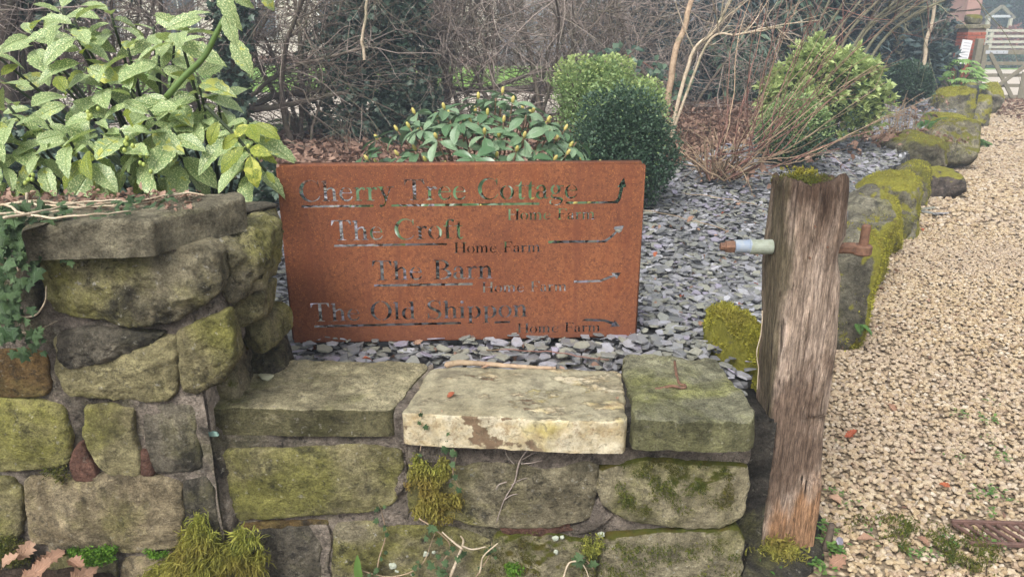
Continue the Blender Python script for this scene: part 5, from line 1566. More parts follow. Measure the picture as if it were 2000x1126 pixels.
for k, (a, b, yy) in enumerate(tips):
    tip = P(a, b, y=yy + .06) - AB
    src = min(trunk_tops, key=lambda t: (t - tip).length)
    mid = src * .45 + tip * .55 + Vector((0, .06, -.03))
    stems.tube(poly_path([src, mid, tip], 9), np.linspace(.008, .0042, 9), 6)
    nl = int(r.integers(5, 8)) if b < 300 else 5
    nl = nl if nleaf < 240 else 4
    a0 = r.uniform(0, 6.28)
    for j in range(nl):
        th = a0 + j * 2.4
        # leaves spread to the light: outwards and slightly down, blades facing up and towards the drive
        el = .0 - .30 * (j / nl) - (.5 if b > 270 else 0) + r.normal(0, .15)
        if j < 2 and b < 200: el += .55
        d = Vector((math.cos(th), math.sin(th) * .8 - .25, math.sin(el) * 1.15))
        L = r.uniform(.105, .150) * (1.05 if j > 1 else .75)
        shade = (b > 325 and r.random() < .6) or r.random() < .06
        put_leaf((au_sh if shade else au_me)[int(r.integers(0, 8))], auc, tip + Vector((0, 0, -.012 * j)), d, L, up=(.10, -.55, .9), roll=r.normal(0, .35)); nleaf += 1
# tall shoot with hanging leaves and the low drooping spray
def shoot(pxs, yy, leaves, rad, mat, shade=False):
    pts = [P(a, b, y=yy + (k * .0)) - AB for k, (a, b) in enumerate(pxs)]
    mb = MB().tube(poly_path(pts, 16), np.linspace(rad, rad * .7, 16), 8)
    mb.build('stem', M[mat], auc, True)
    for (a, b, a2, b2, L, dy) in leaves:
        p0, p1 = P(a, b, y=yy - .01) - AB, P(a2, b2, y=yy - dy) - AB
        d = p1 - p0
        put_leaf((au_sh if shade else au_me)[int(r.integers(0, 8))], auc, p0, d, d.length * .93, up=(0, -1, .45), roll=r.normal(0, .2))
shoot([(325, 190), (360, 150), (398, 112), (418, 75), (437, 38)], 2.35, [(437, 22, 462, 92, 1, .03), (430, -40, 455, 60, 1, .06), (452, 68, 492, 150, 1, .03), (400, 35, 318, 42, 1, .08), (440, -20, 500, 15, 1, .0), (505, -20, 540, 22, 1, .0),
         (300, 30, 360, 55, 1, .05)], .0105, 'green_stem')
shoot([(400, 205), (432, 238), (462, 268), (490, 300), (520, 335)], 2.28, [(495, 240, 548, 270, 1, .03), (470, 262, 425, 290, 1, .02), (480, 285, 418, 332, 1, .05), (488, 300, 500, 368, 1, .05), (500, 290, 540, 318, 1, .03),
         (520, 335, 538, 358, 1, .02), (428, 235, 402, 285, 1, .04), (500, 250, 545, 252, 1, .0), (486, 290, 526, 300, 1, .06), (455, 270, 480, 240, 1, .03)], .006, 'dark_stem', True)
for k in range(26):
    c = [(495, 292), (180, 225), (245, 280), (285, 320), (65, 345)][k % 5]
    V, F = ICO[1]
    if k == 0: bm_ = mk_mesh('berry', V * .0062, [F], M['berry'], True)
    o = link('berry', bm_, auc, P(c[0] + r.normal(0, 9), c[1] + r.normal(0, 9), y=2.27 if k % 5 == 0 else 2.32) - AB); o.scale = (1, 1, 1.3)
stems.build('stems', M['dark_stem'], auc, True)

# rhododendron behind the sign ----------------------------------------
RB = Vector((P(950, 300, y=3.45).x, 3.5, ZB))
rho = empty('rhododendron', RB, 'rounded rhododendron with yellow buds behind the top edge of the rusty sign', 'bush')
RL = [leaf_shape(1, .42, 8, .22, .22, 0, .52, .10, 0, k) for k in range(3)] + [leaf_shape(1, .46, 8, .12, .38, 0, .55, .10, 0, k) for k in range(2)]
rh_me = leaf_meshes('leaf', 'rhodo', RL)
r = np.random.default_rng(21)
twg = MB(); nl_ = 0; bud_me = None
dirs = []
gold = math.pi * (3 - 5 ** .5)
NW = 150
for k in range(NW):
    z = 1 - (k + .5) / NW * 1.35; th = k * gold
    q = math.sqrt(max(0, 1 - z * z)); dirs.append((q * math.cos(th), q * math.sin(th), z))
dirs = [d for d in dirs if d[1] < .45]
extra_V, extra_F, extra_n = [], [], 0
for k, (dx, dy, dz) in enumerate(dirs):
    g = 1 + r.normal(0, .07)
    tip = Vector((dx * .44 * g, dy * .38 * g, .36 + dz * .36 * g + .035 * math.sin(dx * 7 + dy * 5)))
    if dx < -.5 and dz < .45: tip.x -= .12
    twg.tube(poly_path([Vector((dx * .04, dy * .04, 0)), tip * .5 + Vector((0, 0, .0)), tip], 8), np.linspace(.007, .0035, 8), 5)
    a0 = r.uniform(0, 6.28)
    n_ = int(r.integers(5, 8))
    ax = Vector((dx * .7, dy * .7, .75 + dz * .4)).normalized()
    e1 = ax.cross(Vector((.3, .2, 1))).normalized(); e2 = ax.cross(e1)
    for j in range(n_):
        th = a0 + j * 6.283 / n_ + r.normal(0, .12)
        d = e1 * math.cos(th) + e2 * math.sin(th) + ax * r.uniform(-.35, .25)
        L_ = r.uniform(.072, .112)
        if nl_ < 295:
            put_leaf(rh_me[int(r.integers(0, 5))], rho, tip - ax * .004 * j, d, L_, up=tuple(ax), roll=r.normal(0, .25)); nl_ += 1
        else:
            q_ = RL[j % 5]; Mx = frames(np.array([d], float), tuple(ax))[0]
            extra_V.append(q_[0] @ Mx.T * L_ + np.array(tip)); extra_F.append(q_[1] + extra_n); extra_n += len(q_[0])
    if bud_me is None:
        bud_me = mk_mesh('bud', ICO[1][0] * np.array([.008, .008, .017]), [ICO[1][1]], M['bud'], True)
    if r.random() < .75:
        o = link('bud', bud_me, rho, tip + ax * .012); o.rotation_euler = ax.to_track_quat('Z', 'Y').to_euler()
if extra_V:
    tag(link('leaf', mk_mesh('leaf', np.concatenate(extra_V), np.concatenate(extra_F), M['rhodo'], True), rho), kind='stuff')
twg.build('stems', M['rhodo_stem'], rho, True)

# clipped and loose bushes -------------------------------------------
def bush(name, label, cat, base, lobes, n, size, protos, mat, seed, group=None, inner=True, shell=.62, stemmat='bark_dark', up=.3, extra=None, jit=.7):
    root = empty(name, base, label, cat, group)
    V, F = foliage(n, lobes, size, protos, seed, shell, up, jit)
    link('foliage', mk_mesh('foliage', V, F, M[mat], False), root)
    if extra:
        n2, mat2, lb2, sz2 = extra
        V, F = foliage(n2, lb2, sz2, protos, seed + 5, .8, up, .6)  # second set of leaves in another tone, on its own lobes
        tag(link('second_foliage', mk_mesh('second_foliage', V, F, M[mat2], False), root), kind='stuff')
    rs = np.random.default_rng(seed + 9)
    mb = MB()
    for k in range(9):
        c, rr = lobes[k % len(lobes)]
        e = np.array(c) + rs.normal(0, .45, 3) * np.array(rr)
        mb.tube(poly_path([(rs.normal(0, .03), rs.normal(0, .03), -.02), (e[0] * .3, e[1] * .3, e[2] * .5), tuple(e)], 7), np.linspace(.014, .004, 7), 5)
    mb.build('stems', M[stemmat], root, True)
    return root
c = P(1215, 385, z=ZB); c.y += .30
bush('box_ball', 'dense dark green box ball behind the right end of the rusty sign', 'bush', (P(1212, 280, y=4.75).x, 4.85, ZB), [((0, 0, .34), (.345, .34, .36)), ((.06, 0, .28), (.33, .32, .30)), ((.05, 0, .46), (.22, .22, .22))], 26000, .020, SLr, 'box_dark', 41, shell=.5, extra=(500, 'box_light', [((0, 0, .64), (.22, .22, .15)), ((.0, -.02, .46), (.34, .33, .36))], .019))
bush('box_bush', 'loose light green box bush standing behind the dark box ball', 'bush', (P(1172, 200, y=5.9).x, 6.0, ZB), [((0, 0, .40), (.31, .28, .36)), ((-.18, 0, .60), (.17, .2, .20)), ((.10, 0, .64), (.16, .2, .19)), ((.34, -.1, .46), (.17, .2, .22)), ((-.04, 0, .76), (.08, .1, .09))], 13000, .023, SLr, 'box_light', 42, shell=.45, up=.8, extra=(1900, 'lime_leaf', [((-.16, 0, .72), (.18, .18, .13)), ((.10, 0, .74), (.16, .18, .12)), ((.34, -.1, .58), (.13, .15, .12))], .026))
bush('box_ball', 'small mid green box bush under the sloping bare stems', 'bush', (P(1560, 270, y=6.6).x, 6.75, ZB), [((0, 0, .20), (.31, .3, .24)), ((.02, 0, .33), (.24, .24, .18))], 15000, .024, SLr, 'box_light', 43, shell=.55, extra=(6000, 'box_dark', [((0, -.02, .16), (.31, .3, .20))], .024))
def whorls(n, lobes, seed, L, k=6):
    Pp, D = blob_points(n, lobes, .5, seed, .55, 3.6)
    rr = np.random.default_rng(seed)
    Pp = np.repeat(Pp, k, axis=0); A = np.repeat(D * .6 + [0, 0, .55], k, axis=0)
    d = A / np.linalg.norm(A, axis=1, keepdims=True) * .75 + rr.normal(0, .62, Pp.shape)
    return scatter(SL, Pp, frames(d, roll=rr.normal(0, .5, len(Pp))), L * rr.uniform(.6, 1.2, len(Pp)))
yb = empty('variegated_bush', (P(1625, 200, y=7.7).x, 7.9, ZB), 'large lime green bush with leaf whorls in the slate bed behind the bare stems', 'bush')
lobes = [((0, 0, .45), (.50, .42, .44)), ((-.38, -.05, .40), (.24, .3, .34)), ((.38, 0, .36), (.26, .3, .30)), ((-.14, 0, .74), (.24, .26, .20)), ((.20, 0, .68), (.24, .26, .18)), ((-.46, 0, .30), (.16, .2, .22)), ((-.16, 0, .88), (.10, .12, .12)), ((.40, 0, .62), (.10, .12, .12)), ((-.5, 0, .52), (.10, .12, .14))]
V, F = whorls(1500, lobes, 51, .080)
link('foliage', mk_mesh('foliage', V, F, M['lime_leaf'], False), yb)
V, F = foliage(5000, [((0, .05, .35), (.55, .45, .40))], .045, SL, 52, .3)
link('inner_foliage', mk_mesh('inner_foliage', V, F, M['box_dark'], False), yb)
mb = MB(); rs = np.random.default_rng(3)
for k in range(14):
    c_, rr_ = lobes[k % len(lobes)]; e = np.array(c_) + rs.normal(0, .3, 3) * np.array(rr_)
    mb.tube(poly_path([(0, 0, -.02), tuple(e * .45), tuple(e)], 7), np.linspace(.014, .005, 7), 5)
mb.build('stems', M['bark_dark'], yb, True)
bush('box_ball', 'round dark box ball far back in the bed near the moss-capped boulders', 'bush', (P(1775, 190, y=12.2).x, 12.3, ZB), [((0, 0, .27), (.36, .34, .30))], 11000, .036, SLr, 'box_dark', 44, shell=.6)
bush('box_bush', 'low dark evergreen bush between the hazel and the far box ball', 'bush', (P(1540, 130, y=11).x, 11.2, ZB), [((0, 0, .25), (.5, .4, .30)), ((-.4, .1, .35), (.35, .3, .35))], 7000, .05, SL, 'evergreen2', 45)

# bare dogwood like stems --------------------------------------------
def stem_px(mb, pts, ys, r0, r1, n=22, sides=5, jit=.012, seed=0):
    q = [P(a, b, y=yy) for (a, b), yy in zip(pts, ys)]
    c = poly_path(q, n, jit, seed)
    mb.tube(c, np.linspace(r0, r1, n), sides)
    return c
bs = P(1410, 345, z=ZB)
dog = empty('bare_shrub', bs, 'bare red-brown shrub whose long stems lean over the slate to the right', 'shrub')
rs = np.random.default_rng(64)
ends = [(1705, 130, 5.6), (1640, 95, 5.3), (1745, 40, 6.0), (1690, 20, 5.8), (1600, 20, 5.6), (1560, -40, 5.4), (1770, 215, 5.6), (1700, 255, 5.4), (1640, 290, 5.3), (1820, 190, 6.0), (1545, 30, 5.5), (1500, -30, 5.4), (1530, 240, 5.2),
        (1660, 160, 5.4), (1610, 180, 5.3), (1580, 120, 5.5), (1470, 240, 5.3), (1440, 230, 5.5), (1375, 240, 5.6), (1330, 265, 5.7), (1400, 200, 5.6), (1350, 290, 5.4), (1660, 60, 5.9), (1740, 110, 5.9), (1500, 180, 5.4), (1555, 215, 5.2), (1480, 130, 5.6), (1620, 235, 5.2), (1510, -60, 6.2), (1545, -70, 6.6), (1590, -60, 6.8), (1640, -60, 6.6), (1710, -50, 6.8), (1480, -40, 6.6), (1680, 90, 6.4), (1450, 20, 6.2), (1730, 160, 6.2)]
mb = MB(); mb2 = MB()
for k, (a, b, yy) in enumerate(ends):
    e = P(a, b, y=yy)
    base = Vector((bs.x + rs.normal(0, .07), bs.y + rs.normal(0, .06), ZB - .01))
    out = Vector((rs.normal(.10 if a > 1450 else -.1, .08), rs.normal(0, .06), .10 + rs.random() * .08))
    mid = base + (e - base) * .35 + Vector((0, 0, -.04 - .06 * rs.random())) + out * .3
    c_ = poly_path([base, base + out, mid, base + (e - base) * .7 + Vector((rs.normal(0, .03), 0, rs.normal(0, .03))), e], 26, .02, k)
    (mb if k % 3 else mb2).tube(c_, np.linspace(.0062, .0022, 26), 5)
    for q in range(4):
        i = int(rs.integers(10, 25)); d = (c_[min(i + 1, 25)] - c_[i - 1]); d /= np.linalg.norm(d)
        grow(mb if k % 3 else mb2, c_[i], d + rs.normal(0, .35, 3), rs.uniform(.18, .45), .0026, 0, rs, .12)
mb.build('stems', M['twig_red'], dog, True)
mb2.build('older_stems', M['twig_tan'], dog, True)
mb3 = MB()
for k in range(34):
    d = (rs.normal(-.2, .6), rs.normal(0, .5), rs.uniform(.25, 1))
    grow(mb3, (bs.x + rs.normal(0, .06), bs.y + rs.normal(0, .06), ZB - .01), d, rs.uniform(.16, .42), rs.uniform(.004, .010), 1, rs, .35, kids=(1, 3), nseg=6, minr=.0022)
mb3.build('stubs', M['twig_tan'], dog, True)
for o in dog.children: o.location = -bs     # the stems are built in place coordinates
# little dried clump by the boulders
cb = P(1752, 272, z=.36)
dc = empty('dry_clump', cb, 'clump of short dry upright stalks in leaves beside the largest boulder', 'plant')
mb = MB()
for k in range(46):
    grow(mb, (rs.normal(0, .13), rs.normal(0, .1), -.01), (rs.normal(0, .35), rs.normal(0, .3), 1), rs.uniform(.12, .55), .005, 0, rs, .1, nseg=5)
mb.build('stalks', M['twig_tan'], dc, True)
n = 260
V, F = scatter(DL, np.c_[rs.normal(0, .3, n), rs.normal(0, .22, n), rs.random(n) * .06], rotmats(rs.normal(0, .5, n), rs.normal(0, .5, n), rs.uniform(0, 6.28, n)), .085 * rs.uniform(.6, 1.2, n))
link('withered_leaves', mk_mesh('withered_leaves', V, F, M['dead_leaf'], True), dc)

# ferns ---------------------------------------------------------------
def fern(label, base, n, L, seed, mat='fern', up=.7, lean=(0, 0), group=None, pin=.32):
    root = empty('fern', base, label, 'fern', group)
    r = np.random.default_rng(seed)
    for k in range(n):
        th = r.uniform(0, 6.28); d0 = np.array([math.cos(th) * .7 + lean[0], math.sin(th) * .7 + lean[1], up + r.uniform(-.2, .3)])
        d0 /= np.linalg.norm(d0); p = np.zeros(3); pts = [p]; m = 16; LL = L * r.uniform(.7, 1.15)
        d = d0.copy()
        for j in range(m):
            d = d + np.array([0, 0, -.11]); d /= np.linalg.norm(d); p = p + d * LL / m; pts.append(p)
        pts = np.array(pts)
        mb = MB().tube(pts, np.linspace(.0022, .0009, m + 1), 4, cap=False)
        A, Bd = [], []
        for j in range(2, m + 1):
            t = pts[j] - pts[j - 1]; t /= np.linalg.norm(t)
            s_ = np.cross(t, [0, 0, 1]); s_ /= np.linalg.norm(s_) + 1e-9
            w_ = math.sin(math.pi * (j / (m + 1)) ** .8) * LL * pin
            for sg in (-1, 1):
                for h in (0, .5):
                    A.append(pts[j] - t * LL / m * h); Bd.append((s_ * sg + t * .45 + np.array([0, 0, -.15]), w_))
        Dv = np.array([b[0] for b in Bd]); sz = np.array([b[1] for b in Bd])
        V, F = scatter([simple_leaf(.22, .02)], np.array(A), frames(Dv), sz)
        mb.add(V, F)
        mb.build('frond', M[mat], root, False)
    return root
fern('green fern growing under the hedge left of the rhododendron', P(590, 262, z=ZB), 12, .55, 71, up=.9)
fern('lower fern under the spotted laurel sprays by the hedge foot', P(668, 250, z=ZB), 9, .45, 72, up=.9)
fern('fern by the moss-domed boulder on the bed side', P(1822, 238, z=ZB), 8, .36, 73, up=.5, lean=(-.4, -.2))
fern('fern rooted at the drive foot of the largest boulder group', P(1893, 275, z=.05), 7, .42, 74, up=.4, lean=(.4, -.3))
fern('tiny green fern in the gap behind the gatepost hinge', P(1672, 630, z=.16), 5, .09, 75, up=.3, lean=(.2, -.5), pin=.28)

# palmate shrub at the gate -------------------------------------------
fb = P(1866, 170, y=15.0)
fat = empty('palmate_shrub', (fb.x, 15.0, .34), 'bright green palmate leaved shrub before the brick pier', 'shrub')
r = np.random.default_rng(81)
A, Dd, sz = [], [], []
stm = MB()
for k in range(46):
    d = r.normal(0, 1, 3); d[2] = abs(d[2]) * .55; d[1] = -abs(d[1]) * .7; d /= np.linalg.norm(d)
    c_ = d * np.array([.40, .36, .52]) + np.array([0, 0, .12 + .10 * r.random()])
    stm.tube(poly_path([(0, 0, 0), c_ * .6 + [0, 0, .05], c_], 6), .006, 4, cap=False)
    out = np.array([d[0], d[1], -.15]); out /= np.linalg.norm(out)
    sd = np.cross(out, [0, 0, 1]); sd /= np.linalg.norm(sd)
    for j in range(7):
        an = (j - 3) * .42
        A.append(c_); Dd.append(out * math.cos(an) + sd * math.sin(an) + [0, 0, -.1]); sz.append(.20 * (1 - abs(j - 3) * .12) * r.uniform(.8, 1.1))
V, F = scatter([simple_leaf(.30, .03)], np.array(A), frames(np.array(Dd), up=(0, -.5, .8)), np.array(sz))
link('foliage', mk_mesh('foliage', V, F, M['fatsia'], False), fat)
stm.build('stems', M['green_stem'], fat, True)

# ivy over the tall wall ----------------------------------------------
IV = [ivy_shape(k, 1 + .1 * (k % 3)) for k in range(6)]
iv_me = leaf_meshes('leaf', 'ivy', IV)
ivy = empty('ivy', (0, 0, 0), 'dark ivy with pale stems hanging over the left of the tall wall', 'ivy')
r = np.random.default_rng(91)
ist = MB()
for k, (pts, yy, r0) in enumerate([([(75, 430), (50, 470), (38, 510), (30, 560), (8, 600), (-30, 640)], 1.74, .0055), ([(20, 605), (45, 618), (70, 615), (86, 590), (88, 560)], 1.735, .003), ([(90, 405), (80, 430), (60, 455), (40, 455)], 1.73, .004),
                                   ([(-20, 660), (30, 650), (70, 645), (110, 628)], 1.77, .002), ([(30, 520), (60, 500), (100, 480), (130, 470)], 1.735, .0022), ([(88, 470), (95, 500), (120, 480)], 1.735, .0015), ([(48, 380), (48, 430), (40, 460)], 1.73, .003)]):
    ist.tube(poly_path([P(a, b, y=yy) for a, b in pts], 22, .008, k), np.linspace(r0, r0 * .55, 22), 6)
for k, pts in enumerate([[(-40, 405), (60, 398), (160, 402), (250, 396), (330, 382)], [(-20, 418), (100, 412), (200, 398), (300, 385), (345, 378)], [(-30, 398), (80, 420), (150, 425), (260, 408)], [(30, 392), (140, 396), (230, 403), (320, 390)],
                         [(330, 382), (370, 375), (400, 380)], [(0, 430), (70, 415), (150, 395), (240, 390)]]):
    q = [P(a, b, z=1.10 + .012 * (k % 3)) for a, b in pts]
    ist.tube(poly_path(q, 22, .012, k + 20), np.linspace(.0035, .0016, 22), 5)
ist.build('stems', M['twig_pale'], ivy, True)
n = 0
while n < 228:
    a = abs(r.normal(0, 62)) - 8; b = r.uniform(392, 690)
    if b > 470 and a > 62 + 30 * math.sin(b * .03): continue
    if r.random() < (b - 560) / 260: continue
    q = P(a, b, y=1.742 - r.random() * .045)
    d = Vector((r.normal(0, .5), -.25, -.8 + r.normal(0, .5)))
    put_leaf(iv_me[n % 6], ivy, q, d, r.uniform(.013, .030) * (1.6 if r.random() < .06 else 1), up=(r.normal(0, .35), -1, .45), roll=r.normal(0, .3)); n += 1
for (a, b, s_) in ((72, 522, .045), (48, 545, .034), (112, 458, .026), (125, 500, .022), (135, 508, .02), (60, 600, .024), (25, 590, .028), (8, 560, .03), (30, 640, .02), (68, 655, .018)):
    put_leaf(iv_me[n % 6], ivy, P(a, b, y=1.715), (r.normal(0, .3), -.2, -.8), s_, up=(0, -1, .4)); n += 1
for k in range(60):
    a = r.uniform(-20, 340) if k % 4 else r.uniform(225, 262); b = 425 - a * .10 + r.normal(0, 8)
    if k % 9 == 0: a, b = 330 + r.normal(0, 6), 380 + r.normal(0, 5)
    q = P(a, b, z=1.108 + r.random() * .02)
    put_leaf(iv_me[k % 6], ivy, q, (r.normal(0, 1), r.normal(-.2, .6), r.normal(0, .2)), r.uniform(.012, .024), up=(0, -.3, 1), roll=r.normal(0, .4))
# dry debris in the ivy on the slab
n = 480
X = P(0, 415, z=1.09).x + r.uniform(-.35, .42, n); Y = 1.84 + r.random(n) * .16
V, F = scatter(DL + [(SL[0][0], SL[0][1])], np.c_[X, Y, 1.088 + r.random(n) * .018], rotmats(r.normal(0, .6, n), r.normal(0, .6, n), r.uniform(0, 6.28, n)), .021 * r.uniform(.5, 1.4, n))
tag(link('dry_debris', mk_mesh('dry_debris', V, F, M['dead_leaf'], True)), 'dry leaf debris caught under the ivy on the tall wall', 'leaf debris', kind='stuff')

# ivy sprigs on the low wall
def sprig(label, pts, yf, nlf, s0, s1, seed, mat=None, spread=10):
    root = empty('ivy_sprig', (0, 0, 0), label, 'ivy')
    rr = np.random.default_rng(seed)
    c_ = poly_path([P(a, b, y=yf) for a, b in pts], 24, .006, seed)
    MB().tube(c_, np.linspace(.0022, .0010, 24), 5).build('stem', M['twig_tan'], root, True)
    for k in range(nlf):
        q = c_[int(rr.integers(2, 24))] + rr.normal(0, spread / 1500, 3) * [1, .3, 1] + [0, -.010 - rr.random() * .008, 0]
        put_leaf(iv_me[k % 6], root, q, (rr.normal(0, .8), -.2, rr.normal(-.3, .6)), rr.uniform(s0, s1), up=(rr.normal(0, .3), -1, .4), roll=rr.normal(0, .3))
sprig('ivy trailing down over the left end of the painted coping', [(862, 800), (872, 835), (868, 860), (890, 885), (885, 925), (905, 960)], 1.815, 13, .012, .022, 1)
sprig('leafless and leafy ivy runner on the joint left of the moss', [(822, 798), (826, 840), (822, 880)], 1.815, 4, .010, .016, 2)
sprig('small ivy runner climbing the dark bottom stones', [(735, 1126), (742, 1085), (752, 1045), (745, 1005), (738, 985)], 1.832, 15, .010, .018, 3)
sprig('ivy leaves round the forked dead branch', [(820, 1010), (860, 1040), (880, 1070), (860, 1110), (900, 1140)], 1.81, 22, .012, .024, 4, spread=26)
sprig('ivy spray spreading left along the bottom stones', [(700, 1110), (760, 1126), (820, 1105), (850, 1040)], 1.825, 14, .010, .018, 5, spread=18)
sprig('pair of larger ivy leaves at the foot of the wall', [(1160, 1110), (1140, 1090), (1128, 1080)], 1.82, 5, .024, .036, 6, spread=14)
sprig('ivy shoots at the right foot of the wall below the branch', [(930, 1126), (955, 1085), (960, 1060)], 1.815, 10, .010, .018, 7, spread=16)
# hart's tongue leaf
root = empty('strap_leaf', (0, 0, 0), 'single upright strap shaped green leaf at the bottom of the wall', 'leaf')
hm = leaf_meshes('leaf', 'weed', [leaf_shape(1, .26, 8, .1, .1, 0, .45, 0)])
for a, b, a2, b2 in ((700, 1126, 697, 1085), (704, 1140, 694, 1092)):
    p0, p1 = P(a, b, y=1.81), P(a2, b2, y=1.80); put_leaf(hm[0], root, p0, p1 - p0, (p1 - p0).length, up=(0, -1, 0))

# single fallen leaves ------------------------------------------------
OL = [oak_leaf(k) for k in range(6)] + [leaf_shape(1, .5, 8, .35, .2, .1, .45, .08, .05, k) for k in range(3)]
ol_p = leaf_meshes('fallen_leaf', 'dead_leaf_pale', OL); ol_r = leaf_meshes('fallen_leaf', 'dead_leaf_red', OL)
r = np.random.default_rng(101)
def fallen(a, b, z, L, lab, red=False, k=None, tilt=.25):
    me = (ol_r if red else ol_p)[int(r.integers(0, 9)) if k is None else k]
    o = link('fallen_leaf', me, None, P(a, b, z=z)); o.scale = (L, L, L); o.rotation_euler = (r.normal(0, tilt), r.normal(0, tilt), r.uniform(0, 6.28))
    return tag(o, lab, 'leaf')
for a, b, z, L, lab, red in [(1650, 1085, .02, .075, 'large tan leaf on the gravel right of the gatepost foot', False), (1612, 965, .02, .07, 'pinkish leaf leaning against the gatepost on the gravel', False), (1735, 790, .02, .05, 'curled brown leaf alone on the gravel right of the post', False),
     (1650, 853, .02, .055, 'reddish brown leaf on the gravel beside the post middle', True), (1858, 952, .02, .04, 'small orange brown leaf left of the weeds on the gravel', True), (1712, 1055, .02, .06, 'brown leaf in the mossy gravel before the drain', False),
     (1790, 1048, .02, .045, 'small tan leaf in the moss left of the drain', False), (1728, 562, .02, .055, 'tan leaf on the gravel by the upright yellow-mossed stone', False), (1755, 530, .02, .06, 'pale orange leaf on the gravel below the square boulder', False),
     (1775, 795, .02, .0, '', False), (1700, 590, .02, .05, 'pinkish leaf at the base of the mossy stones', False), (1800, 445, .02, .05, 'reddish leaf at the foot of the flat-topped boulder', True),
     (1342, 432, ZB + .045, .055, 'peach oak leaf on the slate right of the sign', False), (1437, 400, ZB + .045, .04, 'small peach leaf on the slate below the bare shrub', False), (1278, 500, ZB + .045, .04, 'red leaf on the slate by the sign edge', True),
     (1395, 596, ZB + .045, .04, 'pale peach leaf on the slate near the yellow moss boulder', False), (1335, 577, ZB + .045, .03, 'little red leaf on the slate under the hinge bolt', True), (808, 672, ZB + .045, .045, 'peach leaf on the slate under the sign middle', False),
     (705, 700, ZB + .07, .035, 'orange leaf where the slate meets the left coping', True), (888, 768, .553, .035, 'dull red leaf flat on the painted coping', True), (958, 716, .553, .03, 'tan leaf by the broken stick', False), (1205, 775, .553, .016, 'tiny pink leaf at the right end of the painted coping', False),
     (500, 410, ZB + .05, .06, 'tan leaf on the slate beside the tall wall corner', False), (522, 693, ZB + .06, .03, 'tiny red leaf at the corner of tall wall and coping', True)]:
    if L > 0: fallen(a, b, z, L, lab, red)
r2 = np.random.default_rng(5)
for k in range(14):
    a, b = r2.uniform(1280, 1480), r2.uniform(400, 640)
    o = fallen(a, b, ZB + .045, r2.uniform(.018, .035), None, k % 3 == 0); tag(o, 'small faded leaf scrap among the slate chippings right of the sign', 'leaf', 'leaf scraps on the slate')
for k in range(12):
    a, b = r2.uniform(-40, 145), r2.uniform(1092, 1150)
    q = P(a, b, y=1.66 + r2.random() * .06)
    me = ol_p[k % 6]; o = link('fallen_leaf', me, None, q); L = r2.uniform(.05, .085); o.scale = (L, L, L); o.rotation_euler = (r2.normal(0, .5) + .4, r2.normal(0, .4), r2.uniform(0, 6.28))
    tag(o, 'brown oak leaf in the heap at the foot of the tall wall', 'leaf', 'oak leaves heaped at the tall wall')
sh = []
heap = P(40, 1150, y=1.70)
V, F = rock((.30, .12, .05), 71, 3, p=4, amp=.2)
tag(link('soil_mound', mk_mesh('soil_mound', V, [F], M['soil'], True), None, (heap.x, heap.y, heap.z - .03)), 'dark soil under the leaf heap at the tall wall foot', 'soil')

# weeds and moss in the gravel -----------------------------------------
wm = [(V, tri(F)) for V, F, _ in [leaf_shape(1, .45, 3, .1, .3, 0, .55, .1, 0, k, 1) for k in range(3)]]
for k, (a, b, n_, s_) in enumerate([(1875, 808, 16, .020), (1930, 822, 22, .024), (1927, 857, 9, .014), (1945, 880, 10, .016), (1958, 895, 16, .020), (1870, 895, 10, .016), (1925, 955, 12, .018), (1915, 970, 12, .018), (1950, 968, 16, .02),
                              (1930, 1000, 14, .018), (1632, 963, 14, .018), (1650, 990, 10, .014), (1608, 1035, 40, .022), (1625, 1070, 50, .024), (1600, 1110, 40, .02), (1500, 1112, 26, .02), (1700, 1050, 10, .016), (1790, 1085, 16, .018), (1810, 1078, 14, .018),
                              (1865, 1060, 12, .016), (1935, 1065, 14, .016), (1710, 1022, 9, .014), (1690, 985, 8, .012), (1640, 868, 7, .01), (1935, 785, 8, .02)]):
    q = P(a, b, z=.015)
    root_r = np.random.default_rng(200 + k)
    Pp = root_r.normal(0, .018, (n_, 3)) * [1, 1, .3] + [0, 0, .006]
    th = root_r.uniform(0, 6.28, n_)
    V, F = scatter(wm, Pp, frames(np.c_[np.cos(th), np.sin(th), root_r.uniform(.1, .9, n_)]), s_ * root_r.uniform(.6, 1.2, n_))
    o = link('weed', mk_mesh('weed', V, F, M['weed'], True), None, q)
    tag(o, 'small green weed seedling growing through the gravel', 'weed', 'weeds in the gravel') if n_ < 26 else tag(o, ['leafy green weed tuft at the right foot of the gatepost', 'taller green weed beside the cut stub near the gatepost', 'green weed tuft at the picture bottom below the gatepost', 'small green weed under the moss clump of the gatepost'][[12, 13, 14, 15].index(k)], 'weed')
r = np.random.default_rng(300)
pts = []
for (cx_, cy_, sx_, sy_, n_) in ((1830, 1060, 60, 14, 210), (1910, 1090, 60, 14, 200), (1760, 1030, 45, 10, 130), (1840, 1100, 50, 10, 120), (1960, 1105, 30, 10, 90), (1700, 1020, 30, 8, 40), (1780, 1075, 30, 10, 60)):
    for _ in range(n_):
        q = P(cx_ + r.normal(0, sx_), cy_ + r.normal(0, sy_), z=.012)
        if fbm(np.array([[q.x, q.y, 0]]), 16, 3, 5)[0] < .02: continue
        pts.append((q.x, q.y, .012 + r.random() * .006))
V, F = tuft_mesh(np.array(pts), np.tile([0, 0, 1.], (len(pts), 1)), 8, .0085, .007, 31, .2, .1)
tag(link('gravel_moss', mk_mesh('gravel_moss', V, F, M['moss_dark'], False)), 'olive moss creeping over the gravel before the drain', 'moss', kind='stuff')
q = P(1612, 1068, z=0); q2 = P(1622, 1022, z=.06)
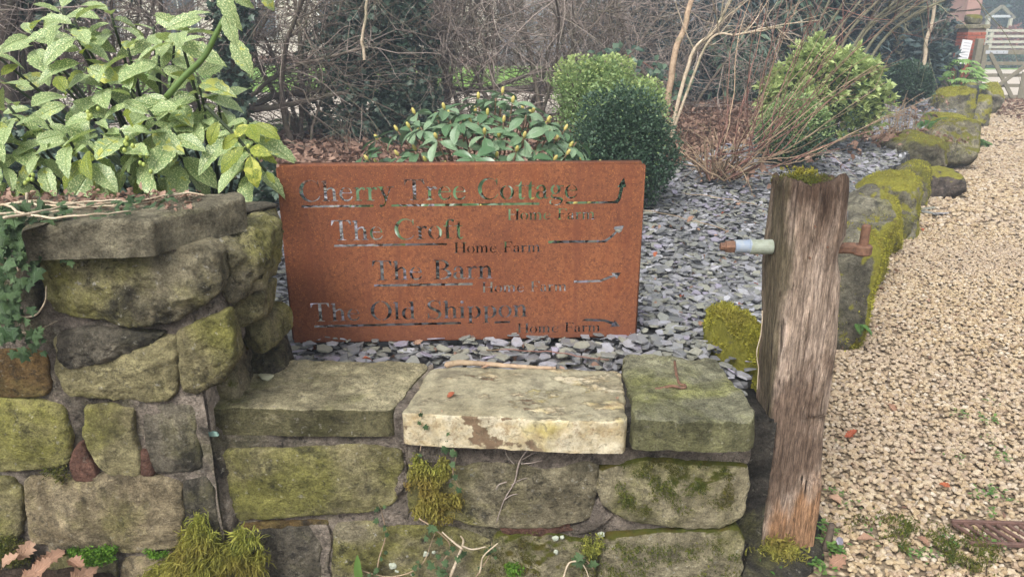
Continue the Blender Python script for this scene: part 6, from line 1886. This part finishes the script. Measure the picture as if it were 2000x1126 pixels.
tag(MB().tube(poly_path([(q.x, q.y, -.01), (q.x + .006, q.y, .03), (q.x + .01, q.y, .085)], 10, .004, 1), np.linspace(.013, .009, 10), 9).build('cut_stub', M['bark_dark'], smooth=True), 'short cut stem stub beside the gatepost foot', 'stub')
V, F = CH[3]
o = link('loose_slate', mk_mesh('loose_slate', V, [F], M['slate_one'], False), None, P(1640, 1055, z=.03)); o.scale = (.028, .018, .03); o.rotation_euler = (.9, .2, .9)
tag(o, 'dark slate chip standing in the gravel by the stub', 'slate chip')
for k, (a, b) in enumerate([(1815, 415), (1825, 418), (1835, 416), (1808, 407)]):
    o = link('loose_slate', chip_me[k], None, P(a, b, z=.02)); o.scale = (.10, .06, .05); o.rotation_euler = (.1, .2, k)
    tag(o, 'slate piece spilled on the gravel below the white-ridged stone', 'slate chip', 'slates spilled on the drive')
# drain channel grate
g0, g1 = P(1858, 1020, z=.012), P(2060, 1022, z=.012)
ga = math.atan2(g1.y - g0.y, g1.x - g0.x)
dr_ = empty('drain_grate', g0, 'rusty slatted drain grate half buried in the gravel at the right', 'drain', rot=(0, 0, -.05))
GLN = 1.3; GW = .11
MB().box((GLN / 2, 0, .004), (GLN, .012, .014), bev=.002).build('rail', M['drain_iron'], dr_)
MB().box((GLN / 2, -GW, .004), (GLN, .012, .014), bev=.002).build('rail', M['drain_iron'], dr_)
bar_me = None
for k in range(38):
    x = .02 + k * .034
    if bar_me is None:
        o = MB().box((0, 0, 0), (.011, GW - .012, .010), bev=.002).build('bar', M['drain_iron'], dr_); bar_me = o.data
    else: o = link('bar', bar_me, dr_)
    o.location = (x, -GW / 2, .004); o.rotation_euler = (0, 0, .42)

# ================================================================== HEDGE AND TREES
def hedge_pt(t):
    """along the hedge foot, t from 0 (left) to 1 (gate)"""
    H = [(-7.5, 5.6), (-4.6, 6.6), (-2.6, 7.5), (-.6, 8.6), (1.2, 9.8), (3.2, 11.9), (5.6, 14.3), (8.6, 17.2)]
    u = t * 7; i = min(int(u), 6); f = u - i
    return np.array([H[i][0] * (1 - f) + H[i + 1][0] * f, H[i][1] * (1 - f) + H[i + 1][1] * f])
ORD = ['first', 'second', 'third', 'fourth', 'fifth', 'sixth', 'seventh', 'eighth', 'ninth', 'tenth', 'eleventh', 'twelfth', 'thirteenth', 'fourteenth', 'fifteenth', 'sixteenth', 'seventeenth', 'eighteenth', 'nineteenth', 'twentieth', 'twenty-first', 'twenty-second']
for grp, key, txt in (('weeds in the gravel', lambda o: o.location.y * -1, '%s gravel weed counted from the far end of the drive'), ('leaf scraps on the slate', lambda o: o.location.x / o.location.y, '%s small leaf scrap from the sign on the slate to its right'),
                      ('oak leaves heaped at the tall wall', lambda o: o.location.x, '%s brown oak leaf from the left in the heap at the tall wall foot'), ('slates spilled on the drive', lambda o: o.location.x, '%s slate from the left among those spilled on the drive')):
    for k, o in enumerate(sorted([o for o in COL.objects if o.get('group') == grp], key=key)): o['label'] = txt % ORD[k]
litter('leaf_fragments', 'small brown leaf fragments scattered over the gravel drive', GP, 16, 1.2, 12, .024, 36, z=.016, thick=.006)
litter('leaf_fragments', 'small brown leaf fragments scattered over the slate chippings', SB, 26, 2.1, 6.5, .026, 37, z=ZB + .02, thick=.006)
rs = np.random.default_rng(400)
kinds = [('thin grey bare shrub', 'twig_grey'), ('dense brown bare shrub', 'bark_grey'), ('pale twiggy bare shrub', 'twig_grey')]
spots = [(.02, 'outermost at the left edge'), (.11, 'between the trunks behind the laurel'), (.195, 'beside the dark ivy clad trunk'), (.27, 'over the low fallen boughs'), (.06, 'at the far left behind the laurel'), (.15, 'behind the top of the spotted laurel'), (.235, 'over the fern left of the sign'), (.31, 'behind the ivy clump'), (.375, 'left above the rhododendron'), (.435, 'above the middle of the rhododendron'),
         (.50, 'above the right of the rhododendron'), (.555, 'left of the light green box bush'), (.61, 'behind the light green box bush')]
for k, (t, where) in enumerate(spots):
    b = hedge_pt(t); b = b + rs.normal(0, .15, 2)
    kind, mt = kinds[k % 3]
    root = empty('hedge_shrub', (b[0], b[1], ZB - .02), kind + ' of the tangled hedge ' + where, 'shrub', 'bare shrubs of the hedge')
    mb = MB(); tw = MB()
    for q in range(7):
        d = np.array([rs.normal(0, .32), rs.normal(0, .25), 1.0])
        p0 = np.array([rs.normal(0, .28), rs.normal(0, .22), 0])
        n_ = 9; pts = [p0]; p = p0; L = rs.uniform(1.5, 2.3)
        d /= np.linalg.norm(d)
        for j in range(n_):
            d = d + rs.normal(0, .12, 3); d /= np.linalg.norm(d); p = p + d * L / n_; pts.append(p)
        r0 = rs.uniform(.014, .034)
        mb.tube(pts, np.linspace(r0, r0 * .4, n_ + 1), 6, cap=False)
        for j in range(2, n_ + 1):
            for _ in range(3):
                nd = d * .4 + rs.normal(0, .75, 3) + [0, 0, .1]
                grow(tw, pts[j], nd, rs.uniform(.5, 1.1), .0065, 2, rs, .34, -.008, (2, 4), .75, 4, .55, 6, .0019)
    # low arching tangle
    for q in range(10):
        grow(tw, (rs.normal(0, .4), rs.normal(0, .25), rs.uniform(0, .5)), rs.normal(0, 1, 3) * [1, .5, .35], rs.uniform(.6, 1.2), .006, 2, rs, .35, -.02, (2, 4), .8, 4, .55, 6, .002)
    mb.build('trunk', M['bark_grey'], root, True)
    tw.build('twigs', M[mt], root, False)
# trunks that can be told apart
def tree(label, pxs, ys, r0, r1, mat, seed, name='hedge_tree', twigs=14, tw_mat='twig_grey', base_z=ZB - .03, kids=(2, 4), L=(.5, 1.0), cat='tree', depth=1, tr=.007, grav=0.0):
    q = [P(a, b, y=yy) for (a, b), yy in zip(pxs, ys)]
    q[0].z = base_z
    root = empty(name, q[0], label, cat)
    c_ = poly_path([v - q[0] for v in q], 22, .02, seed)
    MB().tube(c_, np.linspace(r0, r1, 22), 9, cap=False).build('trunk', M[mat], root, True)
    if twigs:
        r_ = np.random.default_rng(seed); mb = MB()
        for _ in range(twigs):
            i = int(r_.integers(7, 22)); d = c_[i] - c_[i - 1]; d /= np.linalg.norm(d)
            grow(mb, c_[i], d * .6 + r_.normal(0, .55, 3), r_.uniform(*L), tr, depth, r_, .22, grav, kids, .6, 4, .6, 6, .002)
        mb.build('branches', M[tw_mat], root, False)
    return root
tree('dark trunk leftmost of those behind the spotted laurel', [(8, 215), (14, 120), (22, -60)], (6.0, 6, 6), .075, .06, 'bark_dark', 1)
tree('second trunk from the left behind the spotted laurel', [(50, 230), (30, 130), (36, 60), (40, -60)], (6.2, 6.2, 6.2, 6.2), .045, .035, 'bark_dark', 2)
tree('thick grey brown trunk behind the laurel with smooth bark', [(88, 215), (62, 100), (66, 40), (72, -60)], (6.4, 6.4, 6.4, 6.4), .060, .05, 'bark_grey', 3)
tree('leaning dark stem right of the smooth grey trunk', [(122, 220), (95, 140), (70, 80), (50, -20)], (6.3, 6.3, 6.3, 6.3), .028, .02, 'bark_dark', 4)
tree('ivy clad dark trunk right of the tall laurel shoot', [(452, 215), (455, 150), (448, 80), (430, -60)], (7.0, 7, 7, 7), .060, .045, 'bark_dark', 5)
tree('slim grey trunk above the left end of the rusty sign', [(584, 240), (588, 150), (586, 60), (592, -60)], (7.6, 7.6, 7.6, 7.6), .024, .02, 'bark_grey', 6)
tree('grey trunk in the middle of the ivy clump', [(705, 250), (700, 150), (694, 60), (690, -60)], (8.3, 8.3, 8.3, 8.3), .055, .045, 'bark_grey', 7)
tree('pale straight trunk right of the ivy clump', [(838, 230), (842, 120), (848, 40), (856, -60)], (8.9, 8.9, 8.9, 8.9), .075, .06, 'bark_grey', 8)
tree('slightly thinner trunk beside the pale straight one', [(872, 225), (868, 110), (864, 30), (866, -60)], (9.1, 9.1, 9.1, 9.1), .05, .04, 'bark_grey', 9)
tree('leaning trunk slanting right from the ivy clump', [(800, 205), (850, 130), (905, 70), (950, -40)], (8.9, 8.9, 8.9, 8.9), .055, .03, 'bark_grey', 10)
tree('low horizontal bough lying across the left of the hedge', [(470, 225), (530, 190), (620, 178), (700, 150)], (7.2, 7.4, 7.6, 7.8), .036, .022, 'bark_dark', 11, name='fallen_bough', twigs=8, base_z=P(470, 225, y=7.2).z, cat='bough')
tree('second low bough under the first in the hedge', [(480, 215), (560, 205), (650, 185), (760, 165)], (7.1, 7.3, 7.5, 7.8), .030, .018, 'bark_grey', 12, name='fallen_bough', twigs=8, base_z=P(480, 215, y=7.1).z, cat='bough')
tree('long low bough behind the rhododendron', [(870, 172), (940, 175), (1010, 155), (1080, 128)], (9.0, 9.1, 9.2, 9.3), .030, .016, 'bark_dark', 13, name='fallen_bough', twigs=6, base_z=P(870, 172, y=9).z, cat='bough')
tree('young pale brown tree leaning right behind the box balls', [(1298, 180), (1318, 110), (1336, 55), (1362, -50)], (7.6, 7.7, 7.8, 8), .034, .024, 'twig_tan', 14, name='young_tree', twigs=0)
tree('forked pale branch bush right of the young leaning tree', [(1310, 172), (1350, 110), (1395, 60), (1440, -30)], (7.5, 7.6, 7.7, 7.9), .020, .012, 'twig_pale', 15, name='young_tree', twigs=12, tw_mat='twig_pale', L=(.4, .9))
tree('thin arching branches reaching right from the young tree', [(1312, 170), (1380, 88), (1440, 68), (1530, 52)], (7.4, 7.4, 7.3, 7.3), .014, .007, 'twig_pale', 16, name='young_tree', twigs=9, tw_mat='twig_pale', L=(.3, .6))
tree('long whitish hanging stem in front of the ivy clump', [(712, 130), (710, 95), (712, 40), (722, -60)], (6.2, 6.2, 6.2, 6.2), .012, .010, 'twig_pale', 17, name='hanging_stem', twigs=0, base_z=P(712, 118, y=6.2).z, cat='stem')
tree('brown trunk with ivy near the brick pier', [(1752, 145), (1758, 80), (1764, 30), (1766, -50)], (15, 15, 15, 15), .13, .10, 'twig_green', 18, twigs=10, tw_mat='twig_green')
tree('pale crooked stem left of the white notice board', [(1795, 145), (1806, 115), (1809, 80), (1822, 40), (1830, -40)], (13, 13, 13, 13, 13), .035, .025, 'twig_pale', 19, twigs=6)
for k in range(8):
    a = 1560 + k * 14 + rs.normal(0, 5)
    tree(['mossy grey hazel stem at the left of the multi-stemmed group', 'second lichen grey hazel stem of the group', 'slanting hazel stem behind the lime green bush', 'hazel stem rising above the middle of the lime green bush',
          'thicker greenish hazel stem right of the middle', 'hazel stem bending right over the far box ball', 'long hazel stem arching toward the brick pier', 'rightmost low arching hazel stem reaching the gate'][k],
         [(a, 170), (a + 24 + k * 6, 85), (a + 52 + k * 15, 15), (a + 85 + k * 27, -60 + k * 5)], (10.4, 10.2, 10, 9.8), .022, .011, 'twig_green', 30 + k, name='hazel_stem', twigs=9, tw_mat=['twig_red', 'twig_green', 'twig_grey'][k % 3], L=(.5, 1.2), cat='shrub stem')
# ivy clumps in the hedge
def ivy_clump(label, px, py, y, lobes, n, seed, size=.055):
    V, F = foliage(n, lobes, size, [(v, f) for v, f, _ in IV[:3]], seed, .35, -.3, .9)
    b = P(px, py, y=y)
    root = empty('ivy_clump', (b.x, y, ZB), label, 'ivy')
    link('foliage', mk_mesh('foliage', V, F, M['ivy_mass'], False), root)
    rr = np.random.default_rng(seed); mb = MB()
    for k in range(6):
        c_, e = lobes[k % len(lobes)]
        mb.tube(poly_path([(c_[0] + rr.normal(0, .1), c_[1], 0), (c_[0], c_[1], c_[2] * .5), (c_[0] + rr.normal(0, .1), c_[1], c_[2] + e[2] * .6)], 8), .012, 5)
    mb.build('stems', M['bark_dark'], root, True)
ivy_clump('big dark ivy clump on the hedge trunks left of the rhododendron', 715, 200, 7.75, [((0, 0, .35), (.62, .3, .40)), ((-.05, 0, .85), (.48, .28, .42)), ((.10, 0, 1.15), (.40, .25, .40)), ((.35, 0, .30), (.4, .25, .32))], 4600, 61)
ivy_clump('ivy on the hedge stems above the left end of the sign', 800, 120, 8.1, [((0, 0, .6), (.32, .2, .7)), ((-.1, 0, 1.3), (.35, .2, .35))], 2600, 62)
ivy_clump('ivy round the dark trunk right of the laurel shoot', 455, 150, 6.9, [((0, 0, .7), (.15, .14, .6)), ((.05, 0, 1.15), (.2, .14, .3))], 1100, 63)
ivy_clump('low ivy carpet below the spotted laurel by the slate edge', 415, 300, 4.7, [((0, 0, .10), (.55, .35, .26)), ((-.5, .1, .12), (.6, .4, .30))], 3000, 64)
ivy_clump('ivy and dark leaves at the far left behind the laurel', 60, 250, 5.2, [((0, 0, .2), (.8, .3, .35))], 2200, 65)
ivy_clump('dark ivy patch at the foot of the hazel by the brick pier', 1800, 100, 15.5, [((0, 0, .5), (.50, .4, .75)), ((-.2, 0, 1.2), (.45, .4, .5))], 2600, 66, .10)
ivy_clump('ivy on the hedge at the very top left', 30, 40, 6.2, [((0, 0, 1.5), (.9, .3, .45))], 1500, 67)
# bramble arch with round leaves
br = empty('bramble', (P(1210, 150, y=7.9).x, 7.9, ZB), 'arching bramble with round dark leaves behind the box bushes', 'bramble')
q = [P(a, b, y=7.9) - br.location for a, b in ((1150, 250), (1165, 150), (1200, 112), (1250, 120), (1300, 150), (1335, 185))]
c_ = poly_path(q, 40, .02, 4); MB().tube(c_, .006, 5).build('cane', M['twig_red'], br, True)
rr = np.random.default_rng(9); n = 95
ii = rr.integers(12, 40, n)
V, F = scatter(SLr, c_[ii] + rr.normal(0, .07, (n, 3)), frames(rr.normal(0, 1, (n, 3)) * [1, .5, .6] + [0, -.5, -.2], up=(0, -.7, .7)), .085 * rr.uniform(.7, 1.2, n))
link('foliage', mk_mesh('foliage', V, F, M['evergreen2'], False), br)

# dark evergreens behind the hedge --------------------------------------
def evergreen(label, px, y, width, height, seed, mat='conifer', n=9000, size=.12, droop=True, name='evergreen_tree', low=.0, zlo=None, base=ZB):
    x = P(px, 100, y=y).x
    root = empty(name, (x, y, base), label, 'tree')
    lb = []
    r_ = np.random.default_rng(seed)
    for k in range(16):
        z = low + (height - low) * (k + .5) / 16
        w_ = width / 2 * (1 - .35 * (z / height) ** 2)
        lb.append(((r_.normal(0, w_ * .4), r_.normal(0, w_ * .2), z), (w_ * r_.uniform(.5, .85), w_ * .6, height / 16 * r_.uniform(1.2, 2.2))))
    Pp, D = blob_points(n, lb, .35, seed)
    Pp[:, 2] = np.abs(Pp[:, 2])
    d = D * [1, 1, .4] + r_.normal(0, .4, (n, 3)) + ([0, 0, -.55] if droop else [0, 0, .2])
    V, F = scatter([simple_leaf(.22, .02), simple_leaf(.3, .05), simple_leaf(.16, .0)] if droop else SL, Pp, frames(d, roll=r_.normal(0, .5, n)), size * r_.uniform(.5, 1.4, n))
    link('crown', mk_mesh('crown', V, F, M[mat], False), root)
    mb = MB().tube(poly_path([(0, .1, -.05), (.03, .1, height * .4), (0, .12, height * .9)], 10), np.linspace(.11, .03, 10), 8)
    for k in range(22):
        z = r_.uniform(.15, height * .85); e = r_.normal(0, 1, 3) * [width * .38, width * .2, .2]
        mb.tube(poly_path([(0, .1, z), tuple(np.array([0, .1, z]) + e * .6), tuple(np.array([0, 0, z + .1]) + e)], 6), np.linspace(.025, .006, 6), 5, cap=False)
    mb.build('trunk', M['bark_dark'], root, True)
    return root
evergreen('tall dark holly behind the light green box bush', 1275, 13.0, 2.3, 3.6, 71, n=15000, size=.10, droop=False)
evergreen('dark drooping yew behind the young leaning tree', 1400, 13.4, 2.4, 3.8, 72, n=15000, size=.16)
evergreen('feathery evergreen with hanging sprays behind the lime green bush', 1510, 13.0, 2.3, 3.8, 73, mat='evergreen2', n=7000, size=.22)
evergreen('blackish evergreen filling the gap behind the hanging sprays', 1500, 14.5, 3.2, 3.8, 74, n=16000, size=.16)
evergreen('dark laurel mass behind the hazel stems', 1640, 15.2, 3.0, 3.6, 75, n=14000, size=.15, droop=False)
evergreen('dark evergreen behind the ivy trunk near the pier', 1720, 18.0, 2.2, 3.6, 76, n=12000, size=.17, droop=False)
evergreen('dark shrub mass left of the brick pier', 1818, 19.6, 1.35, 3.4, 77, n=8000, size=.14, droop=False)
evergreen('distant bluish hedge beyond the field gate at the right', 2010, 44, 9, 5.5, 78, n=9000, size=.5, droop=False, base=0)
evergreen('second distant bluish tree right of the far building', 2120, 46, 9, 6.5, 79, n=7000, size=.5, droop=False, base=0)
# screen of bare trees far behind the lawn
for k, (px, y, wd) in enumerate([(880, 27, 6), (1010, 28, 6), (1130, 26, 6), (760, 29, 5), (1210, 24, 5)]):
    x = P(px, 50, y=y).x
    root = empty('bare_tree', (x, y, ZB), ['tall bare tree far behind the right lawn edge', 'hazy bare tree in the middle of the far row', 'hazy bare tree behind the hedge above the rhododendron', 'bare tree beside the pale house', 'bare tree behind the holly'][k], 'tree')
    mb = MB(); rt = np.random.default_rng(500 + k)
    mb.tube(poly_path([(0, 0, -.05), (.1, 0, 1.2), (0, 0, 3.2)], 8), np.linspace(.16, .08, 8), 7)
    mb.build('trunk', M['bark_grey'], root, True)
    tw = MB()
    for q in range(46):
        grow(tw, (rt.normal(0, .25), rt.normal(0, .2), rt.uniform(.3, 2.8)), rt.normal(0, 1, 3) * [1, .5, .5] + [0, 0, .5], rt.uniform(1.2, 2.8), .03, 2, rt, .28, 0, (3, 5), .7, 3, .6, 6, .006)
    tw.build('branches', M['twig_grey'], root, False)

# ================================================================== PALE HOUSE BEHIND THE LAWN
hs = empty('house', (-9.0, 27, ZB), 'pale rendered house with dark windows glimpsed through the hedge', 'house')
def hbox(name, c, size, mat, parent=hs, bev=0): return MB().box(c, size, bev=bev).build(name, M[mat], parent)
hbox('wall', (0, 3, 2.6), (17, 6, 5.2), 'render_wall')
mb = MB(); V = np.array([(-8.9, -.4, 5.2), (8.9, -.4, 5.2), (8.9, 6.4, 5.2), (-8.9, 6.4, 5.2), (-8.9, 3, 8), (8.9, 3, 8)]); mb.add(V, [np.array([(0, 1, 5, 4), (2, 3, 4, 5), (0, 3, 2, 1)]), np.array([(0, 4, 3), (1, 2, 5)])]); mb.build('roof', M['roof_tile'], hs)
for k, x in enumerate((-7.0, -4.6, -2.0, .6, 3.2, 6.2)):
    f = hbox('window', (x, -.03, 1.45), (1.25, .10, 1.35), 'white_frame')
    for sx in (-.29, .29):
        MB().box((x + sx, -.095, 1.45), (.52, .03, 1.18)).build('pane', M['glass_dark'], f)
hbox('door', (4.8, -.03, 1.05), (.95, .10, 2.1), 'glass_dark')
hbox('plinth', (0, -.03, .12), (17, .08, .24), 'far_brick')

# ================================================================== BRICK PIER, NOTICE BOARD, GATE
GX = P(1903, 190, z=0)       # gate's left foot
px0 = P(1884, 95, y=18.6).x; px1 = P(1920, 95, y=18.6).x
pier = empty('brick_pier', ((px0 + px1) / 2, 18.8, 0), 'red brick pier with a weathered stone cap left of the field gate', 'pier')
PW = (px1 - px0)
ztop = P(1900, 56, y=18.6).z
MB().box((0, 0, ztop / 2), (PW - .02, PW - .02, ztop)).build('mortar', M['brick_mortar'], pier)
bl = PW / 2.0 - .010
bme = None
rows = int(ztop / .078)
rb_ = np.random.default_rng(3)
for i in range(rows):
    z = .04 + i * .078
    offs = [-.5, .5] if i % 2 else [-1, 0, 1]
    for f_ in offs:
        cxx = f_ * (bl + .010)
        x0 = max(-PW / 2, cxx - bl / 2); x1 = min(PW / 2, cxx + bl / 2)
        if x1 - x0 < .03: continue
        o = MB().box((0, 0, 0), (x1 - x0, .05, .066), bev=.004).build('brick', M['brick'], pier)
        o.location = ((x0 + x1) / 2, -PW / 2 + .012 + rb_.normal(0, .002), z)
    for f_ in offs:
        cyy = f_ * (bl + .010)
        y0 = max(-PW / 2 + .04, cyy - bl / 2); y1 = min(PW / 2, cyy + bl / 2)
        if y1 - y0 < .03: continue
        o = MB().box((0, 0, 0), (.05, y1 - y0, .066), bev=.004).build('brick', M['brick'], pier); o.location = (-PW / 2 + .012, (y0 + y1) / 2, z)
MB().box((0, 0, ztop + .045), (PW + .10, PW + .10, .09), bev=.012).build('cap', M['coping_far'], pier)
V, F = rock((PW * .42, PW * .42, .13), 5, 3, p=5); link('cap_dome', mk_mesh('cap_dome', V, [F], M['boulder'], True), pier, (-.02, 0, ztop + .19))
# notice board on a short post
nb0 = P(1880, 125, y=16.6); nb1 = P(1882, 78, y=16.6)
nb = empty('notice_board', (P(1878, 100, y=16.6).x, 16.6, .3), 'white notice board on a short black post before the brick pier', 'sign', rot=(0, .10, .25))
hh = nb1.z - .3
MB().box((0, .03, (nb0.z - .3) / 2), (.05, .05, nb0.z - .3 + .1)).build('post', M['black_plastic'], nb)
MB().box((0, 0, (nb0.z - .3 + hh) / 2), (.24, .03, hh - (nb0.z - .3)), bev=.004).build('panel', M['white_board'], nb)
for k in range(7):
    MB().box((0, -.0165, (nb0.z - .3) + .07 + k * .058), (.17, .002, .014)).build('text_line', M['print_grey'], nb)
o = MB().box((0, 0, nb0.z - .34), (.12, .10, .09), bev=.02).build('clamp', M['black_plastic'], nb)

# five bar field gate
gy = 18.2
gxl = P(1908, 185, y=gy).x
gate = empty('field_gate', (gxl, gy, 0), 'weathered wooden field gate with crossed braces closing the drive', 'gate', rot=(0, 0, -.02))
def gz(py): return P(1940, py, y=gy).z
def gb(name, a, b, w_, th, mat='gate_wood'): return MB().bar(a, b, w_, th, bev=.004).build(name, M[mat], gate)
GWD = 3.3
gb('hanging_stile', (0, 0, .06), (0, 0, gz(88)), .07, .10)
gb('hanging_stile', (GWD, 0, .06), (GWD, 0, gz(97)), .07, .09)
for k, py in enumerate((102, 124, 147, 167)):
    gb('rail', (.04, 0, gz(py)), (GWD, 0, gz(py)), .045, .105 if k == 0 else .075)
gb('rail', (.04, 0, .07), (GWD, 0, .07), .045, .08)
gb('brace', (.10, -.04, gz(104)), (.78, -.04, .07), .03, .085)
gb('brace', (.10, -.07, .07), (1.1, -.07, gz(116)), .03, .085)
gb('brace', (1.4, -.04, gz(104)), (2.1, -.04, .07), .03, .085)
gb('upright', (.98, -.035, .0), (.98, -.035, gz(140)), .03, .14)
gb('kicking_board', (.0, .05, -.0), (GWD, .05, .0), .03, .16)
MB().box((.25, -.032, gz(102)), (.50, .012, .075), bev=.003).build('hinge_plate', M['zinc'], gate)
for k in range(3):
    MB().box((.1 + k * .15, -.040, gz(102)), (.018, .006, .018)).build('bolt', M['black_plastic'], gate)
gpost = empty('gate_post', (gxl - .13, gy + .06, 0), 'square wooden post carrying the field gate beside the brick pier', 'post')
MB().box((0, 0, .66), (.14, .14, 1.36), bev=.01).build('timber', M['gate_wood'], gpost)
# distant pale rail fence
fy = 36.0
fen = empty('rail_fence', (P(1925, 100, y=fy).x, fy, 0), 'pale rail fence in the distance beyond the field gate', 'fence')
def fz(py): return P(1950, py, y=fy).z
for k, py in enumerate((60, 71, 82, 92)):
    MB().box((5, 0, fz(py)), (10.2, .05, .11)).build('rail', M['fence_wood'], fen)
for k in range(6):
    MB().box((.15 + k * 1.95, .06, .75), (.14, .12, 1.5)).build('fence_post', M['fence_wood'], fen)
# timber porch and brick building
py_ = 40.0
bx = P(1948, 60, y=py_).x
por = empty('porch', (bx, py_, 0), 'small gabled timber porch frame beyond the fence', 'porch')
for sx in (-.55, .55):
    MB().box((sx, 0, 1.05), (.14, .14, 2.1)).build('post', M['fence_wood'], por)
zt = P(1948, 12, y=py_).z; ze = P(1948, 32, y=py_).z
for sx in (-1, 1):
    MB().bar((sx * .72, 0, ze - .1), (0, 0, zt), .12, .14).build('rafter', M['gate_wood'], por)
MB().box((0, 0, ze), (1.1, .12, .12)).build('tie_beam', M['zinc'], por)
bld = empty('brick_building', (bx + .6, py_ + 4, 0), 'far red brick outbuilding behind the porch', 'building')
MB().box((0, 1.5, 1.1), (4.2, 3, 2.2)).build('wall', M['far_brick'], bld)
V = np.array([(-2.3, -.2, 2.2), (2.3, -.2, 2.2), (2.3, 3.2, 2.2), (-2.3, 3.2, 2.2), (-2.3, 1.5, 3.3), (2.3, 1.5, 3.3)])
MB().add(V, [np.array([(0, 1, 5, 4), (2, 3, 4, 5), (0, 3, 2, 1)]), np.array([(0, 4, 3), (1, 2, 5)])]).build('roof', M['roof_tile'], bld)
MB().box((-.6, -.03, 1.0), (.8, .06, 1.9)).build('door', M['glass_dark'], bld)
MB().box((1.0, -.03, 1.3), (.9, .06, .9)).build('window', M['glass_dark'], bld)
bush('rust_red_bush', 'rusty red rounded bush behind the distant fence', 'bush', (P(1975, 70, y=38.5).x, 38.5, 0), [((0, 0, .75), (1.0, .8, .85))], 3500, .16, SL, 'rust_shrub', 46)
bush('fence_shrub', 'low green shrub at the foot of the distant fence', 'bush', (P(1960, 110, y=34.5).x, 34.6, 0), [((0, 0, .3), (1.4, .5, .35))], 3000, .12, SL, 'evergreen2', 47)
# upper brick chimney-like pillar seen over the pier
PZ = P(1905, 25, y=24)
sh_ = empty('brick_gable', (P(1900, 30, y=26).x, 26, 0), 'pinkish brick gable corner rising behind the brick pier', 'building')
MB().box((0, .8, 1.6), (.46, 1.6, 3.3)).build('wall', M['far_brick'], sh_)
MB().box((0, .8, 3.3), (.6, 1.8, .12)).build('roof', M['roof_tile'], sh_)

# ================================================================== HAZE
hz = NT('winter_haze')
pv = hz.N('ShaderNodeVolumePrincipled')
pv.inputs['Color'].default_value = (.72, .84, 1, 1)
pv.inputs['Density'].default_value = HAZE
pv.inputs['Anisotropy'].default_value = .2
out = [n for n in hz.t.nodes if n.type == 'OUTPUT_MATERIAL'][0]
for l in list(out.inputs['Surface'].links): hz.t.links.remove(l)
hz.t.nodes.remove(hz.b)
hz.t.links.new(pv.outputs[0], out.inputs['Volume'])
o = MB().box((0, 48, 6), (150, 120, 15)).build('haze', hz.m)
tag(o, 'thin cold winter haze over the whole garden', 'haze', kind='stuff')
